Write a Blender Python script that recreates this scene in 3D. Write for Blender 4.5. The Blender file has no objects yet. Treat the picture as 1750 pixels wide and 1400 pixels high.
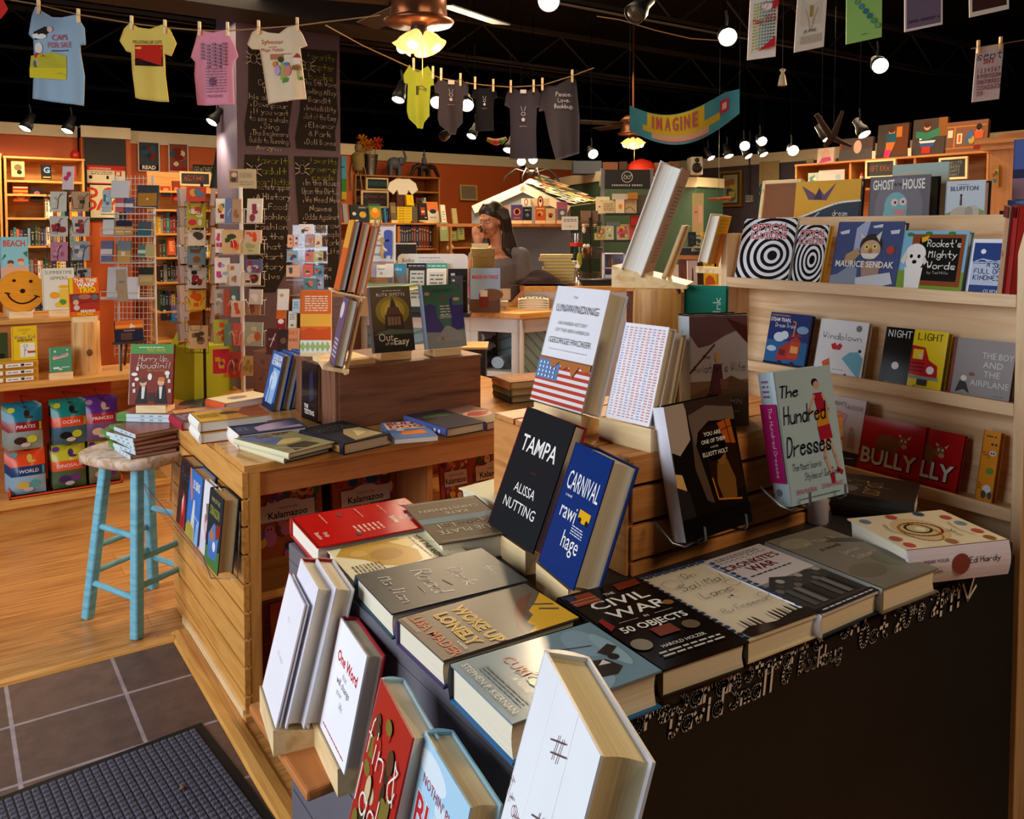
import bpy,bmesh,math,random
from mathutils import Vector,Matrix,Quaternion
PI=math.pi
SC=bpy.context.scene
COL=SC.collection
rnd=random.Random(7)

# ------------------------------------------------------------------ camera
CAMH,FPX,TILT=1.42,1437.0,math.radians(2.5)
PPY=390+FPX*math.tan(TILT)
YAW=math.atan((2980-875)/FPX)
FH=Vector((math.cos(YAW),math.sin(YAW),0));RT=Vector((math.sin(YAW),-math.cos(YAW),0));UPZ=Vector((0,0,1))
FW=FH*math.cos(TILT)-UPZ*math.sin(TILT);UV=UPZ*math.cos(TILT)+FH*math.sin(TILT)
CP=Vector((0,0,CAMH))
cd=bpy.data.cameras.new('camera');cam=bpy.data.objects.new('camera',cd);COL.objects.link(cam)
cam.matrix_world=Matrix((RT,UV,-FW)).transposed().to_4x4();cam.location=CP
cd.sensor_width=36;cd.lens=36*FPX/1750;cd.shift_y=(PPY-700)/1750;cd.clip_start=.05;cd.clip_end=100
SC.camera=cam

# ------------------------------------------------------------------ world, exposure and daylight
vs=SC.view_settings
SC.display_settings.display_device='sRGB'
vs.view_transform='Standard';vs.look='None';vs.gamma=1;vs.use_curve_mapping= False
vs.exposure=EXPO=.0
wd=bpy.data.worlds.new('world');SC.world=wd;wd.use_nodes= True
wd.node_tree.nodes['Background'].inputs[0].default_value=(1,.72,.5,1)
wd.node_tree.nodes['Background'].inputs[1].default_value=.012

def lamp(name,kind,loc,energy,color,aim=None,**kw):
    l=bpy.data.lights.new(name,kind);l.energy=energy;l.color=color
    for k,v in kw.items():setattr(l,k,v)
    o=bpy.data.objects.new(name,l);COL.objects.link(o);o.location=loc
    if aim is not None:
        o.rotation_euler=(Vector(aim)-Vector(loc)).to_track_quat('-Z','Y').to_euler()
    return o
DAY=(.86,.93,1.0)
lamp('daylight_window','AREA',(-2.35,2.1,1.75),150,DAY,aim=(.6,1.9,.7),shape='RECTANGLE',size=3.4,size_y=2.0)
WARM=(1,.66,.36)
TUNG=(1,.74,.45)
# unseen warm fill panels added under the ceiling, over and above the track lamps
for lx,ly,lz,e,s in ((2.2,4.2,3.2,40,1.6),(5.2,7.2,3.2,70,2.2),(1.2,7.0,3.2,60,1.8),(6.8,4.2,3.2,60,1.6),(2.2,-1.3,3.1,60,1.2)):
    lamp('ceiling_fill','AREA',(lx,ly,lz),e,TUNG,aim=(lx,ly,0),shape='SQUARE',size=s)

# ------------------------------------------------------------------ pixel to place
def ray(x,y): return FW*FPX+RT*(x-875)-UV*(y-PPY)
def PZ(x,y,z):d=ray(x,y); return CP+d*((z-CAMH)/d.z)
def PX(x,y,X):d=ray(x,y); return CP+d*(X/d.x)
def PY(x,y,Y):d=ray(x,y); return CP+d*(Y/d.y)
def PD(x,y,dep):d=ray(x,y); return CP+d*(dep/d.dot(FH))
def prj(p):
    q=Vector(p)-CP;w=q.dot(FW)
    return 875+FPX*q.dot(RT)/w,PPY-FPX*q.dot(UV)/w
def V(*a): return Vector(a)
Z1=Vector((0,0,1))

# ------------------------------------------------------------------ materials
def lin(c):
    if isinstance(c,str):
        c=c.lstrip('#');c=[int(c[i:i+2],16)/255 for i in (0,2,4)]
    return tuple((v/12.92 if v<=.04045 else ((v+.055)/1.055)**2.4) for v in c[:3])+(1,)
MATS={}
def newmat(key):
    m=bpy.data.materials.new(key);m.use_nodes= True
    nt=m.node_tree;b=nt.nodes['Principled BSDF']
    return m,nt,b
def mat(c,rough=.55,metal=0,emit=0,spec=.4,coat=0):
    k=('m',c,rough,metal,emit,spec,coat)
    if k in MATS: return MATS[k]
    m,nt,b=newmat('paint_%s'%c.lstrip('#'))
    b.inputs['Roughness'].default_value=rough;b.inputs['Metallic'].default_value=metal
    b.inputs['Specular IOR Level'].default_value=spec
    b.inputs['Coat Weight'].default_value=coat
    col=lin(c)
    if emit:
        b.inputs['Base Color'].default_value=col
        b.inputs['Emission Color'].default_value=col;b.inputs['Emission Strength'].default_value=emit
    else:
        tc=nt.nodes.new('ShaderNodeTexCoord');nz=nt.nodes.new('ShaderNodeTexNoise');nz.inputs['Scale'].default_value=9;nz.inputs['Detail'].default_value=4
        mx=nt.nodes.new('ShaderNodeMix');mx.data_type='RGBA'
        mx.inputs[6].default_value=tuple(v*.93 for v in col[:3])+(1,);mx.inputs[7].default_value=tuple(min(1,v*1.06) for v in col[:3])+(1,)
        nt.links.new(tc.outputs['Object'],nz.inputs['Vector']);nt.links.new(nz.outputs['Fac'],mx.inputs[0]);nt.links.new(mx.outputs[2],b.inputs['Base Color'])
    MATS[k]=m; return m
def noisemat(key,cols,scale=(1,1,1),rough=.5,detail=5,dist=0,bump=0,spec=.35,nscale=4,pos=None,coat=0):
    """Colours blended by a stretched noise: wood, stone, cloth."""
    if key in MATS: return MATS[key]
    m,nt,b=newmat(key)
    tc=nt.nodes.new('ShaderNodeTexCoord');mp=nt.nodes.new('ShaderNodeMapping');mp.inputs['Scale'].default_value=scale
    nz=nt.nodes.new('ShaderNodeTexNoise');nz.inputs['Scale'].default_value=nscale;nz.inputs['Detail'].default_value=detail;nz.inputs['Distortion'].default_value=dist
    cr=nt.nodes.new('ShaderNodeValToRGB');e=cr.color_ramp.elements
    n=len(cols);pos=pos or [.3+.4*i/max(1,n-1) for i in range(n)]
    while len(e)<n:e.new(.5)
    for i in range(n):e[i].position=pos[i];e[i].color=lin(cols[i])
    L=nt.links.new
    L(tc.outputs['Object'],mp.inputs[0]);L(mp.outputs[0],nz.inputs['Vector']);L(nz.outputs['Fac'],cr.inputs[0]);L(cr.outputs[0],b.inputs['Base Color'])
    b.inputs['Roughness'].default_value=rough;b.inputs['Specular IOR Level'].default_value=spec;b.inputs['Coat Weight'].default_value=coat
    if bump:
        bp=nt.nodes.new('ShaderNodeBump');bp.inputs['Strength'].default_value=bump;bp.inputs['Distance'].default_value=.004
        L(nz.outputs['Fac'],bp.inputs['Height']);L(bp.outputs[0],b.inputs['Normal'])
    MATS[key]=m; return m
WOODS={'maple':('d9b184','e6c49a','c99c6c'),'honey':('c98a3e','dba055','b87430'),'pine':('e2bf86','efd3a2','d3aa6c'),
         'oak':('a8662c','bd7b3a','8f5220'),'brown':('6b4230','81553f','4d2e22'),'crate':('b8763c','cd8d50','9a5d2c'),'dark':('5a3018','6e3d20','43230f'),
         'log':('c98f4f','dbaa6a','a8703a'),'cherry':('b06a38','c27a44','9a5a2c')}
def wood(kind,ax='x',rough=.42,coat=0):
    sc={'x':(1.1,16,16),'y':(16,1.1,16),'z':(16,16,1.1)}[ax]
    return noisemat('wood_%s_%s_%s_%s'%(kind,ax,rough,coat),WOODS[kind],sc,rough,6,.6,.12,nscale=2.2,coat=coat)
def metal(c='b9bcc0',rough=.3): return mat(c,rough,1)
def glassy(key,tint=(1,1,1),alpha=.16,rough=.08):
    if key in MATS: return MATS[key]
    m,nt,b=newmat(key);nt.nodes.remove(b)
    out=nt.nodes['Material Output'];t=nt.nodes.new('ShaderNodeBsdfTransparent');g=nt.nodes.new('ShaderNodeBsdfGlossy');mx=nt.nodes.new('ShaderNodeMixShader')
    t.inputs[0].default_value=tint+(1,);g.inputs['Roughness'].default_value=rough;g.inputs[0].default_value=(.95,.95,1,1)
    mx.inputs[0].default_value=alpha;L=nt.links.new
    L(t.outputs[0],mx.inputs[1]);L(g.outputs[0],mx.inputs[2]);L(mx.outputs[0],out.inputs[0])
    MATS[key]=m; return m
def pagemat(c='e9dfc9'):
    k='pages'+c
    if k in MATS: return MATS[k]
    m,nt,b=newmat('paper_edges');col=lin(c)
    tc=nt.nodes.new('ShaderNodeTexCoord');wv=nt.nodes.new('ShaderNodeTexNoise');mp=nt.nodes.new('ShaderNodeMapping');mp.inputs['Scale'].default_value=(2,2,900)
    wv.inputs['Scale'].default_value=1;wv.inputs['Detail'].default_value=2
    mx=nt.nodes.new('ShaderNodeMix');mx.data_type='RGBA';mx.inputs[6].default_value=tuple(v*.72 for v in col[:3])+(1,);mx.inputs[7].default_value=tuple(min(1,v*1.12) for v in col[:3])+(1,)
    L=nt.links.new;L(tc.outputs['Object'],mp.inputs[0]);L(mp.outputs[0],wv.inputs['Vector']);L(wv.outputs['Fac'],mx.inputs[0]);L(mx.outputs[2],b.inputs['Base Color'])
    b.inputs['Roughness'].default_value=.8;MATS[k]=m; return m

# ------------------------------------------------------------------ mesh building
class MB:
    def __init__(s):s.v=[];s.f=[];s.m=[];s.s=[];s.mats=[]
    def mi(s,m):
        if m not in s.mats:s.mats.append(m)
        return s.mats.index(m)
    def add(s,vs_,fs,m,smooth=False,T=None):
        b=len(s.v);k=s.mi(m)
        for p in vs_:s.v.append(tuple(T@Vector(p)) if T is not None else tuple(p))
        for f in fs:s.f.append(tuple(b+i for i in f));s.m.append(k);s.s.append(smooth)
        return s
    def box(s,a,b,m,T=None):
        x0,y0,z0=a;x1,y1,z1=b
        return s.add([(x0,y0,z0),(x1,y0,z0),(x1,y1,z0),(x0,y1,z0),(x0,y0,z1),(x1,y0,z1),(x1,y1,z1),(x0,y1,z1)],
                     [(0,3,2,1),(4,5,6,7),(0,1,5,4),(1,2,6,5),(2,3,7,6),(3,0,4,7)],m,T=T)
    def prism(s,poly,z0,z1,m,T=None):
        n=len(poly);v=[(x,y,z0) for x,y in poly]+[(x,y,z1) for x,y in poly]
        f=[tuple(range(n-1,-1,-1)),tuple(range(n,2*n))]+[(i,(i+1)%n,n+(i+1)%n,n+i) for i in range(n)]
        return s.add(v,f,m,T=T)
    def tube(s,pts,r,m,n=8,T=None,closed=False,caps=True):
        pts=[Vector(p) for p in pts];rs=r if isinstance(r,(list,tuple)) else [r]*len(pts)
        v,f=[],[];N=len(pts);up= None
        for i,p in enumerate(pts):
            a=pts[(i-1)%N] if (i>0 or closed) else p;c=pts[(i+1)%N] if (i<N-1 or closed) else p
            t=(c-a).normalized() if (c-a).length>1e-9 else Vector((0,0,1))
            if up is None:up=Vector((0,0,1)) if abs(t.z)<.9 else Vector((1,0,0))
            x=t.cross(up)
            if x.length<1e-6:x=t.cross(Vector((1,0,.3)))
            x.normalize();y=x.cross(t).normalized();up=y
            for k in range(n):
                an=2*PI*k/n;v.append(p+(x*math.cos(an)+y*math.sin(an))*rs[i])
        for i in range(N if closed else N-1):
            j=(i+1)%N
            for k in range(n):f.append((i*n+k,i*n+(k+1)%n,j*n+(k+1)%n,j*n+k))
        s.add(v,f,m, True,T)
        if caps and not closed:s.add(v[:n],[tuple(range(n-1,-1,-1))],m, False,T);s.add(v[-n:],[tuple(range(n))],m, False,T)
        return s
    def lathe(s,prof,m,n=24,T=None,c=(0,0,0)):
        v,f=[],[]
        for r,z in prof:
            for k in range(n):a=2*PI*k/n;v.append((c[0]+r*math.cos(a),c[1]+r*math.sin(a),c[2]+z))
        for i in range(len(prof)-1):
            for k in range(n):f.append((i*n+k,i*n+(k+1)%n,(i+1)*n+(k+1)%n,(i+1)*n+k))
        s.add(v,f,m, True,T)
        for i,rev in ((0, True),(len(prof)-1, False)):
            if prof[i][0]>1e-5:
                q=v[i*n:(i+1)*n];s.add(q,[tuple(range(n-1,-1,-1)) if rev else tuple(range(n))],m, False,T)
        return s
    def ball(s,c,r,m,T=None,n=16,k=10):
        r=r if isinstance(r,(tuple,list)) else (r,r,r)
        v,f=[],[]
        for i in range(k+1):
            th=PI*i/k
            for j in range(n):ph=2*PI*j/n;v.append((c[0]+r[0]*math.sin(th)*math.cos(ph),c[1]+r[1]*math.sin(th)*math.sin(ph),c[2]-r[2]*math.cos(th)))
        for i in range(k):
            for j in range(n):f.append((i*n+j,i*n+(j+1)%n,(i+1)*n+(j+1)%n,(i+1)*n+j))
        return s.add(v,f,m, True,T)
    def grid(s,fn,nu,nv,m,T=None,smooth=True):
        v=[fn(i/nu,j/nv) for j in range(nv+1) for i in range(nu+1)]
        f=[(j*(nu+1)+i,j*(nu+1)+i+1,(j+1)*(nu+1)+i+1,(j+1)*(nu+1)+i) for j in range(nv) for i in range(nu)]
        return s.add(v,f,m,smooth,T)
    def mesh(s,name):
        me=bpy.data.meshes.new(name);me.from_pydata(s.v,[],s.f)
        for m in s.mats:me.materials.append(m)
        me.polygons.foreach_set('material_index',s.m);me.polygons.foreach_set('use_smooth',s.s);me.update()
        return me

MW={} # world matrices of the objects made here
def link(o,parent=None,M=None):
    COL.objects.link(o);M=M if M is not None else Matrix.Identity(4)
    if parent is not None:
        o.parent=parent;MW[o.name]=MW[parent.name]@M
    else:MW[o.name]=M.copy()
    o.matrix_local=M; return o
def tag(o,label=None,cat=None,group=None,kind=None):
    if label:o['label']=label
    if cat:o['category']=cat
    if group:o['group']=group
    if kind:o['kind']=kind
    return o
def thing(name,label,cat,M=None,group=None):
    if M is not None and not isinstance(M,Matrix):M=Matrix.Translation(Vector(M))
    o=bpy.data.objects.new(name, None);o.empty_display_size=.05
    return tag(link(o, None,M),label,cat,group)
def bevel(o,w,seg=2):
    if w:
        b=o.modifiers.new('b','BEVEL');b.width=w;b.segments=seg;b.limit_method='ANGLE';b.angle_limit=math.radians(40)
def part(name,mb,parent,label=None,bev=0,world=False,kind=None):
    """One part as a mesh under its thing; world=True means its points were given in the room, not in the thing."""
    me=mb.mesh(name)
    if world:me.transform(MW[parent.name].inverted())
    o=bpy.data.objects.new(name,me);link(o,parent);bevel(o,bev)
    return tag(o,label, None, None,kind)
def solo(name,mb,label,cat,M=None,group=None,bev=0,kind=None,world=False):
    """A thing that is one mesh."""
    if M is not None and not isinstance(M,Matrix):M=Matrix.Translation(Vector(M))
    me=mb.mesh(name)
    if world and M is not None:me.transform(M.inverted())
    o=bpy.data.objects.new(name,me);link(o, None,M);bevel(o,bev)
    return tag(o,label,cat,group,kind)
def struct(name,mb,label=None,bev=0,parent=None):
    o=bpy.data.objects.new(name,mb.mesh(name));link(o,parent);bevel(o,bev)
    return tag(o,label, None, None,'structure' if parent is None else None)
def copy_tree(o,M,label,group=None):
    """A copy of a thing and of its parts."""
    c=o.copy();COL.objects.link(c);c.matrix_local=M;MW[c.name]=M.copy();c['label']=label
    if group:c['group']=group
    for ch in o.children:
        d=ch.copy();COL.objects.link(d);d.parent=c;d.matrix_parent_inverse=ch.matrix_parent_inverse;d.matrix_local=ch.matrix_local
        for g in ch.children:
            e=g.copy();COL.objects.link(e);e.parent=d;e.matrix_local=g.matrix_local
    return c
def frame(o,x,y,z): return Matrix(((x.x,y.x,z.x,o.x),(x.y,y.y,z.y,o.y),(x.z,y.z,z.z,o.z),(0,0,0,1)))
def RZ(loc,a): return Matrix.Translation(Vector(loc))@Matrix.Rotation(a,4,'Z')
ORD= lambda n:'%d%s'%(n,'th' if 10<=n%100<=20 else {1:'st',2:'nd',3:'rd'}.get(n%10,'th'))

# ------------------------------------------------------------------ writing
GL={'A':'022842 1434','B':'020828373605 0525443302','C':'4738180604123243','D':'02082847442202','E':'48080242 0535','F':'480802 0535','G':'473818060412324345 4525',
 'H':'0208 4248 0545','I':'2228','J':'3833221203','K':'0208 480542','L':'080242','M':'0208254842','N':'02084248','O':'180604123244463818','P':'02082847462505',
 'Q':'180604123244463818 3341','R':'02082847462505 2542','S':'47381807163544321203','T':'2228 0848','U':'080312324348','V':'082248','W':'0812253248','X':'0248 0842','Y':'082548 2522','Z':'08480242',
 'a':'4435150403123244 4542','b':'0802 04354443321203','c':'4435150403123243','d':'4842 4435150403123244','e':'044435150403123243','f':'38272322 1535','g':'4435150403123244 4541301001',
 'h':'0802 04354442','i':'2522 2726','j':'35312010 3736','k':'0802 450442','l':'2822','m':'0502 04152422 24354442','n':'0502 04354442','o':'150403123243443515','p':'0500 04354443321203',
 'q':'4540 4435150403123244','r':'0502 043545','s':'4435150433421203','t':'28233242 0545','u':'0503123243 4542','v':'052245','w':'0512243245','x':'0245 0542','y':'0523 452200','z':'05450242',
 '0':'180604123244463818','1':'172822','2':'07183847450242','3':'08482544321203','4':'320804 0444','5':'4808053544321203','6':'38170403123243443505','7':'084822','8':'250716183847352503123243452 5'.replace(' ',''),'9':'45250607183847453212',
 '&':'4218274704031232 44'.replace(' ',''),'@':'3425142333454618060312 32'.replace(' ',''),"'":'2826','.':'2223',',':'2322 11'.replace(' ',''),'-':'1535','!':'2824 2322',':':'2322 2524','(':'3817 1733','*':'2422','+':'2327 0545'}
def chaikin(p,n=1):
    for _ in range(n):
        if len(p)<3: return p
        q=[p[0]]
        for a,b in zip(p,p[1:]):q+=[(a[0]*.75+b[0]*.25,a[1]*.75+b[1]*.25),(a[0]*.25+b[0]*.75,a[1]*.25+b[1]*.75)]
        p=q+[p[-1]]
    return p
def strokes(s,smooth=1):
    """Handwritten strokes of a string: list of polylines, capital height 1, and the width."""
    out,x=[],0
    for ch in s:
        g=GL.get(ch)
        if g is None:x+=.42; continue
        w=4 if ch not in "il1'.,!:Ij" else 2
        off=0 if w==4 else -1
        for st in g.split():
            p=[(int(st[i])+off,int(st[i+1])-2) for i in range(0,len(st)-1,2)]
            out.append([(x+a/6*.92,b/6) for a,b in chaikin(p,smooth)])
        x+=(w+1.5)/6*.92
    return out,max(x-.2,.1)
def ribbon(pts,w):
    v,f=[],[]
    for a,b in zip(pts,pts[1:]):
        dx,dy=b[0]-a[0],b[1]-a[1];l=math.hypot(dx,dy)
        if l<1e-6: continue
        dx/=l;dy/=l;e=w*.35;k=len(v)
        v+=[(a[0]-dx*e-dy*w/2,a[1]-dy*e+dx*w/2),(a[0]-dx*e+dy*w/2,a[1]-dy*e-dx*w/2),(b[0]+dx*e+dy*w/2,b[1]+dy*e-dx*w/2),(b[0]+dx*e-dy*w/2,b[1]+dy*e+dx*w/2)]
        f.append((k,k+1,k+2,k+3))
    return v,f
TXT={}
def textmesh(s,bold=0,shear=0):
    """Printed lettering as flat triangles; capital height 1, starting at x=0."""
    k=(s,bold,shear)
    if k in TXT: return TXT[k]
    cu=bpy.data.curves.new('t','FONT');cu.body=s;cu.size=1;cu.resolution_u=2;cu.offset=bold;cu.shear=shear;cu.fill_mode='FRONT'
    ob=bpy.data.objects.new('t',cu);COL.objects.link(ob)
    me=bpy.data.meshes.new_from_object(ob.evaluated_get(bpy.context.evaluated_depsgraph_get()))
    v=[(p.co.x,p.co.y) for p in me.vertices];f=[tuple(p.vertices) for p in me.polygons]
    bpy.data.objects.remove(ob);bpy.data.curves.remove(cu);bpy.data.meshes.remove(me)
    if v:
        x0=min(p[0] for p in v);v=[((a-x0)/.7,b/.7) for a,b in v];w=max(p[0] for p in v)
    else:w=.1
    TXT[k]=(v,f,w); return TXT[k]

class Art:
    """Flat printing on a surface: fractions of a W x H area mapped through fn(x, y, layer)."""
    def __init__(s,mb,W,H,fn,rough=.5):s.mb,s.W,s.H,s.fn,s.k,s.rough=mb,W,H,fn,0,rough
    def put(s,v,f,col):
        s.k+=1 if s.k<30 else .12;s.mb.add([s.fn(x,y,s.k) for x,y in v],f,mat(col,s.rough,0,0,.1) if isinstance(col,str) else col)
    def draw(s,items):
        W,H=s.W,s.H
        for it in items:
            o=it[0]
            if o=='r':_,x0,y0,x1,y1,c=it;s.put([(x0*W,y0*H),(x1*W,y0*H),(x1*W,y1*H),(x0*W,y1*H)],[(0,1,2,3)],c)
            elif o=='p':s.put([(x*W,y*H) for x,y in it[1]],[tuple(range(len(it[1])))],it[2])
            elif o=='e':
                _,cx,cy,rx,ry,c=it[:6];n=24
                s.put([(cx*W+rx*W*math.cos(2*PI*i/n),cy*H+ry*W*math.sin(2*PI*i/n)) for i in range(n)],[tuple(range(n))],c) # both radii in widths
            elif o=='o': # ring
                _,cx,cy,rx,ry,w,c=it;n=28
                pts=[(cx*W+rx*W*math.cos(2*PI*i/n),cy*H+ry*W*math.sin(2*PI*i/n)) for i in range(n+1)]
                v,f=ribbon(pts,w*W);s.put(v,f,c)
            elif o=='l': # line
                v,f=ribbon(chaikin([(x*W,y*H) for x,y in it[1]],it[4] if len(it)>4 else 0),it[2]*W);s.put(v,f,it[3])
            elif o=='n': # rows of small print
                _,x0,y0,x1,y1,n,c=it;v,f=[],[];r=random.Random(n*31+int(x0*99))
                lh=(y1-y0)*H/n
                for i in range(n):
                    y=y1*H-(i+.75)*lh;x=x0*W
                    while x<x1*W-.003:
                        w=min(lh*r.uniform(.8,2.6),x1*W-x);k=len(v);v+=[(x,y),(x+w,y),(x+w,y+lh*.42),(x,y+lh*.42)];f.append((k,k+1,k+2,k+3));x+=w+lh*.4
                s.put(v,f,c)
            elif o in 'tTh': # t: centred print, T: left-aligned print, h: handwriting (centred)
                _,st,cx,cy,h,c=it[:6];q=it[6] if len(it)>6 else {}
                hh=h*H
                if o=='h':
                    st_,w=strokes(st,q.get('sm',1));v,f=[],[]
                    for p in st_:
                        a,b=ribbon(p,q.get('w',.11));k=len(v);v+=a;f+=[tuple(k+i for i in g) for g in b]
                    if q.get('sl'):v=[(x+y*q['sl'],y) for x,y in v]
                else:v,f,w=textmesh(st,q.get('b',0),q.get('sl',0))
                sx=hh*q.get('cx',1)
                mw=q.get('mw')
                if mw and w*sx>mw*W:sx=mw*W/w
                an=math.radians(q.get('rot',0));ca,sa=math.cos(an),math.sin(an);out=[]
                for x,y in v:
                    x=(x-(w/2 if o!='T' else 0))*sx;y*=hh
                    out.append((cx*W+x*ca-y*sa,cy*H+x*sa+y*ca))
                s.put(out,f,c)

# ------------------------------------------------------------------ books
def book(label,M,W,H,T,cov,art=(),spine=None,spart=(),back=None,pages='e9dfc9',rough=.6,name='hardcover_book',group=None,soft=False,backart=(),pg=True):
    """A closed book: x from the spine to the fore-edge, y from tail to head, z from the back cover to the front cover."""
    r=thing(name,label,'book',M,group)
    b=.0012 if soft else .0028;mc=mat(cov,rough,spec=.1);ms=mat(spine or cov,rough,spec=.25);mk=mat(back or cov,rough,spec=.15)
    mb=MB()
    mb.box((0,0,T-b),(W,H,T),mc);mb.box((0,0,0),(W,H,b),mk)
    n=6;bul=0 if soft else min(.006,.16*T);prof=[(-bul*math.sin(PI*i/n)-.0002,T*i/n) for i in range(n+1)]
    poly=prof+[(.0025,T),(.0025,0)]
    v=[(x,0,z) for x,z in poly]+[(x,H,z) for x,z in poly];k=len(poly)
    mb.add(v,[tuple(range(k)),tuple(range(2*k-1,k-1,-1))]+[(i,k+i,k+(i+1)%k,(i+1)%k) for i in range(k)],ms)
    if art:Art(mb,W,H, lambda x,y,l:(x,y,T+.00012*l),rough).draw(art)
    if spart:Art(mb,T,H, lambda x,y,l:(-bul-.0004-.0001*l,y,x),rough).draw(spart)
    if backart:Art(mb,W,H, lambda x,y,l:(W-x,y,-.00012*l),rough).draw(backart)
    part('cover',mb,r)
    i=0 if soft else .0045;m2=MB();pm=pagemat(pages)
    cv=0 if soft else min(.004,T*.12)
    ys=(i,H-i);zz=[b+(T-2*b)*q/6 for q in range(7)];fx=[W-i-.001-cv*math.sin(PI*q/6) for q in range(7)]
    v=[(.003,y,z) for y in ys for z in zz]+[(x,y,z) for y in ys for x,z in zip(fx,zz)]
    f=[]
    for q in range(6):
        f+=[(14+q,21+q,22+q,15+q),(q,14+q,15+q,q+1),(7+q,8+q,22+q,21+q),(q,q+1,8+q,7+q)]
    f+=[(0,7,21,14),(6,20,27,13)]
    m2.add(v,f,pm)
    part('pages',m2,r)
    return r
def lay(label,p00,p10,p01,zb,T,cov,art=(),W=None,H=None,dz=0,**k):
    """A book lying flat; the three points are the printed cover's bottom-left, bottom-right and top-left corners in the photograph."""
    z=zb+T
    a,b,c=(PZ(*p,z) for p in (p00,p10,p01));e=(b-a);W=W or e.length;e.normalize()
    u=c-a;H=H or u.length;u=(u-e*u.dot(e)).normalized()
    n=e.cross(u)
    if n.z<0:n=-n;u=n.cross(e)
    return book(label,frame(a-Vector((0,0,T-.0005-dz)),e,u,Vector((0,0,1))),W,H,T,cov,art,**k)
def stand_frame(BL,BR,TL,z,tilt,W=None,H=None,depth=None):
    a,b=(PZ(*BL,z),PZ(*BR,z)) if depth is None else depth
    e=b-a;e.z=0;W=W or e.length;e.normalize();n=Vector((0,0,1)).cross(e)
    if n.dot(FH)<0:n=-n
    u=Vector((0,0,math.cos(tilt)))+n*math.sin(tilt)
    if H is None:
        best=min((abs(prj(a+u*(.08+.001*i))[1]-TL[1]),.08+.001*i) for i in range(420));H=best[1]
    return a,e,u,W,H
def stand(label,BL,BR,TL,z,tilt,T,cov,art=(),W=None,H=None,depth=None,flip=False,**k):
    """A book standing or leaning back by tilt degrees; its lower front edge runs from BL to BR at height z."""
    a,e,u,W,H=stand_frame(BL,BR,TL,z,math.radians(tilt),W,H,depth)
    w=e.cross(u)
    if flip: return book(label,frame(a+e*W-w*T,-e,u,-w)@Matrix.Translation((0,0,-T)),W,H,T,cov,art,**k),a,e
    return book(label,frame(a-w*T,e,u,w),W,H,T,cov,art,**k),a,e
def block(label,a,e,w,h,d,tilt=20,fwd=.004,kind='pine',group=None,off=0):
    """A wedge block: front face high, top sloping down away from the viewer; a is the front upper corner."""
    n=Vector((0,0,1)).cross(e)
    if n.dot(FH)<0:n=-n
    o=a+e*off-n*fwd-Vector((0,0,h))
    X=e if e.cross(Vector((0,0,1))).dot(n)<0 else e
    t=math.tan(math.radians(tilt));hb=max(.008,h-d*t)
    mb=MB();v=[]
    for q in (0,w):v+=[(q,0,0),(q,0,h-.0015),(q,d,hb),(q,d,0)]
    mb.add(v,[(0,1,2,3),(7,6,5,4),(0,4,5,1),(1,5,6,2),(2,6,7,3),(3,7,4,0)],wood(kind,'x'))
    return solo('display_block',mb,label,'display block',frame(o,e,n,Vector((0,0,1))),group)
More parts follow.
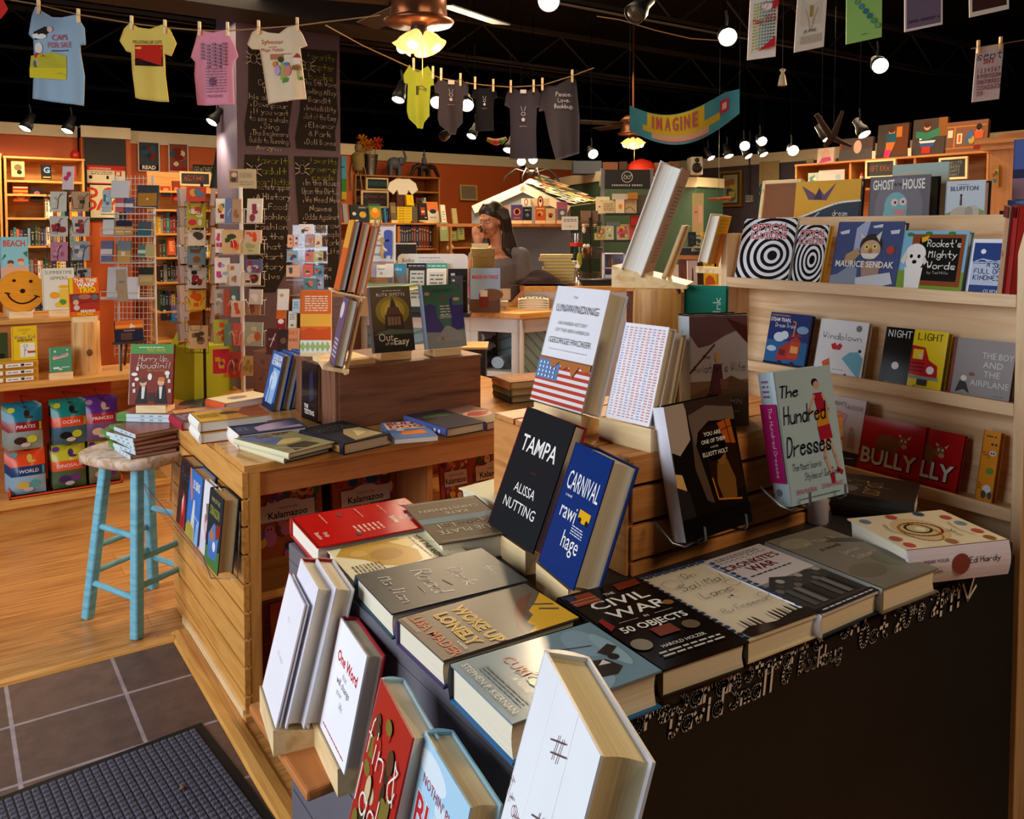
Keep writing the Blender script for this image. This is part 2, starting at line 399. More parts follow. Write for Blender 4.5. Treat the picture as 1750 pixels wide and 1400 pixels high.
# ================================================================== the room
def floor_mats():
    m,nt,b=newmat('bamboo_floor');L=nt.links.new
    tc=nt.nodes.new('ShaderNodeTexCoord');br=nt.nodes.new('ShaderNodeTexBrick')
    br.offset=.37;br.offset_frequency=2
    for k,v in (('Scale',1),('Mortar Size',.0008),('Brick Width',.95),('Row Height',.088),('Mortar Smooth',.1),('Bias',0)):br.inputs[k].default_value=v
    br.inputs['Color1'].default_value=lin('b9793c');br.inputs['Color2'].default_value=lin('cf9350');br.inputs['Mortar'].default_value=lin('5e3716')
    L(tc.outputs['Object'],br.inputs['Vector'])
    mp=nt.nodes.new('ShaderNodeMapping');mp.inputs['Scale'].default_value=(1.5,30,1);nz=nt.nodes.new('ShaderNodeTexNoise');nz.inputs['Scale'].default_value=2.5;nz.inputs['Detail'].default_value=6
    L(tc.outputs['Object'],mp.inputs[0]);L(mp.outputs[0],nz.inputs['Vector'])
    cr=nt.nodes.new('ShaderNodeValToRGB');cr.color_ramp.elements[0].color=(.55,.5,.45,1);cr.color_ramp.elements[0].position=.3;cr.color_ramp.elements[1].color=(1.1,1.1,1.1,1);cr.color_ramp.elements[1].position=.62
    L(nz.outputs['Fac'],cr.inputs[0]);mx=nt.nodes.new('ShaderNodeMix');mx.data_type='RGBA';mx.blend_type='MULTIPLY';mx.inputs[0].default_value=1
    L(br.outputs['Color'],mx.inputs[6]);L(cr.outputs[0],mx.inputs[7]);L(mx.outputs[2],b.inputs['Base Color'])
    b.inputs['Roughness'].default_value=.32
    m2,nt,b2=newmat('slate_tile');L=nt.links.new
    tc=nt.nodes.new('ShaderNodeTexCoord');mp=nt.nodes.new('ShaderNodeMapping');mp.inputs['Location'].default_value=(.16,.27,0)
    br=nt.nodes.new('ShaderNodeTexBrick');br.offset=0
    for k,v in (('Scale',1),('Mortar Size',.006),('Brick Width',.30),('Row Height',.30),('Mortar Smooth',.2)):br.inputs[k].default_value=v
    br.inputs['Color1'].default_value=lin('6f5448');br.inputs['Color2'].default_value=lin('584642');br.inputs['Mortar'].default_value=lin('a2979a')
    nz=nt.nodes.new('ShaderNodeTexNoise');nz.inputs['Scale'].default_value=14;nz.inputs['Detail'].default_value=9;nz.inputs['Roughness'].default_value=.7
    cr=nt.nodes.new('ShaderNodeValToRGB');cr.color_ramp.elements[0].color=(.62,.62,.66,1);cr.color_ramp.elements[0].position=.3;cr.color_ramp.elements[1].color=(1.25,1.15,1.1,1);cr.color_ramp.elements[1].position=.7
    mx=nt.nodes.new('ShaderNodeMix');mx.data_type='RGBA';mx.blend_type='MULTIPLY';mx.inputs[0].default_value=1
    L(tc.outputs['Object'],mp.inputs[0]);L(mp.outputs[0],br.inputs['Vector']);L(tc.outputs['Object'],nz.inputs['Vector']);L(nz.outputs['Fac'],cr.inputs[0])
    L(br.outputs['Color'],mx.inputs[6]);L(cr.outputs[0],mx.inputs[7]);L(mx.outputs[2],b2.inputs['Base Color'])
    bp=nt.nodes.new('ShaderNodeBump');bp.inputs['Strength'].default_value=.25;bp.inputs['Distance'].default_value=.004;L(nz.outputs['Fac'],bp.inputs['Height']);L(bp.outputs[0],b2.inputs['Normal'])
    b2.inputs['Roughness'].default_value=.5
    return m,m2
MF,MT=floor_mats()
BLK=mat('0a0a0b',.9,spec=.1)
struct('floor',MB().box((-2.6,-2.5,-.06),(12,18,0),MF))
struct('tile_floor',MB().box((-2.6,-2.5,0),(.632,2.985,.003),MT))
ts=MB();prof=[(0,0),(.008,.010),(.03,.014),(.056,.008),(.066,0)]
ts.prism([(.632+x,z) for x,z in prof],-2.5,3.045,wood('honey','y',.3),Matrix(((1,0,0,0),(0,0,1,0),(0,1,0,0),(0,0,0,1))))
struct('trim_1',ts)
ts=MB();ts.prism([(2.982+x,z) for x,z in prof],-2.6,.64,wood('honey','x',.3),Matrix(((0,0,1,0),(1,0,0,0),(0,1,0,0),(0,0,0,1))))
struct('trim_2',ts)
struct('ceiling',MB().box((-2.6,-2.5,3.75),(12,18,3.8),BLK))
BEAM=mat('33302c',.7)
for i,Y in enumerate((3.2,5.6,8.05,10.3,12.7,15.2)):
    mb=MB();z0,z1=3.28,3.7
    mb.box((-2.6,Y-.035,z0),(12,Y+.035,z0+.012),BEAM);mb.box((-2.6,Y-.035,z0),(12,Y-.029,z0+.05),BEAM);mb.box((-2.6,Y-.035,z1),(12,Y+.035,z1+.05),BEAM)
    x=-2.6;k=0
    while x<12:mb.tube([(x,Y,z0+.01 if k%2 else z1),(x+.55,Y,z1 if k%2 else z0+.01)],.012,BEAM,5);x+=.55;k+=1
    struct('ceiling_beam',mb)
duct=MB().box((-2.6,6.55,3.1),(3.6,7.0,3.5),mat('1c1a1b',.6));struct('ceiling_duct',duct)
ORA=noisemat('orange_plaster',('b8521c','c65e24'),(1,1,1),.55,3,nscale=1.5)
CRM=mat('d8cca8',.5);LAV=mat('77708c',.6);PUR=mat('5a4650',.6);DKP=mat('4c454f',.6);GRN=mat('3d5a49',.6)
def wall_seg(name,x0,x1,y0,y1,m,top=2.44,band=.1,kind='x'):
    mb=MB().box((x0,y0,0),(x1,y1,top),m);o=struct(name,mb)
    c=MB()
    if kind=='x':c.box((x0,y0-.025,top-band),(x1,y1+.01,top+.015),CRM)
    else:c.box((x0-.025,y0,top-band),(x1+.01,y1,top+.015),CRM)
    struct('cornice',c,parent=o); return o
wall_seg('wall_back',-2.6,1.2,9.62,9.72,ORA);wall_seg('wall_back',1.215,1.68,9.5,9.72,ORA);wall_seg('wall_back',1.69,4.28,9.72,9.85,ORA,band=.12)
wall_seg('wall_back',4.29,7.1,10.2,10.3,ORA,band=.13);wall_seg('wall_back',7.2,9.5,10.2,10.3,ORA,band=.13)
wall_seg('wall_right',9.5,9.6,3.0,10.2,DKP,band=.13,kind='y')
struct('trim_3',MB().box((7.1,10.17,0),(7.2,10.3,2.3),mat('8a3c1c',.6)))
struct('wall_far',MB().box((-2.6,18,0),(12,18.1,3.75),BLK))
struct('wall_front',MB().box((-2.6,-2.6,0),(12,-2.5,3.75),mat('17130f',.8)))
struct('wall_side',MB().box((12,-2.5,0),(12.1,18,3.75),BLK))
wl=MB();LW=mat('3c3128',.7)
wl.box((-2.6,-2.5,0),(-2.5,.3,3.75),LW).box((-2.6,3.9,0),(-2.5,18,3.75),LW).box((-2.6,.3,0),(-2.5,3.9,.5),LW).box((-2.6,.3,2.95),(-2.5,3.9,3.75),LW)
struct('wall_left',wl)
w1=struct('window_1',MB().box((-2.6,.3,.5),(-2.5,.36,2.95),LW).box((-2.6,3.84,.5),(-2.5,3.9,2.95),LW).box((-2.6,2.07,.5),(-2.5,2.13,2.95),LW).box((-2.6,.3,.5),(-2.5,3.9,.56),LW).box((-2.6,.3,2.89),(-2.5,3.9,2.95),LW))
struct('pane',MB().box((-2.56,.36,.56),(-2.55,3.84,2.89),glassy('window_glass',alpha=.06)),parent=w1)

# ------------------------------------------------------------------ purple column with chalk lists
cx0,cx1=2.168,3.117
colm=MB().box((cx0,7.4,0),(cx1,8.05,3.75),PUR)
colm.add([(cx0-.002,7.4,0),(cx0-.002,8.05,0),(cx0-.002,8.05,3.75),(cx0-.002,7.4,3.75)],[(0,1,2,3)],LAV)
def c74(x,y):p=PY(x,y,7.4); return (p.x,p.z)
CA=Art(colm,1,1, lambda x,y,l:(x,7.4-.0025-.0006*min(l,40),y),.8)
CHB='2a2420';CW='b9a99b';CG='8f8f33'
def chalkpoly(pts):CA.draw([('p',[c74(*p) for p in pts],CHB)])
chalkpoly([(424,80),(502,82),(505,130),(497,190),(492,225),(496,252),(420,249),(417,215),(424,170)])
chalkpoly([(516,83),(576,88),(574,150),(578,200),(572,225),(574,258),(506,254),(504,235),(512,190)])
chalkpoly([(418,264),(492,266),(494,330),(490,380),(497,450),(470,500),(430,500),(418,400),(414,330)])
chalkpoly([(502,267),(578,269),(574,330),(580,400),(577,500),(515,500),(512,400),(506,330)])
def chalk(lines,x,y0,dy,h,col,wd=72):
    for i,s in enumerate(lines):
        p=c74(x,y0+i*dy);CA.draw([('h',s,p[0],p[1],h*5.25/1000*1.0,col,{'w':.12,'mw':wd*5.25/1000})])
chalk(['favorite','chapter','books'],548,103,17,11,CG,50)
chalk(['The 5th Wave','Bowling Alley','Bandit','*Invisibility','*Out of the Easy','*Eleanor','& Park','*Doll Bones'],546,147,14.4,9,CW,60)
chalk(['The','Crazy','The','his airplane','*Downpour','*If you want','to see a whale','*Sing','*The Beginners','Guide to Running','Away...'],459,135,12.2,9,CW,66)
chalk(['favorite','adult','non-fiction'],468,280,18,11,CG,60)
chalk(['*Bootstrapper','*A History','of Food','Teaching','Fashion','in the','That','Start','Story','Live'],463,324,17,10,CW,66)
chalk(['favorite','grown-up','reads'],551,280,14,10,CG,50)
chalk(['*In the House','Upon the Dirt...','*We Need New','Names','*Odds Against','Tomorrow','*The Good People','of New York','*After Life','and','yours','again'],547,317,14.6,10,CW,68)
for bx,by in ((432,95),(525,108),(433,285),(515,284)):
    p=c74(bx,by);CA.draw([('o',p[0],p[1]-.03,.028,.04,.007,CW),('o',p[0],p[1]+.03,.016,.02,.006,CW)]+[('l',[(p[0]+s*.03,p[1]-.03+q),(p[0]+s*.065,p[1]-.03+q*1.9)],.006,CW) for s in (-1,1) for q in (-.025,.005,.03)])
struct('column',colm)

# ------------------------------------------------------------------ helpers for the back of the shop
FX= lambda loc:frame(Vector(loc),Vector((0,-1,0)),Vector((1,0,0)),Z1) # facing the street side, width running towards the viewer
FYm= lambda loc:Matrix.Translation(Vector(loc))
FD= lambda loc,rot=0:Matrix.Translation(Vector(loc))@Matrix.Rotation(math.atan2(RT.y,RT.x)+rot,4,'Z') # facing the camera side
def bookcase(label,M,W,D,Ht,shelves,kind='oak',back=True,t=.02,name='bookcase',top=True):
    r=thing(name,label,'bookcase',M);wx,wz=wood(kind,'x'),wood(kind,'z')
    for x in (0,W-t):part('side_panel',MB().box((x,0,0),(x+t,D,Ht),wz),r,bev=.002)
    if back:part('back_panel',MB().box((t,D-.012,0),(W-t,D,Ht),wx),r)
    if top:part('top_board',MB().box((-.005,-.008,Ht),(W+.005,D,Ht+t),wx),r,bev=.002)
    for z in shelves:part('shelf',MB().box((t,.004,z-t),(W-t,D-.012,z),wx),r,bev=.002)
    return r
PAL={'dark red':'7a1f1c','navy blue':'1f2b52','black':'161617','cream':'e0d4b4','forest green':'27492f','orange':'c8642a','white':'e6e2da','grey':'77767a','brown':'5b3a26','yellow':'d9b233','teal':'2b7478','sky blue':'6f9cc4','tan':'b7946a','purple':'543a6b'}
PN=list(PAL);SPM={};NSP=[0]
def spines(o,e,n,L,h0,h1,dep,row,pal=None,seed=1,t0=.014,t1=.036,group=None):
    """Books shelved spine out, from o along e; n points into the shelf."""
    r=random.Random(seed);x=0;i=0;cols=pal or PN
    while True:
        t=r.uniform(t0,t1)
        if x+t>L: break
        c=r.choice(cols);h=r.uniform(h0,h1);i+=1
        if c not in SPM:
            mb=MB().box((0,0,0),(1,1,1),mat(PAL[c],.5));mb.box((.12,.1,1.0002),(.88,1,1.002),pagemat());lt=c in ('cream','white','yellow','tan');mb.box((.2,-.004,.68),(.8,-.001,.74),mat('5a3324' if lt else 'b09a6a',.5));mb.box((.35,-.004,.3),(.65,-.001,.6),mat('6a6460' if lt else PAL[c],.9) if lt else mat('8c867c',.5));mb.box((.3,-.004,.06),(.7,-.001,.1),mat('33333a' if lt else 'b5ae9c',.5))
            SPM[c]=mb.mesh('shelved_book')
        ob=bpy.data.objects.new('shelved_book',SPM[c]);M=frame(o+e*x,e,n,Z1)@Matrix.Diagonal((t*.96,dep,h,1));link(ob, None,M)
        tag(ob,'%s book spine, %s on %s'%(c,ORD(i),row),'book',group or 'shelved books on '+row)
        x+=t;NSP[0]+=1
def panel(name,label,cat,a,e,W,H,th,bg,art=(),tilt=0,group=None,frm=None,rough=.6):
    """A flat sign, poster or card: a is the lower left front corner, e runs to the viewer's right."""
    n=Z1.cross(e);t=math.radians(tilt);u=Vector((0,0,math.cos(t)))+n*math.sin(t);w=e.cross(u)
    M=frame(a,e,u,w)
    r=MB().box((0,0,-th),(W,H,0),mat(bg,rough));A=Art(r,W,H, lambda x,y,l:(x,y,.0003*l),rough);A.draw(art)
    if frm:
        root=thing(name,label,cat,M,group);part('board',r,root);fw,fm=frm;m=mat(fm,.45) if isinstance(fm,str) else fm
        f=MB().box((-fw,-fw,-th-.004),(0,H+fw,.008),m).box((W,-fw,-th-.004),(W+fw,H+fw,.008),m).box((0,-fw,-th-.004),(W,0,.008),m).box((0,H,-th-.004),(W,H+fw,.008),m)
        part('frame',f,root,bev=.002); return root
    return solo(name,r,label,cat,M,group)
EX,EY=Vector((1,0,0)),Vector((0,-1,0))
def qY(x0,y0,x1,y1,Y):
    a=PY(x0,y1,Y);b=PY(x1,(y0+y1)/2,Y);c=PY(x0,y0,Y); return a,EX,b.x-a.x,c.z-a.z
def qX(x0,y0,x1,y1,X):
    a=PX(x0,y1,X);b=PX(x1,(y0+y1)/2,X);c=PX(x0,y0,X); return a,EY,a.y-b.y,c.z-a.z
def qD(x0,y0,x1,y1,d,rot=0):
    a=PD(x0,y1,d);k=d/FPX;e=RT.copy();e.rotate(Quaternion((0,0,1),rot)); return a,e,(x1-x0)*k/math.cos(rot),(y1-y0)*k*.995
def face(label,q,T,cov,art=(),tilt=8,**k):
    a,e,W,H=q
    n=Z1.cross(e);t=math.radians(tilt);u=Vector((0,0,math.cos(t)))+n*math.sin(t);w=e.cross(u)
    return book(label,frame(a-w*T,e,u,w),W,H/math.cos(t),T,cov,art,**k)

# ------------------------------------------------------------------ far end: children's corner on the orange wall
YB=9.25
bookcase('oak bookcase under the glowing lamp, against the orange wall',FYm((.53,YB,0)),.68,.36,2.08,(.3,.62,.94,1.25,1.52,1.745,1.965-.09),'honey')
bookcase('oak bookcase at the far end of the orange wall, cut by the picture edge',FYm((-.35,YB,0)),.86,.36,2.1,(.3,.62,.94,1.25,1.52,1.745,1.875),'honey')
for i,(z,L,nm) in enumerate(((1.25,.62,'fifth'),(1.52,.3,'fourth'),(.94,.62,'sixth'),(.62,.6,'seventh'))):
    spines(V(.57+(.3 if z==1.52 else 0),YB+.05,z),EX,Vector((0,1,0)),L if z!=1.52 else .32,.15,.19,.16,'the %s shelf of the lamp-lit oak bookcase'%nm,seed=40+i,t0=.018,t1=.04)
spines(V(-.1,YB+.05,1.52),EX,Vector((0,1,0)),.55,.15,.19,.16,'the fourth shelf of the edge oak bookcase',seed=50)
spines(V(-.1,YB+.05,1.25),EX,Vector((0,1,0)),.55,.15,.19,.16,'the fifth shelf of the edge oak bookcase',seed=51)
face('gold-patterned book facing out on the lamp-lit bookcase',qY(20,275,42,302,YB+.03),.02,'c9b27a',[('e',.5,.6,.3,.3,'6d5a34'),('e',.6,.3,.2,.2,'1d1a18')])
face('black book with a blue letter on the lamp-lit bookcase',qY(72,281,88,305,YB+.03),.03,'15171c',[('t','G',.5,.42,.4,'7c93b8',{'b':.03}),('r',.1,.05,.9,.14,'b59b60')])
face('cream-edged book facing out at the right end, same shelf',qY(124,283,131,306,YB+.03),.05,'8c3a26')
face('striped orange book facing out on the lamp-lit bookcase',qY(23,313,48,344,YB+.03),.04,'9a3b18',[('r',0,.55+.1*i,1,.6+.1*i,c) for i,c in enumerate(('e8a23c','7c1f12','d8c9a0','5c2a12'))]+[('e',.5,.28,.3,.25,'e2842c')])
face('dark book with a rose-coloured picture on the lamp-lit bookcase',qY(53,320,74,344,YB+.03),.02,'1b1416',[('e',.5,.55,.25,.25,'8d4a55')])
mb=MB();mb.lathe([(.0,0),(.035,0),(.045,.03),(.035,.07),(.02,.075),(.022,.085),(0,.09)],mat('b3241c',.3),16)
solo('red_jar',mb,'small red jar on top of the lamp-lit oak bookcase','jar',PY(128,271.5,YB+.15)-V(0,0,.0),bev=0)
# black banner and posters on the pilaster
panel('chalk_banner','black cloth banner pinned to the orange wall above posters','banner',*qY(146,235,216,377,9.47),.004,'171514',[('h','YA BEST SELLERS',.5,.86,.05,'4a4644',{'mw':.85})])
panel('event_poster','cream poster with red borders hung on the black banner','poster',*qY(149,282,214,314,9.455),.003,'d9cfae',[('r',0,.74,1,1,'b52a22'),('n',.05,.78,.62,.9,2,'e5d9b8'),('r',0,0,1,.06,'b52a22'),('r',.72,.45,.9,.72,'b52a22'),('r',.76,.5,.86,.68,'d9cfae'),('n',.1,.5,.66,.7,2,'5a5248'),('r',.05,.28,.13,.45,'1c1b1a'),('r',.5,.28,.56,.45,'1c1b1a')])
panel('letter_poster','cream poster with big orange letters below the red-bordered poster','poster',*qY(155,316,203,372,9.455),.003,'d9cfae',[('t','D G',.35,.62,.3,'c8431c',{'b':.05}),('t','DAY',.4,.25,.3,'c8431c',{'b':.05})])
PC=['2b3a4a','a5542c','d9a05a','7d2a22','e0c9a0','31566a']
def picture(seed,n=9,y0=.05):
    r=random.Random(seed);out=[]
    for i in range(n):out.append(('e',r.uniform(.25,.75),r.uniform(y0+.2,.8),r.uniform(.1,.25),r.uniform(.1,.22),r.choice(PC)))
    return out
panel('reading_poster','framed-looking poster with READ in white letters on the orange wall','poster',*qY(238,243,271,291,9.69),.006,'27323f',picture(1,9,.25)+[('r',0,0,1,.2,'241d1c'),('t','READ',.5,.05,.13,'efe6d8',{'b':.04,'mw':.9})],frm=(.012,'d8cbb8'))
panel('family_poster','bright poster of figures reading, beside the READ poster','poster',*qY(290,246,320,292,9.69),.006,'7c3a2a',picture(2,12)+[('r',0,0,1,.14,'a32c22')],frm=(.012,'d8cbb8'))
panel('chalk_sign','black chalk sign reading GRAPHIC on the slatted wall','sign',*qY(330,281,366,300,9.5),.01,'171615',[('h','GRAPHIC',.5,.3,.5,'c9c2ae',{'mw':.9,'w':.14})])
panel('chalk_sign','wood-framed chalk sign reading AROUND above the card racks','sign',*qY(310,296,357,314,8.9),.01,'26282c',[('h','AROUND',.45,.3,.5,'b8583a',{'mw':.7,'w':.13})],frm=(.02,wood('pine','x')))
# slat wall and shelves behind the card racks
sw=thing('slat_shelf_unit','pine slat-backed shelf unit behind the wire card racks','shelving',FYm((1.72,8.55,0)))
part('slat_back',MB().box((0,.36,0),(1.5,.38,1.98),wood('honey','x')),sw)
for z in (.33,.62,.9,1.14,1.37,1.6,1.78):part('shelf',MB().box((0,0,z-.02),(1.5,.36,z),wood('honey','x')),sw,bev=.002)
for i,z in enumerate((1.37,1.14,.9,.62)):
    spines(V(1.76,8.62,z),EX,Vector((0,1,0)),.5 if i<3 else .45,.15,.21,.2,'the %s shelf of the pine slat unit'%('upper','second','third','low')[i],seed=60+i,t0=.016,t1=.04)
face('red and teal picture book on top of the pine slat unit',qY(276,318,292,336,8.6),.02,'a8322a',[('r',0,.1,1,.35,'2f6a6c'),('e',.5,.7,.3,.15,'e08a3a')])
face('orange and brown picture book on top of the pine slat unit',qY(296,309,309,345,8.6),.02,'7d2c1c',[('e',.5,.6,.3,.3,'c8742c'),('r',.1,.1,.9,.3,'c33c2a')])
face('orange book standing on the second shelf, pine slat unit',qY(288,406,300,436,8.57),.06,'d4562c',[('n',.2,.2,.8,.8,6,'f0c48a')])
face('dark book of portraits on the lower shelf, pine slat unit',qY(276,523,293,548,8.54),.02,'2a2830',[('e',.35,.6,.15,.2,'c9bcae'),('e',.7,.4,.15,.2,'8a2a2a')])
face('blue picture book with fish on the lower shelf, pine slat unit',qY(290,523,311,550,8.54),.02,'2d6fae',[('e',.4,.6,.2,.12,'e0a23c'),('e',.65,.3,.2,.12,'d0582c'),('r',.1,.8,.9,.92,'8d3a7c')])
# black flag beside the column
fl=MB();fl.grid(lambda u,v:PD(358+44*u-(1-u)*(v)*-14,322-v*(82+40*u),8.3)+RT*.0+FH*(.05*math.sin(u*9)),10,8,mat('0d1410',.8))
solo('dark_cloth',fl,'dark green cloth hanging beside the purple column','cloth')
# ================================================================== the slatted display table with the crate on it
TX0,TY0,TY1,TZ,TX1=.705,2.39,3.27,.743,2.05
tb=thing('display_table','honey-coloured display table with a slatted end panel','table',(TX0,TY0,0))
part('table_top',MB().box((TX0,TY0,TZ-.028),(TX1,TY1,TZ),wood('honey','x',.22,.3)),tb,bev=.0025,world=True)
zs=[PX(418,y,TX0).z for y in (854.9,901.7,948.6,997.7,1045.1,1090.3,1137.1,1184.6)]
sp=MB();hy=wood('honey','y',.35);zz=[TZ-.02]+zs+[.012]
for i in range(9):sp.box((TX0-.006,TY0-.002,zz[i+1]+(.0035 if i<8 else 0)),(TX0+.012,TY1,zz[i]-(.0035 if i else 0)),hy)
sp.box((TX0+.006,TY0+.01,.01),(TX0+.02,TY1-.01,TZ-.03),mat('4a2a14',.7))
part('slatted_end_panel',sp,tb,bev=.0012,world=True)
part('post',MB().box((TX0+.012,TY0,.03),(TX0+.047,TY0+.03,TZ-.028),wood('honey','z')),tb,bev=.0015,world=True)
part('plinth',MB().box((TX0-.01,TY0-.02,0),(TX1,TY0+.02,.018),wood('honey','x')).box((TX0-.012,TY0,.0),(TX0-.004,TY1-.15,.03),wood('pine','y')),tb,world=True)
part('apron',MB().box((TX0+.047,TY0+.012,PY(700,801.7,TY0+.012).z),(TX1,TY0+.03,TZ-.028),wood('cherry','x')),tb,bev=.001,world=True)
shz=PY(437,1016,TY0+.03).z
part('shelf',MB().box((TX0+.02,TY0+.03,shz-.025),(TX1,TY1-.06,shz),wood('honey','x')),tb,world=True)
part('back_panel',MB().box((TX0+.02,TY1-.08,.03),(TX1,TY1-.06,TZ-.03),wood('cherry','x')),tb,world=True)
part('divider',MB().box((1.33,TY0+.06,shz),(1.35,TY1-.08,TZ-.03),wood('cherry','z')),tb,world=True)
def crowd(seed,n=46):
    r=random.Random(seed);cs=['c8782c','8c2f2a','d9a13a','3c6b46','b8618a','e0b88a','2e4f7a','6b3a22','aa3333','7b4a8a'];
    out=[]
    for i in range(n):
        x,y=r.uniform(.1,.9),r.uniform(.08,.92);q=r.uniform(.06,.1);c=r.choice(cs)
        out+=[('e',x,y-q*.9,q*1.0,q*1.1,r.choice(cs)),('e',x,y,q*.7,q*.75,c),('e',x-q*.22,y+q*.1,q*.12,q*.14,'1b1512'),('e',x+q*.22,y+q*.1,q*.12,q*.14,'1b1512')]
    return out
def storybook(label,q,seed,plaque=True):
    art=crowd(seed)+([('e',.5,.52,.22,.1,'d9c3bb'),('r',.12,.38,.88,.56,'d9c3bb'),('t','I went to the',.5,.5,.03,'3a2a28'),('t','Kalamazoo',.5,.41,.07,'1d1517',{'b':.02,'mw':.7})] if plaque else [])
    return face(label,q,.012,'a8502c',art,tilt=7,spine='b03a7c',group='crowd-covered storybooks in the table bay')
KY=2.66
def kq(x0,W,H=.3):p=PY(x0,900,KY); return (V(p.x,KY,shz+.001),EX,W,H)
storybook('crowd-covered storybook nearest the slatted end panel, upper bay',kq(432,.24),1)
storybook('crowd-covered storybook in the upper bay above the red hardcover',kq(572,.24),2)
storybook('crowd-covered storybook with pink spine, left of the divided pair',kq(757,.125),3)
storybook('crowd-covered storybook with pink spine behind the black chalk-lettered hardcover',kq(806,.22),4)
a=kq(432,.24);a=(V(a[0].x+.02,KY-.12,.031),EX,.24,.21)
storybook('crowd-covered storybook in the bottom bay behind the white pair',a,5)

# old brown crate on the table
cr=thing('wooden_crate','dark weathered wooden box turned upside down on the display table','crate',(1.081,2.63,TZ))
bw=wood('brown','x',.6);bz=wood('brown','z',.6)
part('front_board',MB().box((1.095,2.63,TZ),(1.655,2.648,.946),bw),cr,bev=.003,world=True)
part('end_board',MB().box((1.081,2.632,TZ),(1.097,3.0,.942),bz),cr,bev=.003,world=True)
part('end_board',MB().box((1.64,2.648,TZ),(1.656,3.0,.942),bz),cr,bev=.003,world=True)
part('top_board',MB().box((1.078,2.628,.940),(1.66,3.005,.952),bw),cr,bev=.003,world=True)
part('back_board',MB().box((1.097,2.985,TZ),(1.64,3.0,.94),bw),cr,world=True)

# ================================================================== the black desk in front
DX0,DX1,DY0,DY1,DZ=.57,1.74,.789,1.60,.80
GREY=mat('67636c',.5);BOARD=noisemat('blackboard',('0e0e10','17161a'),(1,1,1),.6,4)
dk=thing('display_desk','grey-sided display desk with a chalkboard front, covered in hardcovers','desk',(DX0,DY0,0))
part('desk_top',MB().box((DX0,DY0+.004,DZ-.025),(DX1,DY1,DZ),mat('2a282c',.45)),dk,bev=.002,world=True)
fp=MB().box((DX0,DY0,0),(DX1,DY0+.012,DZ-.025),BOARD)
fa=Art(fp,1,1, lambda x,y,l:(x,DY0-.0015-.0002*l,y),.9);CHALK=mat('e0d8dc',.95)
def chline(s,p,q,h,w=.17):
    a,b=PY(*p,DY0),PY(*q,DY0);fa.draw([('h',s,(a.x+b.x)/2,(a.z+b.z)/2,h,CHALK,{'w':w,'cx':1,'mw':abs(b.x-a.x),'rot':math.degrees(math.atan2(b.z-a.z,b.x-a.x)),'sl':.15})])
chline('Authors',(975,1302),(1142,1227),.034);chline('Sarah',(1155,1218),(1262,1172),.036);chline('Stewart',(1272,1165),(1378,1120),.030);chline('&',(1388,1112),(1404,1104),.03);chline('SAT',(1435,1090),(1482,1070),.034)
chline('David Small',(1142,1258),(1318,1178),.034);chline('@',(1328,1170),(1352,1160),.026);chline('Bookbug',(1362,1150),(1434,1122),.028)
chline('Oct 20',(1466,1106),(1552,1066),.034);chline('th',(1550,1052),(1566,1044),.014);chline('@',(1560,1062),(1582,1052),.028);chline('2',(1586,1052),(1600,1044),.036);chline('PM',(1604,1050),(1634,1034),.042)
def chp(*pts):fa.draw([('l',[(lambda v:(v.x,v.z))(PY(*p,DY0)) for p in pts],.005,CHALK)])
chp((1664,975),(1650,1024));chp((1642,998),(1650,1024),(1664,1000))
part('chalkboard_front',fp,dk,'black chalkboard front with white chalk writing',world=True)
sd=MB()
for z0,z1 in ((.0,.15),(.156,.30),(.306,.45),(.456,.765),(.7665,DZ-.002)):sd.box((DX0-.012,DY0,z0),(DX0,DY1,z1),GREY)
sd.box((DX0-.004,DY0,0),(DX0+.006,DY1-.002,DZ-.026),mat('6b4a34',.6))
part('grey_side_panel',sd,dk,'grey slatted side panel',bev=.001,world=True)
part('back_panel',MB().box((DX0,DY1-.012,0),(DX1,DY1,DZ-.025),GREY),dk,world=True)
part('side_panel',MB().box((DX1-.015,DY0+.012,0),(DX1,DY1-.012,DZ-.025),mat('101c26',.5)),dk,world=True)
LZ=.575
part('ledge',MB().box((.436,1.185,LZ-.018),(DX0-.012,1.47,LZ),wood('cherry','y',.35)),dk,'narrow wooden ledge on the grey side',bev=.005,world=True)

# pine crate on the desk
KX0,KX1,KY0,KY1,KZ=1.0,1.62,1.093,1.53,1.016
ck=thing('slatted_crate','slatted pine crate standing on the black desk','crate',(KX0,KY0,DZ));kw=wood('crate','x',.5)
for z0,z1 in ((.80,.822),(.829,.889),(.897,.957),(.965,1.006)):part('slat',MB().box((KX0+.005,KY0,z0),(KX1,KY0+.012,z1),kw),ck,bev=.0012,world=True)
part('end_board',MB().box((KX0-.004,KY0+.008,DZ),(KX0+.014,KY1,1.004),wood('crate','y')),ck,bev=.0015,world=True)
part('end_board',MB().box((KX1-.014,KY0+.012,DZ),(KX1,KY1,1.004),wood('crate','y')),ck,bev=.0015,world=True)
for y0,y1 in ((1.095,1.185),(1.193,1.275),(1.283,1.36),(1.368,1.45),(1.458,1.53)):part('top_slat',MB().box((KX0-.002,y0,1.004),(KX1,y1,KZ),kw),ck,bev=.0015,world=True)
part('back_board',MB().box((KX0+.014,KY1-.012,DZ),(KX1-.014,KY1,1.004),kw),ck,world=True)

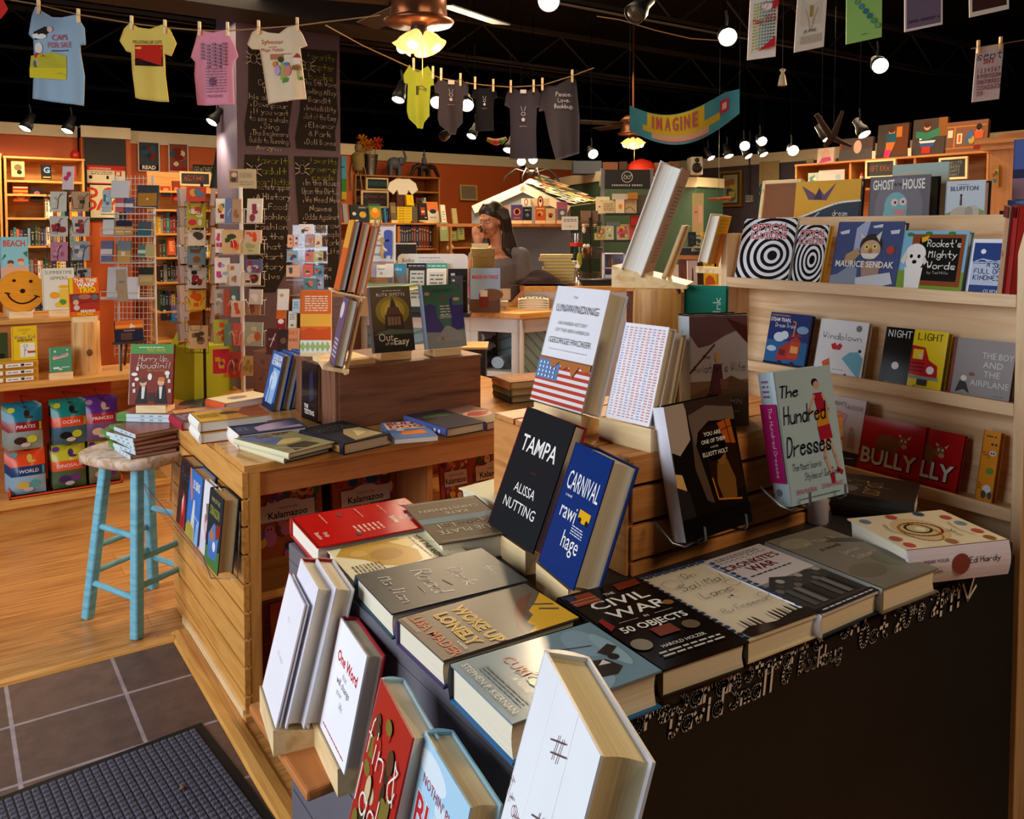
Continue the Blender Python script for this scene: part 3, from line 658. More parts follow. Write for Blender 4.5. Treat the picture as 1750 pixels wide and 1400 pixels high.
# ------------------------------------------------------------------ books lying on the desk
TXT1='ece6da'
lay('glossy red hardcover lying on the far corner of the black desk',(496,885),(542,936),(690,850),DZ,.038,'c0120f',
    [('r',0,0,1,.02,'7d1216'),('l',[(.48,.05),(.48,.96)],.004,'a00e0d'),('n',.6,.36,.82,.6,6,'e3c0b0'),('t','Sticks',.62,.82,.045,TXT1,{'b':.02,'mw':.4}),('t','and',.62,.765,.035,TXT1,{'mw':.3}),('t','Stones',.62,.7,.045,TXT1,{'b':.02,'mw':.4}),
     ('t','Emily',.72,.12,.035,TXT1,{'mw':.3}),('t','Bazelon',.72,.06,.035,TXT1,{'mw':.4})]+[('e',x,y,.05,.025,'5c5350') for x,y in ((.2,.36),(.85,.36),(.2,.9),(.85,.9))]+[('n',.1,y,.4,y+.03,1,'d59a90') for y in (.2,.5,.7)],rough=.16,pages='efe6d8')
lay('cream hardcover with an ochre stain, between the red and the dark one',(559,941),(604,990),(738,899),DZ,.03,'e6dcb4',
    [('p',[(.02,.12),(.25,.02),(.5,.2),(.75,.3),(.9,.45),(.8,.62),(.5,.66),(.3,.6),(.05,.62)],'b98e2c'),('e',.45,.4,.18,.2,'a4771f'),('e',.3,.2,.1,.1,'c9a14a'),('p',[(.1,.5),(.4,.62),(.3,.7),(.08,.66)],'d8bc72'),
     ('n',.62,.05,.96,.3,8,'5a4a2e'),('t','YES IS THE ANSWER',.52,.74,.05,'2c2418',{'b':.03,'mw':.92}),('n',.1,.69,.9,.72,1,'5a4a2e')]+[('l',[(.3,.8),(.4,.86),(.55,.9),(.7,.97)],.008,'8a744a'),('l',[(.4,.86),(.35,.96)],.006,'8a744a'),('l',[(.55,.9),(.75,.88)],.006,'8a744a')],W=.155,spine='5e1f3a',back='5e1f3a',rough=.3)
lay('slate-black hardcover with handwritten white lettering, in the desk\'s front row',(606.7,983.6),(669.6,1049.7),(822,936.5),DZ,.04,'333a40',
    [('r',0,.75,1,1,'2f3d46'),('h','the',.58,.84,.07,TXT1,{'w':.08,'sl':.2}),('h','Dark',.56,.6,.1,TXT1,{'w':.08,'sl':.2,'mw':.8}),('h','Road',.5,.36,.13,TXT1,{'w':.08,'sl':.2,'mw':.82}),('h','Ma Jian',.52,.12,.09,TXT1,{'w':.09,'sl':.2,'mw':.85}),
     ('l',[(.55,.5),(.7,.52)],.02,'1c1512'),('n',.55,.3,.75,.32,1,'7d858a')],spine='2d4a5c',back='2d4a5c',rough=.35)
lay('brown-grey hardcover with outlined yellow lettering and a yellow corner',(677.4,1057.4),(757.6,1129.7),(893,995),DZ,.04,'5d5348',
    [('p',[(.3,1),(1,1),(1,.62),(.9,.7),(.8,.68),(.7,.77),(.6,.78),(.45,.9)],'e0ac1c'),('p',[(.25,.96),(.4,.86),(.6,.76),(.8,.66),(.95,.6),(.8,.6),(.5,.7),(.3,.82)],'6b3a20'),('l',[(.5,.86),(.6,.97)],.03,'4a3a50'),('l',[(.62,.86),(.72,.96)],.03,'4a3a50'),
     ('t','LISA MADER',.55,.07,.075,'b8552a',{'mw':.9,'b':.02}),('t','WOKE UP',.55,.36,.09,'d8ac2a',{'mw':.9,'b':.05}),('t','WOKE UP',.55,.36,.09,'6a5436',{'mw':.9,'b':-.02}),('t','LONELY',.54,.22,.09,'d8ac2a',{'mw':.9,'b':.05}),('t','LONELY',.54,.22,.09,'6a5436',{'mw':.9,'b':-.02}),('n',.05,.02,.4,.05,3,'c9bda8'),('t','A NOVEL',.86,.17,.02,TXT1)],spine='4a3a6a',back='4a3a6a',rough=.3)
lay('blue-grey hardcover with a diving dark-coated figure, at the desk\'s near edge',(768.6,1134.4),(875.4,1238),(1007.4,1063.7),DZ,.05,'6c8a9a',
    [('e',.3,.8,.25,.16,'7f9cae'),('e',.8,.6,.2,.2,'86a2b4'),('e',.5,.9,.3,.08,'8ba9b6'),('p',[(.38,.3),(.5,.38),(.55,.5),(.58,.7),(.62,.8),(.78,.84),(.86,.76),(.82,.6),(.74,.5),(.6,.46),(.48,.3),(.4,.26)],'2b2120'),('e',.62,.86,.05,.05,'221a1a'),('p',[(.5,.8),(.42,.92),(.5,.95),(.6,.84)],'2b2120'),('p',[(.62,.78),(.7,.8),(.68,.72)],'d8cfc4'),('l',[(.3,.62),(.38,.82)],.012,'3a2c22'),
     ('t','THE',.72,.42,.045,'b8423a',{}),('t','CURIOSITY',.54,.28,.075,'b8423a',{'mw':.9}),('e',.62,.31,.05,.05,'c9a24a'),('t','A Novel',.6,.21,.035,'e0dcc8',{'sl':.3}),('n',.2,.11,.85,.18,3,'46606a'),('t','STEPHEN P. KIERNAN',.5,.04,.042,'e0dcc8',{'mw':.92})],spine='1c2024',back='2b6ea8',rough=.22)
lay('black hardcover with big white serif-like capitals and small artefacts',(1131,1147),(1280.4,1096.7),(956.7,1021),DZ,.04,'120d0c',
    [('t','THE',.5,.87,.03,TXT1),('t','CIVIL',.5,.73,.1,TXT1,{'mw':.86,'cx':1.3,'b':.01}),('t','WAR',.55,.585,.1,TXT1,{'mw':.7,'cx':1.3,'b':.01}),('t','IN',.52,.52,.025,TXT1),('l',[(.2,.53),(.42,.53)],.004,TXT1),('l',[(.62,.53),(.84,.53)],.004,TXT1),('t','50 OBJECTS',.5,.41,.065,TXT1,{'mw':.9,'b':.02}),
     ('r',.04,.82,.34,.96,'8a3a24'),('l',[(.04,.85),(.34,.85)],.008,'c9a07a'),('l',[(.04,.89),(.34,.89)],.008,'c9a07a'),('r',.04,.9,.14,.96,'26304a'),('p',[(.62,.88),(.92,.9),(.94,.98),(.64,.97)],'7d2a1a'),('e',.88,.6,.06,.05,'8c5a2a'),('p',[(.03,.46),(.12,.5),(.1,.62),(.04,.6)],'8c2020'),('e',.12,.26,.1,.1,'8a8474'),('r',.36,.28,.6,.38,'7d3a28'),('e',.76,.31,.09,.08,'6b5a44'),('t','HAROLD HOLZER',.5,.17,.03,TXT1,{'mw':.5}),('n',.15,.08,.85,.15,2,'c9c2b4')],rough=.18)
flo=[('e',x+(i%2)*.012,y,.028,.03,'2e4a7c') for i,(x,y) in enumerate([(.035,.03+.052*j) for j in range(19)]+[(.965,.1+.05*j) for j in range(17)]+[(.08+.06*j,.965) for j in range(15)])]
lay('cream hardcover with calligraphy and a blue flower border',(1277,1096.7),(1401.4,1051),(1099.7,988),DZ,.034,'ddcfb4',
    flo+[('h','On',.5,.8,.075,'2a2220',{'w':.06,'sl':.3}),('h','Sal Mal',.5,.66,.085,'2a2220',{'w':.06,'sl':.3,'mw':.8}),('h','Lane',.47,.51,.085,'2a2220',{'w':.06,'sl':.3}),('h','Ru Freeman',.52,.29,.06,'3a4a6a',{'w':.06,'sl':.3,'mw':.66}),('o',.22,.78,.12,.1,.005,'4a3a34'),('o',.8,.6,.09,.07,.005,'4a3a34'),('o',.84,.36,.07,.05,.005,'4a3a34'),('e',.55,.455,.02,.02,'2e4a7c'),
         ('p',[(.04,0),(1,0),(1,.1),(.8,.1),(.5,.06),(.2,.1),(.04,.07)],'2a1a12')]+[('p',[(x-.018,.07),(x+.018,.07),(x+.012,.16),(x,.19),(x-.012,.16)],'241814') for x in (.2,.3,.36,.58,.64,.7,.8,.88)],rough=.3,spine='1c2433')
lay('pale hardcover with a wartime group photograph, third along the desk front',(1404.5,1052.7),(1505.7,1010),(1214.4,957),DZ,.036,'cfc8cc',
    [('r',0,.9,1,1,'c6bfc6'),('n',.15,.92,.85,.97,2,'6a5a60'),('t',"CRONKITE'S",.5,.775,.07,'6b1f2a',{'mw':.9,'b':.02}),('t','WAR',.5,.675,.08,'6b1f2a',{'b':.02}),('n',.15,.61,.85,.645,1,'3a3434'),('r',0,.06,1,.5,'8a8482'),('p',[(0,.06),(1,.06),(1,.42),(.8,.5),(.55,.47),(.3,.55),(.1,.45),(0,.46)],'3c3836')]
    +[('e',.1+.1*i,.36+.05*((i*7)%3),.05,.05,('6a6462','4b4644','a39c98')[i%3]) for i in range(9)]+[('r',.12+.14*i,.1,.2+.14*i,.34,('55504e','726c6a','2e2a29')[i%3]) for i in range(6)]+[('r',0,0,1,.06,'1c1a1c'),('n',.08,.015,.92,.045,1,'cfc8cc')]+[('e',.12+.09*i,.875,.012,.012,'3a3436') for i in range(9)],rough=.3,spine='d0ccd0',back='1f2a44')
lay('misty grey-green hardcover at the end of the desk\'s front row',(1508.6,1007),(1604,971.4),(1311,925.7),DZ,.042,'7a7468',
    [('e',.25,.85,.22,.14,'8f8a76'),('e',.8,.3,.2,.2,'6a6a58'),('e',.3,.25,.25,.16,'6e6858'),('p',[(.6,.75),(1,.6),(1,.68),(.7,.82)],'4e4c44'),('t','All That Is',.55,.76,.06,'b5aea2',{'mw':.86}),('t','a novel',.5,.64,.055,'2a2826'),('t','James',.6,.51,.06,'c2b3a4'),('t','Salter',.62,.4,.065,'c2b3a4')],rough=.25)
dm=lay('black hardcover with looping gold script, behind the pole of the display stand',(1563,861.4),(1572,828),(1431,889),DZ,.05,'2b2620',[('h','script',.4,.3,.25,'b59a62',{'w':.05,'sl':.4,'mw':.6}),('h','elegia',.6,.65,.22,'b59a62',{'w':.05,'sl':.4,'mw':.6}),('e',.3,.55,.14,.1,'5b5254')],W=.165,H=.24,rough=.3)
tat=lay('tattoo-art hardcover, red roses and dragons on cream, tilted over the desk end',(1724,923),(1618,876),(1583,957),DZ,.062,'ddd0b4',
    [('e',.5,.55,.34,.3,'c9b48c'),('o',.5,.55,.2,.24,.03,'a8402c'),('o',.52,.56,.13,.14,.03,'4a6a3a'),('o',.42,.6,.26,.2,.02,'c08a2c'),('e',.5,.55,.06,.06,'e8dcc4')]+[('e',x,y,.07,.06,c) for x,y,c in ((.12,.9,'b8483c'),(.85,.9,'5a7f9c'),(.1,.12,'8a5a24'),(.3,.1,'b8483c'),(.55,.1,'6d8a9c'),(.75,.12,'b8483c'),(.92,.3,'3a4a6a'),(.9,.6,'b8483c'),(.1,.5,'9c6a3a'),(.3,.92,'a85a4a'))]+[('h','ink',.3,.3,.08,'2a2424',{'w':.08,'sl':.3}),('l',[(.2,.2),(.4,.25),(.6,.2)],.01,'5a3a3a',2),('l',[(.3,.75),(.5,.85),(.7,.8)],.012,'7d2f2a',2)],W=.165,rough=.3,spine='cfc6d4',spart=[('t','WEAR YOUR',.6,.74,.03,'2a2226',{'rot':-90,'mw':1.4}),('t','DREAMS',.3,.74,.025,'2a2226',{'rot':-90}),('e',.5,.5,.3,.3,'7d3a34'),('h','Ed Hardy',.5,.26,.05,'1c181c',{'rot':-90,'mw':1.7})])
lay('brown and blue title-lettered hardcover lying upside down behind the wedge blocks',(812,847),(716,860),(828,930),DZ-.0,.045,'5f4c3a',
    [('r',.04,.03,.96,.04,'b5a488'),('r',.04,.96,.96,.97,'b5a488'),('r',.0,.44,1,.56,'5d7a88'),('t','KATE',.45,.32,.06,'c9bda0',{'mw':.5,'rot':0}),('t','CHRISTENSEN',.5,.22,.06,'c9bda0',{'mw':.85}),('t','BLUE PLATE',.5,.74,.09,'c9bda0',{'mw':.8}),('h','Special',.5,.6,.1,'c9bda0',{'mw':.7})],H=.235,W=.16,spine='cfc4aa')
lay('pale green hardcover lying behind the black chalk-lettered one',(870,812),(805,829),(890,850),DZ,.04,'dcdcb8',[('t','ALLEN',.5,.4,.06,'a8563c',{'mw':.8})],W=.15,H=.22)

# ------------------------------------------------------------------ books leaning on wedge blocks, facing the window
def onblock(lab,BL,BR,TL,base,bh,tilt,T,cov,art,blk,bw=None,off=0,**k):
    bd=k.pop('bd',.085)
    r,a,e=stand(lab,BL,BR,TL,base+bh,tilt,T,cov,art,**k)
    w=bw or (PZ(*BR,base+bh)-PZ(*BL,base+bh)).length
    block(blk,a,e,w,bh,bd,tilt,off=off); return r,a,e
onblock('black hardcover chalk-lettered in white, leaning on a wedge before the crate',(833,893.6),(910,947),(877,694),DZ,.045,22,.028,'17181c',
        [('t','TAMPA',.5,.66,.13,'efeae6',{'mw':.84,'b':.01,'cx':.9}),('t','a novel',.55,.52,.02,'7a2020'),('t','ALISSA',.5,.34,.075,'efeae6',{'mw':.58}),('t','NUTTING',.5,.2,.08,'efeae6',{'mw':.72})],'pine wedge block under the black chalk-lettered hardcover',bw=.15,off=.01,spine='a81c22',back='a81c22',rough=.6)
onblock('dark blue hardcover with tall white letters and a yellow taxi',(919.4,959.6),(979,1009.8),(963.4,755.3),DZ,.045,20,.052,'16306f',
        [('t','CARNIVAL',.52,.64,.15,'efeae6',{'mw':.84,'cx':.5}),('t','a novel',.25,.585,.025,'efeae6'),('t','rawi',.36,.42,.13,'efeae6',{'mw':.6,'cx':.8}),('t','hage',.62,.22,.13,'efeae6',{'mw':.6,'cx':.8}),('e',.76,.5,.13,.07,'e0a820'),('r',.62,.49,.9,.55,'e0a820'),('e',.68,.475,.035,.035,'2a2010'),('e',.85,.475,.035,.035,'2a2010'),('n',.55,.34,.85,.42,4,'cfd4e6')],'pine wedge block under the dark blue taxi hardcover',bw=.12,rough=.2)
onblock('white hardcover with a dripping striped flag, on the crate',(905.7,682),(993,707.8),(954,488.6),KZ,.042,17,.05,'e6e4ea',
        [('p',[(0,0),(1,0),(1,.38),(0,.38)],'e2dcdc')]+[('r',0,.015+.056*i,1,.043+.056*i,'b8402f') for i in range(6)]+[('r',0,.2,.42,.38,'5f7fae')]+[('e',.05+.075*i,.225+.036*j,.012,.016,'eef0f4') for i in range(5) for j in range(4)]+[('p',[(0,.38),(1,.38),(1,.33),(.9,.31),(.8,.35),(.7,.25),(.62,.34),(.5,.3),(.42,.36),(.3,.3),(.22,.37),(.1,.36),(0,.37)],'b06a34'),('r',0,.378,1,.386,'6b4a34'),
         ('t','THE',.42,.9,.022,'8a8688'),('t','UNWINDING',.5,.78,.065,'6f6a70',{'mw':.88}),('t','AN INNER HISTORY',.48,.67,.03,'8a8688',{'mw':.6}),('t','OF THE NEW AMERICA',.5,.61,.03,'8a8688',{'mw':.7}),('t','GEORGE PACKER',.5,.51,.05,'6f6a70',{'mw':.86}),('n',.15,.45,.85,.465,1,'b5b0b4')],'pine wedge block under the white flag hardcover',bw=.16,off=.02,spine='d8d4d8')
redrows=[('n',.05+.105*i,.03,.115+.105*i,.97,34,'d88c86' if i%3 else 'a8a4c4') for i in range(9)]
onblock('white hardcover covered in rows of small red print, on the crate',(1034,712),(1108.9,730),(1071.6,551),KZ,.045,17,.022,'f0ecf2',redrows,'pine wedge block under the red-print white hardcover',bw=.13,off=-.012,spine='3a2a5c')
stand('plain white-edged hardcover directly behind the red-print one',(1046,706),(1124,722),(1086,560),KZ+.03,17,.02,'c9b9a8',W=.13)
avi,a,e=stand('tall grey-brown hardcover of a woman under an umbrella, upright on the crate',(1181,735),(1280,727),(1183.4,541),KZ,3,.045,'9a8f96',[
    ('r',0,0,1,.42,'6d5140'),('p',[(0,.3),(.25,.35),(.5,.4),(.7,.46),(1,.38),(1,0),(0,0)],'5a4030'),('p',[(0,1),(1,1),(1,.8),(.8,.86),(.6,.82),(.35,.74),(.15,.72),(0,.84)],'5b3f42'),('p',[(.62,.98),(1,.9),(1,.74),(.8,.86)],'4a2220'),('l',[(.42,.74),(.0,.5)],.03,'4a2a24'),
    ('e',.46,.62,.05,.02,'b5834e'),('e',.46,.65,.035,.035,'b5834e'),('e',.46,.6,.03,.035,'a9846c'),('p',[(.4,.57),(.53,.57),(.56,.42),(.5,.2),(.36,.2),(.38,.42)],'4a2730'),('p',[(.5,.44),(.66,.42),(.64,.34),(.52,.34)],'6b4a3a'),('l',[(.4,.5),(.33,.3)],.03,'4a2730'),('r',.28,.27,.38,.31,'2a1c18'),
    ('t','The',.28,.62,.035,'241d20'),('h',"Aviator's Wife",.5,.5,.08,'241d20',{'w':.06,'mw':.9,'cx':.7}),('t','BENJAMIN',.62,.2,.05,'d8cfc8',{'mw':.5,'b':-.02}),('n',.5,.13,.85,.145,1,'b5aca6')],rough=.3,
    spine='b9c4cc',spart=[('h',"The Aviator's Wife",.5,.7,.5*.05,'2a3a4a',{'rot':-90,'w':.08,'cx':1.1}),('t','MELANIE BENJ',.5,.22,.02,'4a6a8a',{'rot':-90})],back='141416')
nb_=Z1.cross(e);nb_=nb_ if nb_.dot(FH)>0 else -nb_;a=a+nb_*.05+e*.03
stand('black-backed hardcover standing behind the umbrella one', None, None,(1262,545),0,3,.05,'141416',depth=(a,a+e*.13),W=.135,H=.225)

# ------------------------------------------------------------------ stump, easel and the big white open-backed book
stp=PD(1122,560,1.95);st=MB();r_=random.Random(3)
st.lathe([(.057,0),(.056,.05),(.054,.12),(.055,.2),(.054,.262),(.050,.268)],wood('log','z',.55),22)
sx,sy=1.36,1.40
for i,(x,y,z) in enumerate(st.v):
    a_=math.atan2(y,x);k=1+.03*math.sin(3*a_+1)+.018*math.sin(7*a_);st.v[i]=(x*k,y*k,z)
sroot=thing('log_stump','short barkless log stump standing on the pine crate','log',(sx,sy,KZ));part('log_body',st,sroot);part('cut_face',MB().lathe([(.001,.2685),(.05,.2684)],noisemat('endgrain',('c99a5e','dab27a'),(30,30,1),.6),22),sroot)
SZ=KZ+.268
ang=math.radians(20);e_=(-FH*math.cos(math.radians(18))-RT*math.sin(math.radians(18))).normalized();n_=Z1.cross(e_)
if n_.dot(RT)<0:n_=-n_
u_=Vector((0,0,math.cos(ang)))+n_*math.sin(ang);w_=e_.cross(u_)
b0=PD(1096.3,474.9,1.9);BW,BH,BT=.165,.262,.052
wr=book('big white hardcover seen from its fore-edge, leaning on a dowel easel',frame(b0-e_*BW,e_,u_,w_),BW,BH,BT,'e8e2ec',back='a8876f',spine='d8d0d8',pages='f6f2ea',
          backart=[('n',.3,.55,.82,.86,9,'6d4f40'),('n',.35,.12,.85,.5,12,'7a5542'),('h','Lee',.6,.9,.035,'2a1c18',{'w':.1}),('h','by Lee',.55,.52,.03,'2a1c18',{'w':.1})],rough=.5)
ea=thing('book_easel','pine easel of a wedge and two dowels, on the log stump','easel',(sx,sy,SZ));ex,ey=e_,n_
c0=b0-e_*BW*.5;c0.z=SZ
we=MB();q=[]
for s in (-.075,.075):q+=[c0+ex*s-n_*.07,c0+ex*s-n_*.07+V(0,0,.05),c0+ex*s+n_*.10+V(0,0,.008),c0+ex*s+n_*.10]
we.add(q,[(0,1,2,3),(7,6,5,4),(0,4,5,1),(1,5,6,2),(2,6,7,3),(3,7,4,0)],wood('pine','x'))
part('wedge',we,ea,world=True)
for s in (-.045,.045):
    p=c0+ex*s+n_*.045+V(0,0,.02);part('dowel',MB().tube([p,p+u_*.13],.0055,wood('pine','z'),10),ea,world=True)
# ------------------------------------------------------------------ two books on wire easels hooked to the crate
STEEL=metal('8b8f98',.35)
def tilted(label,TLs,BL,BR,TL,Y,T,cov,art,**k):
    """A book on a wire stand: three corners of its cover on a plane through Y, turned in that plane."""
    a,b,c=PY(*BL,Y),PY(*BR,Y-.012),PY(*TL,Y+.05)
    e=b-a;W=e.length;e.normalize();u=c-a;H=u.length;u=(u-e*u.dot(e)).normalized();w=e.cross(u)
    return book(label,frame(a-w*T,e,u,w),W,H,T,cov,art,**k),a,e,u,w,W
def wirestand(label,a,e,u,w,W,T,Yb):
    r=thing('wire_easel',label,'wire stand',a)
    o=a-u*.004
    for s in (.18,.8):
        p=o+e*W*s
        part('hook',MB().tube([p+w*.022+u*.028,p+w*.02+u*.006,p+w*.008-u*.002,p-w*(T+.006)-u*.001],.0026,STEEL,8),r,world=True)
    p0,p1=o+e*W*.18-w*(T+.006),o+e*W*.8-w*(T+.006)
    part('frame',MB().tube([p0,p0+u*.12,p1+u*.12,p1],.0024,STEEL,8).tube([p0,p1],.0024,STEEL,8).tube([o-e*.035+u*.045-w*T,o-e*.03+u*.01,o-e*.005-u*.002,p1],.0024,STEEL,8),r,world=True)
    q=(p0+p1)/2;part('hanger',MB().tube([q,Vector((q.x,Yb-.003,q.z-.005))],.0026,STEEL,8),r,world=True)
b,a,e,u,w,W=tilted('brown-black hardcover of a man seen through a car window, on a wire stand', None,(1172.4,928),(1285.5,892),(1114,702),1.03,.035,'17110d',[
    ('p',[(0,1),(.3,1),(.3,.72),(.12,.62),(0,.66)],'b5a49c'),('p',[(.28,1),(1,1),(1,.9),(.8,.93),(.5,.88),(.36,.78)],'3a2c26'),('p',[(.32,.9),(.6,.95),(1,.9),(1,.8),(.6,.83),(.42,.76),(.33,.6)],'6e5c52'),('p',[(.33,.78),(.45,.4),(.5,.22),(.4,.25),(.3,.5)],'5a463a'),
    ('p',[(0,.5),(.1,.48),(.15,.3),(.1,.2),(0,.24)],'e0b878'),('p',[(0,.4),(.16,.35),(.22,.1),(0,.05)],'2a2426'),('p',[(.46,.78),(.9,.82),(.96,.6),(.98,.28),(.6,.22),(.5,.4)],'2a150a'),('p',[(.72,.8),(.92,.82),(.95,.62),(.8,.64)],'b5581c'),('l',[(.84,.82),(.88,.62)],.012,'3a1c0c'),('l',[(.75,.74),(.94,.76)],.01,'3a1c0c'),('p',[(.62,.5),(.78,.52),(.86,.36),(.84,.22),(.64,.22),(.58,.36)],'7a5326'),('e',.7,.54,.07,.08,'8a5a30'),('l',[(.52,.4),(.56,.24),(.9,.2)],.02,'c9752c'),
    ('e',.62,.64,.17,.17,'0b0908'),('t','YOU ARE',.62,.72,.03,TXT1,{'mw':.26,'b':.02}),('t','ONE OF THEM',.62,.665,.03,TXT1,{'mw':.36,'b':.02}),('t','A NOVEL',.62,.625,.014,TXT1),('t','ELLIOTT HOLT',.62,.57,.032,TXT1,{'mw':.38,'b':.02}),('r',0,0,1,.16,'0e0b0a')],spine='e6e4ee',back='0e0b0a',rough=.22)
wirestand('grey wire stand under the car-window hardcover, hooked to the crate',a,e,u,w,W,.035,KY0)
SKIN='c99a84'
b,a,e,u,w,W=tilted('pale blue hardcover of a woman in a red top, magenta spine, on a wire stand', None,(1353,866.5),(1450,842.3),(1308,639),1.0,.04,'a9c2d4',[
    ('e',.68,.88,.06,.05,'231a18'),('e',.7,.86,.05,.05,SKIN),('p',[(.62,.8),(.78,.8),(.82,.66),(.66,.64)],'a01f38'),('l',[(.64,.78),(.52,.68),(.64,.62)],.03,SKIN),('l',[(.78,.78),(.86,.66),(.8,.58)],.03,SKIN),('p',[(.64,.64),(.82,.66),(.84,.55),(.62,.53)],'c98a2c'),('p',[(.62,.54),(.84,.55),(.86,.44),(.64,.42)],'a01f38'),('l',[(.72,.43),(.68,.3),(.76,.17)],.045,SKIN),('l',[(.8,.43),(.86,.3),(.9,.2)],.04,SKIN),('p',[(.72,.18),(.8,.18),(.8,.1),(.74,.1)],'a01f38'),('p',[(.86,.22),(.96,.18),(.94,.15),(.86,.18)],'a01f38'),
    ('h','The',.2,.8,.085,'131316',{'w':.12,'sl':.25}),('h','Hundred',.42,.6,.13,'131316',{'w':.1,'sl':.25,'mw':.74,'cx':.62}),('h','Dresses',.42,.36,.14,'131316',{'w':.1,'sl':.25,'mw':.76,'cx':.62}),
    ('h','The Most Iconic',.34,.25,.05,'131316',{'w':.1,'sl':.3,'mw':.5}),('h','Styles of Our Time',.58,.17,.05,'131316',{'w':.1,'sl':.3,'mw':.6}),('t','ERIN McKEAN',.28,.075,.035,'b8304a',{'mw':.34}),('t','DONNA MEHALKO',.74,.08,.035,'b8304a',{'mw':.38}),('n',.15,.03,.85,.045,1,'4a5a60')],
    spine='b5c9d2',spart=[('r',0,.17,1,.76,'b0206f'),('h','The Hundred Dresses',.5,.47,.035,'f0dce6',{'rot':-90,'w':.1,'mw':3.4}),('n',.3,.8,.7,.95,4,'8a5a8a'),('e',.5,.1,.18,.18,'6a7a86')],rough=.2)
wirestand('grey wire stand under the magenta-spined hardcover, hooked to the crate',a,e,u,w,W,.04,KY0)
# grey pole of a display stand
p=PZ(1397,893,.80);q=PY(1397,858,p.y)
ps=thing('display_pole','stub of a grey display pole with a round badge, beside the crate','pole',(p.x,p.y,DZ))
part('pole',MB().lathe([(.02,0),(.022,.004),(.022,.05),(.019,.056)],mat('aaa5b5',.4),24),ps)
part('badge',MB().add([(.0125+.006*math.cos(t),-.0185-.004*math.cos(t)*.3,.022+.007*math.sin(t)) for t in [i*PI/8 for i in range(16)]],[tuple(range(16))],mat('3a383f',.5)),ps)

# ================================================================== maple face-out bookcase beside the desk
BX,BYL,BYR=1.90,1.672,.872
bc=thing('face_out_bookcase','maple face-out bookcase for picture books, standing beside the black desk','bookcase',FX((BX,BYL,0)))
ml,mz=wood('maple','x',.4),wood('maple','z',.4);BW_=BYL-BYR
S1,S2,S3=PX(1243,473.3,BX).z,PX(1303.3,620,BX).z,PX(1432,793.8,BX).z
part('side_panel',MB().box((-.022,0,0),(.0,.30,1.405),mz),bc,bev=.002);part('side_panel',MB().box((BW_,0,0),(BW_+.022,.30,1.42),mz),bc,bev=.002)
for z in (S1,S2,S3,.58,.35):
    d=.17 if z==S1 else .08
    part('shelf',MB().box((0,0,z-.028),(BW_,.012,z),ml).box((0,.012,z-.03),(BW_,d,z-.012),ml),bc,'maple shelf with a front lip',bev=.0015)
    part('slanted_back',MB().add([(0,d,z-.012),(BW_,d,z-.012),(BW_,d+.05,z+.175),(0,d+.05,z+.175),(0,d+.012,z-.012),(BW_,d+.012,z-.012),(BW_,d+.062,z+.175),(0,d+.062,z+.175)],[(0,1,2,3),(7,6,5,4),(3,2,6,7),(0,4,5,1)],ml),bc)
part('back_panel',MB().box((0,.28,0),(BW_,.295,1.38),wood('maple','z',.4)),bc)
TOPZ=1.398
part('top_board',MB().box((-.022,.17,TOPZ-.018),(BW_+.38,.62,TOPZ),ml),bc,bev=.002)
part('lower_panel',MB().box((0,.10,0),(BW_,.11,S1-.03),ml),bc)
# notched upright of the slatted unit at the picture's edge
nu=MB();
for i in range(12):nu.box((1.985,.80,.55+.075*i),(2.03,.84,.61+.075*i),wood('dark','z'))
nu.box((2.0,.80,0),(2.03,.84,1.5),wood('dark','z'));nu.box((2.03,.2,0),(2.08,.84,1.5),mat('2a1512',.7))
solo('notched_upright',nu,'dark notched upright of the next display unit, beyond the maple bookcase','display unit')
def bk(label,BL,BR,TL,z,T,cov,art,tilt=14,**k):
    """Picture book on a shelf of the maple bookcase, its foot just behind the lip."""
    a,b=PX(*BL,BX+.016),PX(*BR,BX+.016);a.z=b.z=z-.011;c=PX(*TL,BX+.06)
    return stand(label,BL,BR,TL,z,tilt,T,cov,art,depth=(a,b),rough=k.pop('rough',.3),**k)
def swirl(cx,cy):
    out=[('r',0,0,1,1,'ececf0')]
    for i in range(15):
        k=1-i/15.5;out.append(('e',cx+(.5-cx)*k*.6,cy+(.45-cy)*k*.5,.93*k,.98*k,'17171a' if i%2==0 else 'e4e4e8'))
    return out
def clip01(items,asp):
    """Keep round art inside the cover: each ellipse becomes a polygon cut at the edges."""
    out=[]
    for it in items:
        if it[0]!='e':out.append(it); continue
        _,cx,cy,rx,ry,c=it
        out.append(('p',[(min(1,max(0,cx+rx*math.cos(2*PI*i/48))),min(1,max(0,cy+ry/asp*math.sin(2*PI*i/48)))) for i in range(48)],c))
    return out
opt=clip01(swirl(.66,.42),1.25)+[('t','OPTICAL',.52,.8,.12,'ececf0',{'b':.06,'mw':.86}),('t','OPTICAL',.52,.8,.12,'b3181f',{'b':.015,'mw':.84}),('t','ILLUSIONS',.52,.68,.1,'ececf0',{'b':.06,'mw':.86}),('t','ILLUSIONS',.52,.68,.1,'b3181f',{'b':.015,'mw':.84})]
bk('black and white swirl book, open wide at the end of the top row',(1254.5,474),(1345,480),(1274,374),S1,.012,'ececf0',opt,name='picture_book')
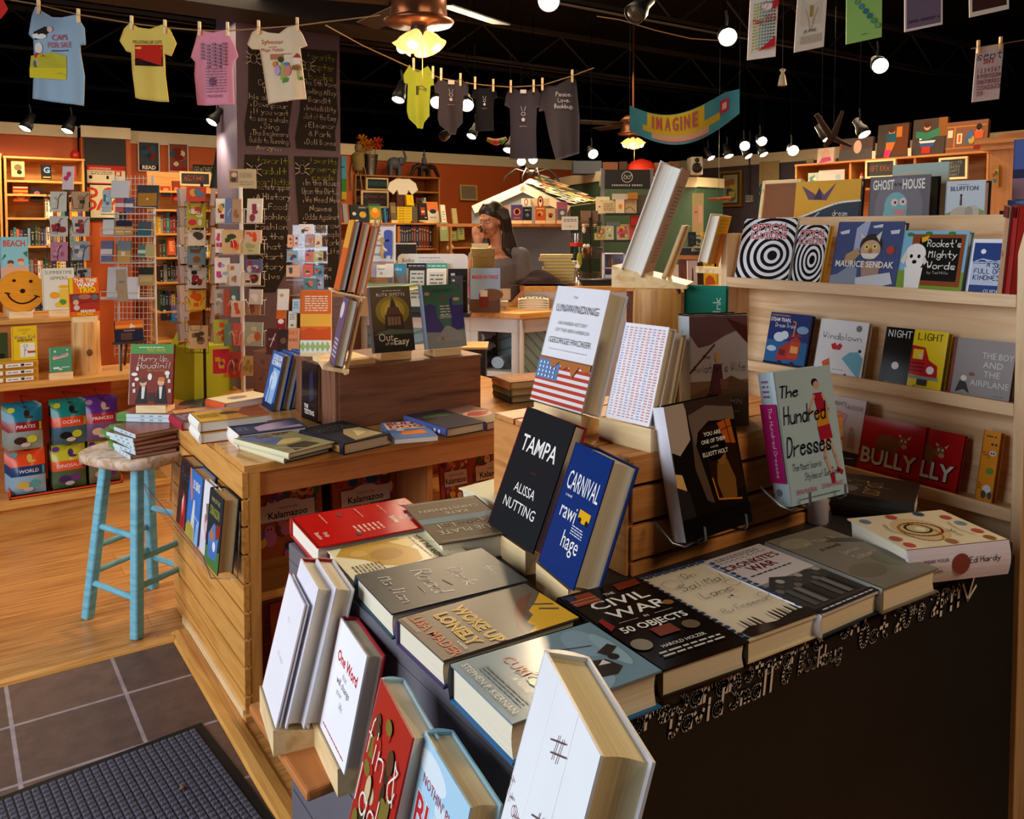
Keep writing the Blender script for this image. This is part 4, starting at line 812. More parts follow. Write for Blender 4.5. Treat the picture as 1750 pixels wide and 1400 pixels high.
# second copy turned on its own hinge
a1,a2=PX(1348,479,BX+.03),PX(1400,482,BX+.005);a1.z=a2.z=S1-.011
stand('second black and white swirl book with a yellow edge, beside the first', None, None,(1362,385),0,12,.016,'ececf0',opt,depth=(a1,a2),W=.115,back='e0a81c',pages='e0b02c',name='picture_book',rough=.3)
bk('indigo picture book of a horned grinning creature and toy planes',(1416,481),(1528,491),(1442,379),S1,.02,'4a5480',[
    ('p',[(.3,.9),(.42,1),(.5,1),(.44,.6),(.3,.5)],'a9b0d0'),('p',[(0,0),(.42,0),(.4,.3),(.28,.34),(.1,.2),(0,.18)],'8a94a8'),('e',.56,.64,.17,.17,'3a3230'),('e',.56,.58,.15,.14,'c9a58a'),('e',.5,.62,.04,.04,'e0cf6a'),('e',.62,.63,.04,.04,'e0cf6a'),('e',.5,.62,.015,.015,'1a1414'),('e',.62,.63,.015,.015,'1a1414'),('e',.56,.56,.03,.04,'b8683c'),('p',[(.42,.52),(.7,.53),(.64,.45),(.48,.45)],'e6e0d4'),
    ('p',[(.62,.78),(.7,.86),(.68,.7)],'d8cfc0'),('p',[(.4,.74),(.38,.84),(.46,.76)],'d8cfc0'),('p',[(.2,.5),(.36,.6),(.42,.52),(.3,.36),(.18,.38)],'b5946a'),('e',.86,.58,.06,.06,'b84a3a'),('p',[(.45,.4),(.75,.42),(.72,.1),(.5,.1)],'a98a78'),('p',[(.4,.16),(.9,.26),(.96,.1),(.6,.0),(.42,.02)],'c9cbd6'),('p',[(.05,.84),(.2,.88),(.2,.82),(.08,.8)],'d0d4e0'),('p',[(.55,.93),(.7,.96),(.7,.91),(.57,.9)],'d0d4e0'),('p',[(.82,.86),(.96,.88),(.95,.82),(.84,.81)],'d0d4e0'),
    ('t','MAURICE SENDAK',.5,.32,.09,'efeae6',{'mw':.88,'b':.02})],name='picture_book')
bk('picture book of a white puppy before a blackboard, glossy cover',(1529,496),(1641,504),(1549,394),S1,.022,'7fb4d0',[
    ('r',0,0,1,.35,'7a9a3a'),('r',.16,.12,.96,.94,'8c4a28'),('r',.28,.2,.9,.88,'1d1c1a'),('e',.24,.62,.16,.16,'e8e4e0'),('e',.24,.5,.14,.14,'e8e4e0'),('p',[(.1,.4),(.38,.4),(.36,0),(.14,0)],'e8e4e0'),('e',.18,.58,.025,.03,'1a1818'),('e',.3,.58,.025,.03,'1a1818'),('e',.24,.49,.035,.03,'1a1818'),('p',[(.08,.66),(.02,.5),(.08,.44),(.12,.56)],'d8d0ca'),('p',[(.38,.6),(.44,.5),(.4,.44),(.36,.52)],'d8d0ca'),('p',[(.3,.88),(.42,.92),(.4,.84),(.32,.8)],'e0b02c'),
    ('h',"Rocket's",.66,.74,.11,'efeae0',{'mw':.5,'w':.13}),('h','Mighty',.66,.57,.11,'efeae0',{'mw':.42,'w':.13}),('h','Words',.66,.39,.11,'efeae0',{'mw':.42,'w':.13}),('h','by Tad Hills',.62,.31,.04,'c9c2b0',{'mw':.4}),('e',.12,.93,.05,.03,'4a7a34'),('e',.4,.95,.05,.03,'4a7a34'),('e',.75,.95,.05,.03,'4a7a34')],rough=.14,name='picture_book')
bk('blue and white paper-cut book with a moon, partly behind the red spines',(1648,502),(1722,510),(1660,408),S1,.018,'dfe2ea',[
    ('r',.07,.05,.93,.93,'27407c'),('e',.3,.78,.06,.06,'e8eaf0'),('p',[(.07,.6),(.3,.66),(.6,.62),(.93,.68),(.93,.2),(.07,.2)],'b9c2d6'),('n',.1,.56,.9,.62,2,'27407c'),('h','A SKY',.62,.5,.08,'1c2f64',{'w':.14,'mw':.5,'rot':-10}),('h','FULL OF',.45,.4,.08,'1c2f64',{'w':.14,'mw':.6}),('h','KINDNESS',.5,.29,.08,'1c2f64',{'w':.14,'mw':.78}),('t','GUIDE',.6,.07,.06,'e8eaf0',{'mw':.5}),('e',.3,.62,.08,.02,'27407c')],name='picture_book',spine='b5b0c4')
for i,(c,x0,x1,lb) in enumerate((('8c1f22',1703,1722,'dark red hardcover leaning by the right stile, cream spine strip'),('a32a24',1716,1732,'second dark red hardcover leaning behind the first by the stile'))):
    a=PX(x0,508,BX+.02);a.z=S1-.011;e=Vector((.75,-.66,0)).normalized();n=Z1.cross(e);u=(Z1*.96+Vector((.05,-.27,0))).normalized();u=(u-e*u.dot(e)).normalized();w=e.cross(u)
    book(lb,frame(a-w*0,e,u,w),.12,.205,.022,c,spine='b08a6c' if i==0 else c,spart=[('r',0,.88,1,1,'5a1418'),('h','INK',.5,.5,.03,'7a4a3a',{'rot':-90})],pages='cfc6d8')
bk('dark blue picture book of a red steam-train carriage and a giraffe',(1303,620),(1372,627),(1305,533),S2,.016,'27356f',[
    ('r',0,.1,1,.5,'2c5f94'),('e',.3,.56,.14,.1,'c9d2dc'),('e',.42,.6,.1,.09,'c9d2dc'),('e',.15,.34,.12,.06,'b5c4d4'),('e',.84,.72,.14,.08,'7fa0c0'),('p',[(.28,.14),(.78,.18),(.84,.52),(.72,.6),(.34,.36)],'a8342c'),('p',[(.55,.2),(.82,.2),(.84,.5),(.6,.5)],'b8452f'),('r',.62,.3,.8,.42,'e0a05a'),('r',.35,.24,.5,.34,'6f2220'),('p',[(.52,.56),(.86,.6),(.8,.66),(.58,.62)],'8c2f28'),('l',[(.64,.6),(.66,.84),(.6,.86)],.03,'c9833c'),('r',.0,.04,1,.1,'171c3a'),('e',.4,.1,.05,.05,'22284a'),('e',.7,.1,.05,.05,'22284a'),
    ('t','STEAM TRAIN,',.28,.84,.065,'efeae6',{'mw':.5,'b':.02}),('h','Dream Train',.42,.74,.07,'efeae6',{'mw':.5,'w':.13}),('n',.04,.93,.5,.97,2,'d09a6a')],name='picture_book')
bk('white picture book with cut-paper shapes and a blue fan',(1388,637),(1470,643),(1411,544),S2,.016,'e9e9ec',[
    ('h','Windblown',.5,.66,.11,'26262a',{'mw':.82,'w':.09}),('e',.82,.88,.06,.06,'737a80'),('e',.9,.5,.03,.03,'1a1a1c'),('p',[(.3,.56),(.38,.6),(.42,.55),(.48,.6),(.54,.56),(.5,.48),(.34,.48)],'c8242a'),('p',[(.16,.24),(.3,.32),(.34,.2),(.2,.16)],'d8602a'),('p',[(.56,.34),(.7,.46),(.86,.48),(.98,.38),(.96,.02)],'6fb2c8'),('e',.68,.06,.03,.03,'1a1a1c'),('p',[(.44,0),(.56,0),(.54,.06),(.48,.06)],'737a80'),('n',.4,.13,.62,.15,1,'8a8a8e')],name='picture_book')
bk('black and yellow picture book of a red truck with round headlights',(1500,650),(1606,666),(1518,558),S2,.02,'e6c81c',[
    ('r',0,0,.47,1,'141414'),('p',[(.47,.74),(.68,.72),(.76,.52),(.9,.44),(.92,.24),(.47,.26)],'b81f22'),('r',.5,.52,.66,.68,'e8c828'),('e',.62,.58,.04,.04,'e8c0a0'),('r',.47,.44,.7,.46,'6d1416'),('r',.47,.38,.7,.4,'6d1416'),('r',.47,.32,.7,.34,'6d1416'),('e',.8,.36,.06,.06,'ece8e4'),('e',.24,.36,.06,.06,'e8e8ec'),('r',.47,.2,.94,.25,'8a8a90'),('r',.62,.1,.78,.2,'3a3a3e'),
    ('h','NIGHT',.25,.84,.11,'ececec',{'mw':.38,'sm':0,'w':.12}),('h','LIGHT',.74,.84,.11,'2a2a1c',{'mw':.42,'sm':0,'w':.1}),('h','Nicholas',.27,.04,.055,'d8bc24',{'mw':.34,'sm':0}),('h','Blechman',.74,.04,.055,'3a3414',{'mw':.4,'sm':0})],rough=.16,name='picture_book')
bk('grey picture book with pale capitals and a running boy, by the right stile',(1618,668),(1723,682),(1633,576),S2,.016,'8f8684',[
    ('r',0,0,.05,1,'7a3430'),('t','THE BOY',.74,.7,.1,'c9c6c6',{'mw':.5}),('t','AND',.68,.55,.1,'c9c6c6'),('t','THE',.68,.4,.1,'c9c6c6'),('t','AIRPLANE',.66,.24,.1,'c9c6c6',{'mw':.62}),('e',.24,.34,.05,.05,'d8cfc8'),('e',.36,.42,.05,.03,'8a4038'),('p',[(.18,.3),(.28,.28),(.36,.1),(.26,.16),(.12,.1)],'2a2628'),('n',.74,.1,.92,.13,1,'6a6464')],name='picture_book')
bk('white picture book with pink striped curtains and fancy capitals, mostly hidden',(1392,783),(1462,795),(1398,673),S3,.014,'dcd2d4',[
    ('r',0,0,1,.24,'3a3a40'),('p',[(0,.86),(.3,.8),(.25,.5),(.05,.4),(0,.5)],'d8a0b4'),('p',[(.35,.8),(.62,.76),(.5,.4),(.38,.28),(.36,.5)],'d8a0b4'),('l',[(.1,.82),(.1,.5)],.02,'eee4e6'),('l',[(.45,.76),(.44,.4)],.02,'eee4e6'),('l',[(.54,.74),(.48,.42)],.02,'eee4e6'),('t','THE MIGHTY',.3,.87,.06,'7a6a5a',{'mw':.5}),('t','LALOUCHE',.75,.84,.06,'a8808a',{'mw':.42}),('e',.76,.56,.05,.05,SKIN),('p',[(.7,.52),(.84,.52),(.86,.3),(.72,.3)],'b8a49c'),('l',[(.2,.16),(.5,.12),(.9,.16)],.02,'b9c9b4',2)],name='picture_book')
bul=[('e',.44,.6,.2,.12,'8c5a2c'),('p',[(.28,.6),(.62,.62),(.6,.42),(.54,.42),(.52,.5),(.36,.5),(.34,.42),(.28,.42)],'8c5a2c'),('e',.68,.66,.07,.08,'9a6834'),('e',.71,.6,.045,.035,'d8a08a'),('p',[(.62,.74),(.6,.8),(.66,.76)],'e0d8b0'),('p',[(.74,.74),(.8,.8),(.77,.72)],'e0d8b0'),('e',.66,.69,.015,.02,'f0ece4'),('e',.72,.69,.015,.02,'f0ece4'),
       ('t','BULLY',.5,.2,.26,'1c1214',{'mw':.92,'b':.06}),('t','BULLY',.49,.205,.26,'ece6e2',{'mw':.88,'b':.025}),('h','Laura Vaccaro Seeger',.54,.08,.06,'7a1418',{'mw':.8})]
bk('glossy red picture book of a brown bull over white block capitals',(1462,796),(1568,822),(1479,709),S3,.016,'c0181c',bul,rough=.12,name='picture_book')
a1,a2=PX(1566,812,BX+.045),PX(1597,828,BX+.04);a1.z=a2.z=S3-.011
bk('second glossy red bull book, half hidden behind the first',(1520,812),(1596,829),(1510,722),S3,.014,'b8161a',bul,rough=.12,name='picture_book',tilt=17,W=.16)
bk('narrow orange picture book of a panda in a green vest, in the corner',(1664,848),(1693,858),(1682,734),S3,.02,'d98a1c',[
    ('h','hug',.3,.66,.1,'b8442a',{'mw':.5,'w':.12}),('n',.2,.9,.8,.95,1,'5a4a1c'),('e',.68,.7,.2,.16,'d8d4d4'),('e',.6,.82,.08,.08,'3a3840'),('e',.82,.82,.08,.08,'3a3840'),('e',.62,.7,.05,.07,'3a3840'),('e',.76,.7,.05,.07,'3a3840'),('e',.66,.46,.22,.2,'6a8a3a'),('e',.64,.22,.25,.24,'d8d4d4'),('e',.48,.14,.14,.24,'4a4850'),('e',.84,.14,.12,.22,'4a4850'),('n',.1,.2,.3,.3,3,'8a5a1c')],name='picture_book')
# ---- top of the maple bookcase
TX=BX+.22
def topq(x0,y0,x1,y1,X=TX):a,e,W,H=qX(x0,y0,x1,y1,X);a.z=TOPZ; return a,e,W,(PX(x0,y0,X).z-TOPZ)
face('wide picture book of a paper boat on an orange shore, top of the maple case',topq(1354,311,1466,384),.02,'3c4452',[
    ('p',[(0,1),(1,1),(1,.64),(.7,.58),(.5,.5),(.2,.36),(0,.3)],'d9a23c'),('l',[(0,.3),(.2,.38),(.5,.52),(.7,.6),(1,.62)],.025,'ece4d4',2),('l',[(0,.04),(.12,.2),(.3,.3),(.4,.42)],.02,'9fc0dc',2),('p',[(.1,.92),(.34,.74),(.38,.86),(.46,.74),(.64,.96),(.5,.64),(.22,.66)],'6a5468'),('p',[(.38,.88),(.44,.66),(.3,.66)],'4a3c54'),('h','dream',.72,.36,.1,'ece6e0',{'mw':.22}),('t','BOATS',.74,.27,.07,'ece6e0',{'mw':.2})],tilt=6,name='picture_book')
face('grey picture book of a pale blue ghost on the maple case',topq(1482,303,1586,388),.05,'6e6a70',[
    ('e',.5,.45,.4,.5,'7d7880'),('e',.46,.5,.19,.22,'7fb0b4'),('p',[(.28,.5),(.65,.5),(.62,.05),(.2,.05)],'7fb0b4'),('e',.44,.56,.06,.06,'e0c4c4'),('e',.58,.57,.06,.06,'e0c4c4'),('e',.45,.56,.018,.02,'3a1c1c'),('e',.58,.57,.018,.02,'3a1c1c'),('p',[(.4,.44),(.64,.45),(.58,.34),(.48,.34)],'c98a8c'),
    ('t','GHOST',.24,.78,.16,'ece6dc',{'mw':.36,'cx':.6,'b':.02}),('t','HOUSE',.74,.78,.16,'ece6dc',{'mw':.36,'cx':.6,'b':.02}),('t','IN THE',.49,.83,.05,'1c1a1c',{'mw':.13})],tilt=4,back='141214',pages='1c1a1c',name='picture_book')
face('pale picture book of a white elephant on the maple case',topq(1612,310,1680,402),.03,'c4cdd6',[
    ('r',0,.0,1,.16,'8a7a5a'),('r',0,.14,1,.42,'6f8f9c'),('p',[(0,.4),(.3,.5),(.5,.44),(.8,.52),(1,.46),(1,.36),(0,.34)],'8a9a5c'),('e',.42,.4,.28,.2,'bdb0a0'),('e',.72,.44,.16,.17,'c4b8a8'),('p',[(.8,.46),(.9,.3),(.84,.12),(.78,.14),(.82,.3),(.72,.36)],'c4b8a8'),('r',.2,.08,.32,.36,'b5a898'),('r',.52,.08,.64,.36,'b5a898'),('e',.62,.44,.1,.15,'a99c8c'),('p',[(.38,.56),(.44,.56),(.43,.72),(.39,.72)],'5a4a4a'),('e',.41,.74,.03,.03,'3a2c2a'),('p',[(.3,.06),(.5,.06),(.48,.16),(.32,.16)],'c08a5a'),
    ('t','BLUFFTON',.48,.82,.08,'3c4450',{'mw':.7}),('n',.3,.92,.6,.94,1,'6a7480')],tilt=4,back='3a2c34',pages='b5acbc',name='picture_book')
stand('tan-backed board behind the ghost book, tall and pale at the top', None, None,(1521,282),0,4,.006,'b9b8a8',[('r',0,.3,1,1,'c2b8a4'),('p',[(0,1),(1,1),(1,.8),(.4,.9),(0,.86)],'a9b8b0')],depth=(V(TX+.12,PX(1521,300,TX+.12).y,TOPZ),V(TX+.12,PX(1617,300,TX+.12).y,TOPZ)),name='picture_book')
# framed cork board leaning
a,e,W,H=topq(1300,314,1356,384,TX+.14)
panel('cork_board','wood-framed cork board leaning at the end of the maple case top','board',a+V(0,0,.012),e,W,H-.012,.01,'84502c',tilt=10,frm=(.012,wood('pine','x')))
# yellow and white hardcover on a pine stand left of the bookcase
p=PX(1196,452,2.12)
e=(-FH*math.cos(.45)-RT*math.sin(.45)).normalized();n=Z1.cross(e);n=n if n.dot(RT)>0 else -n;u=V(0,0,math.cos(.25))+n*math.sin(.25);q=PD(1209,453,2.42)
book('white-edged hardcover with a yellow band, on a pine stand near the swirl book',frame(q-e*.16,e,u,e.cross(u)),.16,.145,.03,'d8d2c4',back='b5824a',backart=[('r',0,.62,1,1,'c99a1c'),('n',.1,.66,.9,.95,4,'a87c14')],spine='c99a1c',pages='f0ece0')
sb=thing('book_stand','pine upright stand with pegs holding the yellow-banded hardcover','stand',V(p.x+.06,p.y-.04,0))
for x0,x1 in ((1232,1241),(1243,1250)):
    q0,q1=PX(x0,400,2.03),PX(x1,400,2.03)
    part('upright',MB().box((2.02,q1.y,0),(2.04,q0.y,1.4),wood('pine','z')),sb,world=True,bev=.001)
part('cross_bar',MB().box((2.0,PX(1248,450,2.03).y,PX(1200,455,2.03).z-.02),(2.02,PX(1200,450,2.03).y,PX(1200,455,2.03).z),wood('pine','x')),sb,world=True)
# teal book behind
a=PD(1166,704,1.9);b=PD(1236,704,1.86);a.z=b.z=KZ
stand('teal hardcover standing behind the umbrella one, beside the log stump', None, None,(1170,489),0,3,.03,'1f7a68',[('h','Ink',.88,.84,.06,'cfe0d8',{'rot':90})],depth=(a,b),H=.275,pages='dcd6c8')
# stack of blue books on the ledge at the picture's edge
for i in range(7):
    x0=(1722,1716,1708,1718,1712,1704,1710)[i];y=337+9.3*i
    a=PX(x0,y+9,2.25);a.z=TOPZ+.0005+.0133*(6-i);M=frame(a,EY,Vector((1,0,0)),Z1)
    r=thing('hardcover_book','slim blue hardcover, %s from the top of the stack on the ledge'%ORD(i+1),'book',M,'stack of slim blue hardcovers')
    mb=MB().box((0,0,0),(.2,.2,.0128),mat('3d5a94',.35));A=Art(mb,.2,.0128, lambda x,y,l:(x,-.0004,y));A.draw([('n',.1,.4,.3,.7,1,'9fb4d8'),('t','MADDIE ON THINGS',.68,.2,.6,'dfe6f0',{'mw':.5})]);part('cover',mb,r)
b0_=PX(1729,341,2.25);b0_.z=TOPZ+.0945
stand('blue and mauve landscape hardcover standing on the stack of slim blue books', None, None,(1731,239),0,2,.02,'4a5a94',[('r',0,0,1,.35,'8a6a72'),('r',0,.35,1,.5,'2a2c4a'),('t','MADDIE',.5,.84,.07,'b8303a',{'mw':.8})],depth=(b0_,b0_+EY*.12),W=.2,spine='3d5a94')
# ------------------------------------------------------------------ books on the ledge at the desk's grey side, facing the window
def top_frame(TL,TR,W,tilt,H,z=None):
    """Frame of a leaning book from the two upper corners of its cover and its width."""
    if z is None:
        z=min((abs((PZ(*TL,.4+.002*i)-PZ(*TR,.4+.002*i)).length-W),.4+.002*i) for i in range(400))[1]
    a,b=PZ(*TL,z),PZ(*TR,z);e=(b-a).normalized();n=Z1.cross(e)
    if n.dot(FH)<0:n=-n
    t=math.radians(tilt);u=Vector((0,0,math.cos(t)))+n*math.sin(t)
    return a-u*H,e,u
def hang(label,TL,TR,W,tilt,H,T,cov,art=(),z=None,**k):
    a,e,u=top_frame(TL,TR,W,tilt,H,z);w=e.cross(u)
    return book(label,frame(a-w*T,e,u,w),W,H,T,cov,art,**k),a,e
_,a,e=onblock('white hardcover with faint script, first of the pair on the ledge',(448,1171.8),(466,1229.6),(498,979),LZ,.045,14,.008,'e4e0e8',[('h','eu',.5,.72,.05,'b5a8ac',{'w':.05}),('h','alissa',.5,.4,.05,'b8aeb4',{'w':.05})],'pine wedge block under the white pair on the ledge',bw=.145,off=-.004,W=.14,spine='8c2a34',rough=.55)
stand('white hardcover with a red cloth head, second of the pair on the ledge',(462,1173),(482,1229),(512,980),LZ+.045,14,.038,'dcd8e2',W=.14,H=.225,spine='9a2430')
stand('white-jacketed hardcover leaning behind the pair, on the ledge',(489,1173),(510,1225),(545,981),LZ+.045,14,.032,'d6d2dc',W=.14,H=.225,spine='9a2430')
onblock('white hardcover with red and black title words, on the ledge',(546,1239),(583,1314.8),(583,1054.5),LZ,.045,12,.03,'eceaf0',[('t','One Word',.52,.68,.09,'b8242c',{'mw':.95,'b':.03}),('t','that',.5,.59,.055,'4a464a',{'b':-.02}),('t','will change',.5,.51,.06,'2e2a2e',{'mw':.85,'b':-.01}),('t','your',.42,.43,.055,'4a464a',{'b':-.02}),('t','life',.55,.35,.06,'4a464a',{'b':-.02}),('n',.1,.06,.9,.085,1,'c04a50')],
        'pine wedge block under the red-titled white hardcover',bw=.15,off=-.03,W=.14,spine='9a2430',back='b82a34',bd=.09)
fin=['a8281e','5a3a24','7a6a2c','3a2c1c','c8b48c']
fr=random.Random(9)
hang('red and brown patterned hardcover with looping white letters, by the desk',(650.7,1159),(705,1262),.15,14,.235,.036,'a8281e',
     [('e',fr.uniform(.15,.85),fr.uniform(.08,.92),fr.uniform(.05,.12),fr.uniform(.05,.12),fr.choice(fin)) for i in range(30)]+[('h','fin &',.5,.62,.2,'f0ece4',{'w':.06,'mw':.9}),('h','lady',.5,.34,.2,'f0ece4',{'w':.06,'mw':.9}),('h','Cathleen',.5,.1,.08,'f0ece4',{'w':.06,'mw':.7})],spine='a9d0e0',back='b9d6e2',rough=.3)
hang('sky-blue hardcover with big red block letters, by the desk',(724.7,1250.5),(803.4,1380.7),.152,12,.235,.04,'a9cfe8',
     [('e',.3,.9,.3,.1,'d8e4ee'),('e',.7,.78,.25,.08,'d0e2ee'),('t',"NOTHIN' BUT",.5,.8,.05,'a8343c',{'mw':.85}),('t','BLUE',.5,.58,.16,'eef0f2',{'b':.05,'mw':.85}),('t','BLUE',.5,.58,.16,'b82a34',{'b':.02,'mw':.82}),('t','SKIES',.5,.38,.16,'eef0f2',{'b':.05,'mw':.85}),('t','SKIES',.5,.38,.16,'b82a34',{'b':.02,'mw':.82})],spine='8fc0dc',back='9cc8de',rough=.25,pages='e4d2ac')
hang('big white hardcover with thin red script, nearest of all to the viewer',(930.4,1111.3),(1026.3,1292),.158,15,.24,.045,'e4e8ee',
     [('l',[(.3,0),(.3,1)],.006,'f4f6fa'),('l',[(.66,0),(.66,1)],.006,'f4f6fa')]+[q for y in (.28,.55,.82) for q in (('l',[(.42,y),(.62,y+.06)],.008,'5a4648'),('l',[(.46,y-.03),(.66,y+.03)],.008,'5a4648'),('l',[(.5,y-.04),(.52,y+.05)],.008,'5a4648'),('l',[(.56,y-.03),(.58,y+.06)],.008,'5a4648'))]+[('h','TransAtlantic',.46,.42,.075,'7a2c3a',{'w':.06,'mw':.95,'rot':-4,'sl':.2}),('h','Colum',.5,.14,.06,'7a2c3a',{'w':.06})],spine='d4d8de',back='dcdce6',rough=.3,pages='e6d6a8')

# ================================================================== doormat
mc=PZ(345,1237,0);md=(mc-PZ(0,1365,0)).normalized();my=Z1.cross(md)
if my.y>0:my=-my
mr=thing('door_mat','grey waffle-textured entrance mat with a black rubber border on the tiles','mat',(mc.x,mc.y,.003))
bb=MB();P= lambda s,t,z:mc-md*s+my*t+V(0,0,z)
L1,L2=1.15,1.5
bb.add([P(0,0,.003),P(L1,0,.003),P(L1,L2,.003),P(0,L2,.003),P(.006,.006,.008),P(L1-.006,.006,.008),P(L1-.006,L2-.006,.008),P(.006,L2-.006,.008)],[(0,1,5,4),(1,2,6,5),(2,3,7,6),(3,0,4,7),(4,5,6,7)],mat('141415',.6))
part('rubber_border',bb,mr,world=True)
wf=MB();PI_=noisemat('mat_fibre',('4a4650','625d68','37343b'),(60,60,60),.95,5,bump=.5);st_=.0195;v=[];f=[]
for i in range(int((L1-.06)/st_)):
    for j in range(int((L2-.06)/st_)):
        s,t=.028+i*st_,.028+j*st_;k=len(v);q=st_*.94
        v+=[P(s,t,.0082),P(s+q,t,.0082),P(s+q,t+q,.0082),P(s,t+q,.0082),P(s+q*.22,t+q*.22,.0135),P(s+q*.78,t+q*.22,.0135),P(s+q*.78,t+q*.78,.0135),P(s+q*.22,t+q*.78,.0135)]
        f+=[(k,k+1,k+5,k+4),(k+1,k+2,k+6,k+5),(k+2,k+3,k+7,k+6),(k+3,k,k+4,k+7),(k+4,k+5,k+6,k+7)]
wf.add(v,f,PI_);part('waffle_pile',wf,mr,world=True,kind='stuff')
lf=PZ(312,1349,.014);solo('dry_leaf',MB().ball((0,0,.004),(.008,.006,.004),mat('8a5a34',.8),n=8,k=5),'small curled brown leaf scrap lying on the entrance mat','leaf',lf)

# ================================================================== blue stool with the stack of thin books
sc_=V(.555,3.17,0);BLU=noisemat('worn_blue',('5f9fb4','6fb0c4','7fb8c8'),(3,3,20),.55,4)
sl=thing('stool','pale blue wooden stool with a worn bare seat, beside the slatted table','stool',sc_)
ST=.62;c4=[PZ(150,1057,0),PZ(234,1092,0),PZ(262,1005,0)];c4=[c4[0],c4[1],c4[1]+c4[2]-c4[0],c4[2]];cen=sum(c4,Vector())/4
tops=[PZ(165,800,ST-.04),PZ(225,812,ST-.04)]
SEATM=noisemat('worn_seat',('c9a27a','d8c4b4','b08a60','c2b0a4'),(5,5,5),.6,6,.8)
m3=MB();n=40;hw=.185
ring=[]
for i in range(n):
    a=2*PI*i/n;c,s=math.cos(a),math.sin(a);k=1/((abs(c)**3.2+abs(s)**3.2)**(1/3.2));ring.append((c*k*hw,s*k*hw))
dirx=(c4[1]-c4[0]).normalized();diry=(c4[2]-c4[1]).normalized();dirx=Z1.cross(diry) if dirx.dot(Z1.cross(diry))>0 else -Z1.cross(diry)
def sp_(x,y,z): return cen+dirx*x+diry*y+V(0,0,z)
lay_=[(.94,ST-.038),(1,ST-.03),(1.005,ST-.015),(1,ST-.007),(.95,ST)]
v=[sp_(x*k,y*k,z) for k,z in lay_ for x,y in ring];f=[(a*n+i,a*n+(i+1)%n,(a+1)*n+(i+1)%n,(a+1)*n+i) for a in range(4) for i in range(n)]+[tuple(range(n-1,-1,-1)),tuple(range(4*n,5*n))]
m3.add(v,f,SEATM, True);part('seat',m3,sl,'worn bare wood seat',world=True)
legs=[]
for i,p in enumerate(c4):
    t=cen+(p-cen)*.62;t.z=ST-.036;legs.append((t,p))
    ax=(t-p).normalized();x=dirx.copy();x=(x-ax*x.dot(ax)).normalized();y=ax.cross(x)
    lm=MB();lm.prism([(-.018,-.013),(-.013,-.018),(.013,-.018),(.018,-.013),(.018,.013),(.013,.018),(-.013,.018),(-.018,.013)],0,(t-p).length,BLU,frame(p+V(0,0,.002),x,y,ax))
    part('leg',lm,sl,world=True,bev=.002)
for a,b,h in ((0,1,.36),(1,2,.28),(2,3,.36),(3,0,.28),(0,1,.14),(1,2,.18),(2,3,.14),(3,0,.18)):
    pa=legs[a][1].lerp(legs[a][0],h/ST);pb=legs[b][1].lerp(legs[b][0],h/ST);part('rung',MB().tube([pa,pb],.0105,BLU,12),sl,world=True)
# the stack: thin green-cornered books
HB=[('c9d8dc','5a9448')]
def houdini(label,M,W,H,T,art=None,group='thin green-cornered books on the stool'):
    r=thing('hardcover_book',label,'book',M,group);mb=MB();mb.box((0,0,0),(W,H,.002),mat('8c3a2c',.3));mb.box((0,0,T-.002),(W,H,T),mat('7a2c22',.3));mb.box((-.002,0,0),(.001,H*.82,T),mat('c4d4dc',.4));mb.box((-.0022,H*.82,-.0002),(.03,H+.0005,T+.0002),mat('4f8a3c',.4))
    A=Art(mb,T,H, lambda x,y,l:(-.0025-.0001*l,y,x));A.draw([('n',.3,.1,.7,.6,3,'8aa2ac')]);part('cover',mb,r);part('pages',MB().box((.002,.003,.002),(W-.004,H-.003,T-.002),pagemat('b59a84')),r); return r
sp0=PZ(265,822,ST+.004);d1=(PZ(322-58,822,ST)-PZ(195,795,ST));
a0=PZ(158,748,ST+.005);b0=PZ(231,783,ST+.005);ed=(a0-b0).normalized();pe=Z1.cross(ed)
if pe.x<0:pe=-pe
yy=0
offs=[(.012,0),(-.002,.004),(.0,.010),(.002,.022),(.004,.018),(-.003,.02)]
tt=.0135
for i in range(6):
    dx,dy=offs[i];o=b0+ed*dx*.6-pe*dx;o.z=ST+.001+i*(tt+.001)
    rot=math.radians((-4,3,-2,5,8,2)[i]);e2=pe.copy();e2.rotate(Quaternion((0,0,1),rot));y2=Z1.cross(e2)
    houdini('thin green-cornered book, %s from the bottom of the stool stack'%ORD(i+1),frame(o,e2,y2,Z1),.16,.215,tt)
tz=ST+.001+6*(tt+.001)
A0,B0=PZ(178,719,tz),PZ(290,722,tz);ed=(A0-B0).normalized();pe=Z1.cross(ed)
if pe.dot(FH)<0:pe=-pe
for i in range(2):houdini('thin green-cornered book turned across the stool stack, %s of two'%('lower','upper')[i],frame(V(B0.x,B0.y,tz+i*.0145),pe,Z1.cross(pe),Z1),.16,.205,.0135)
tz+=.029
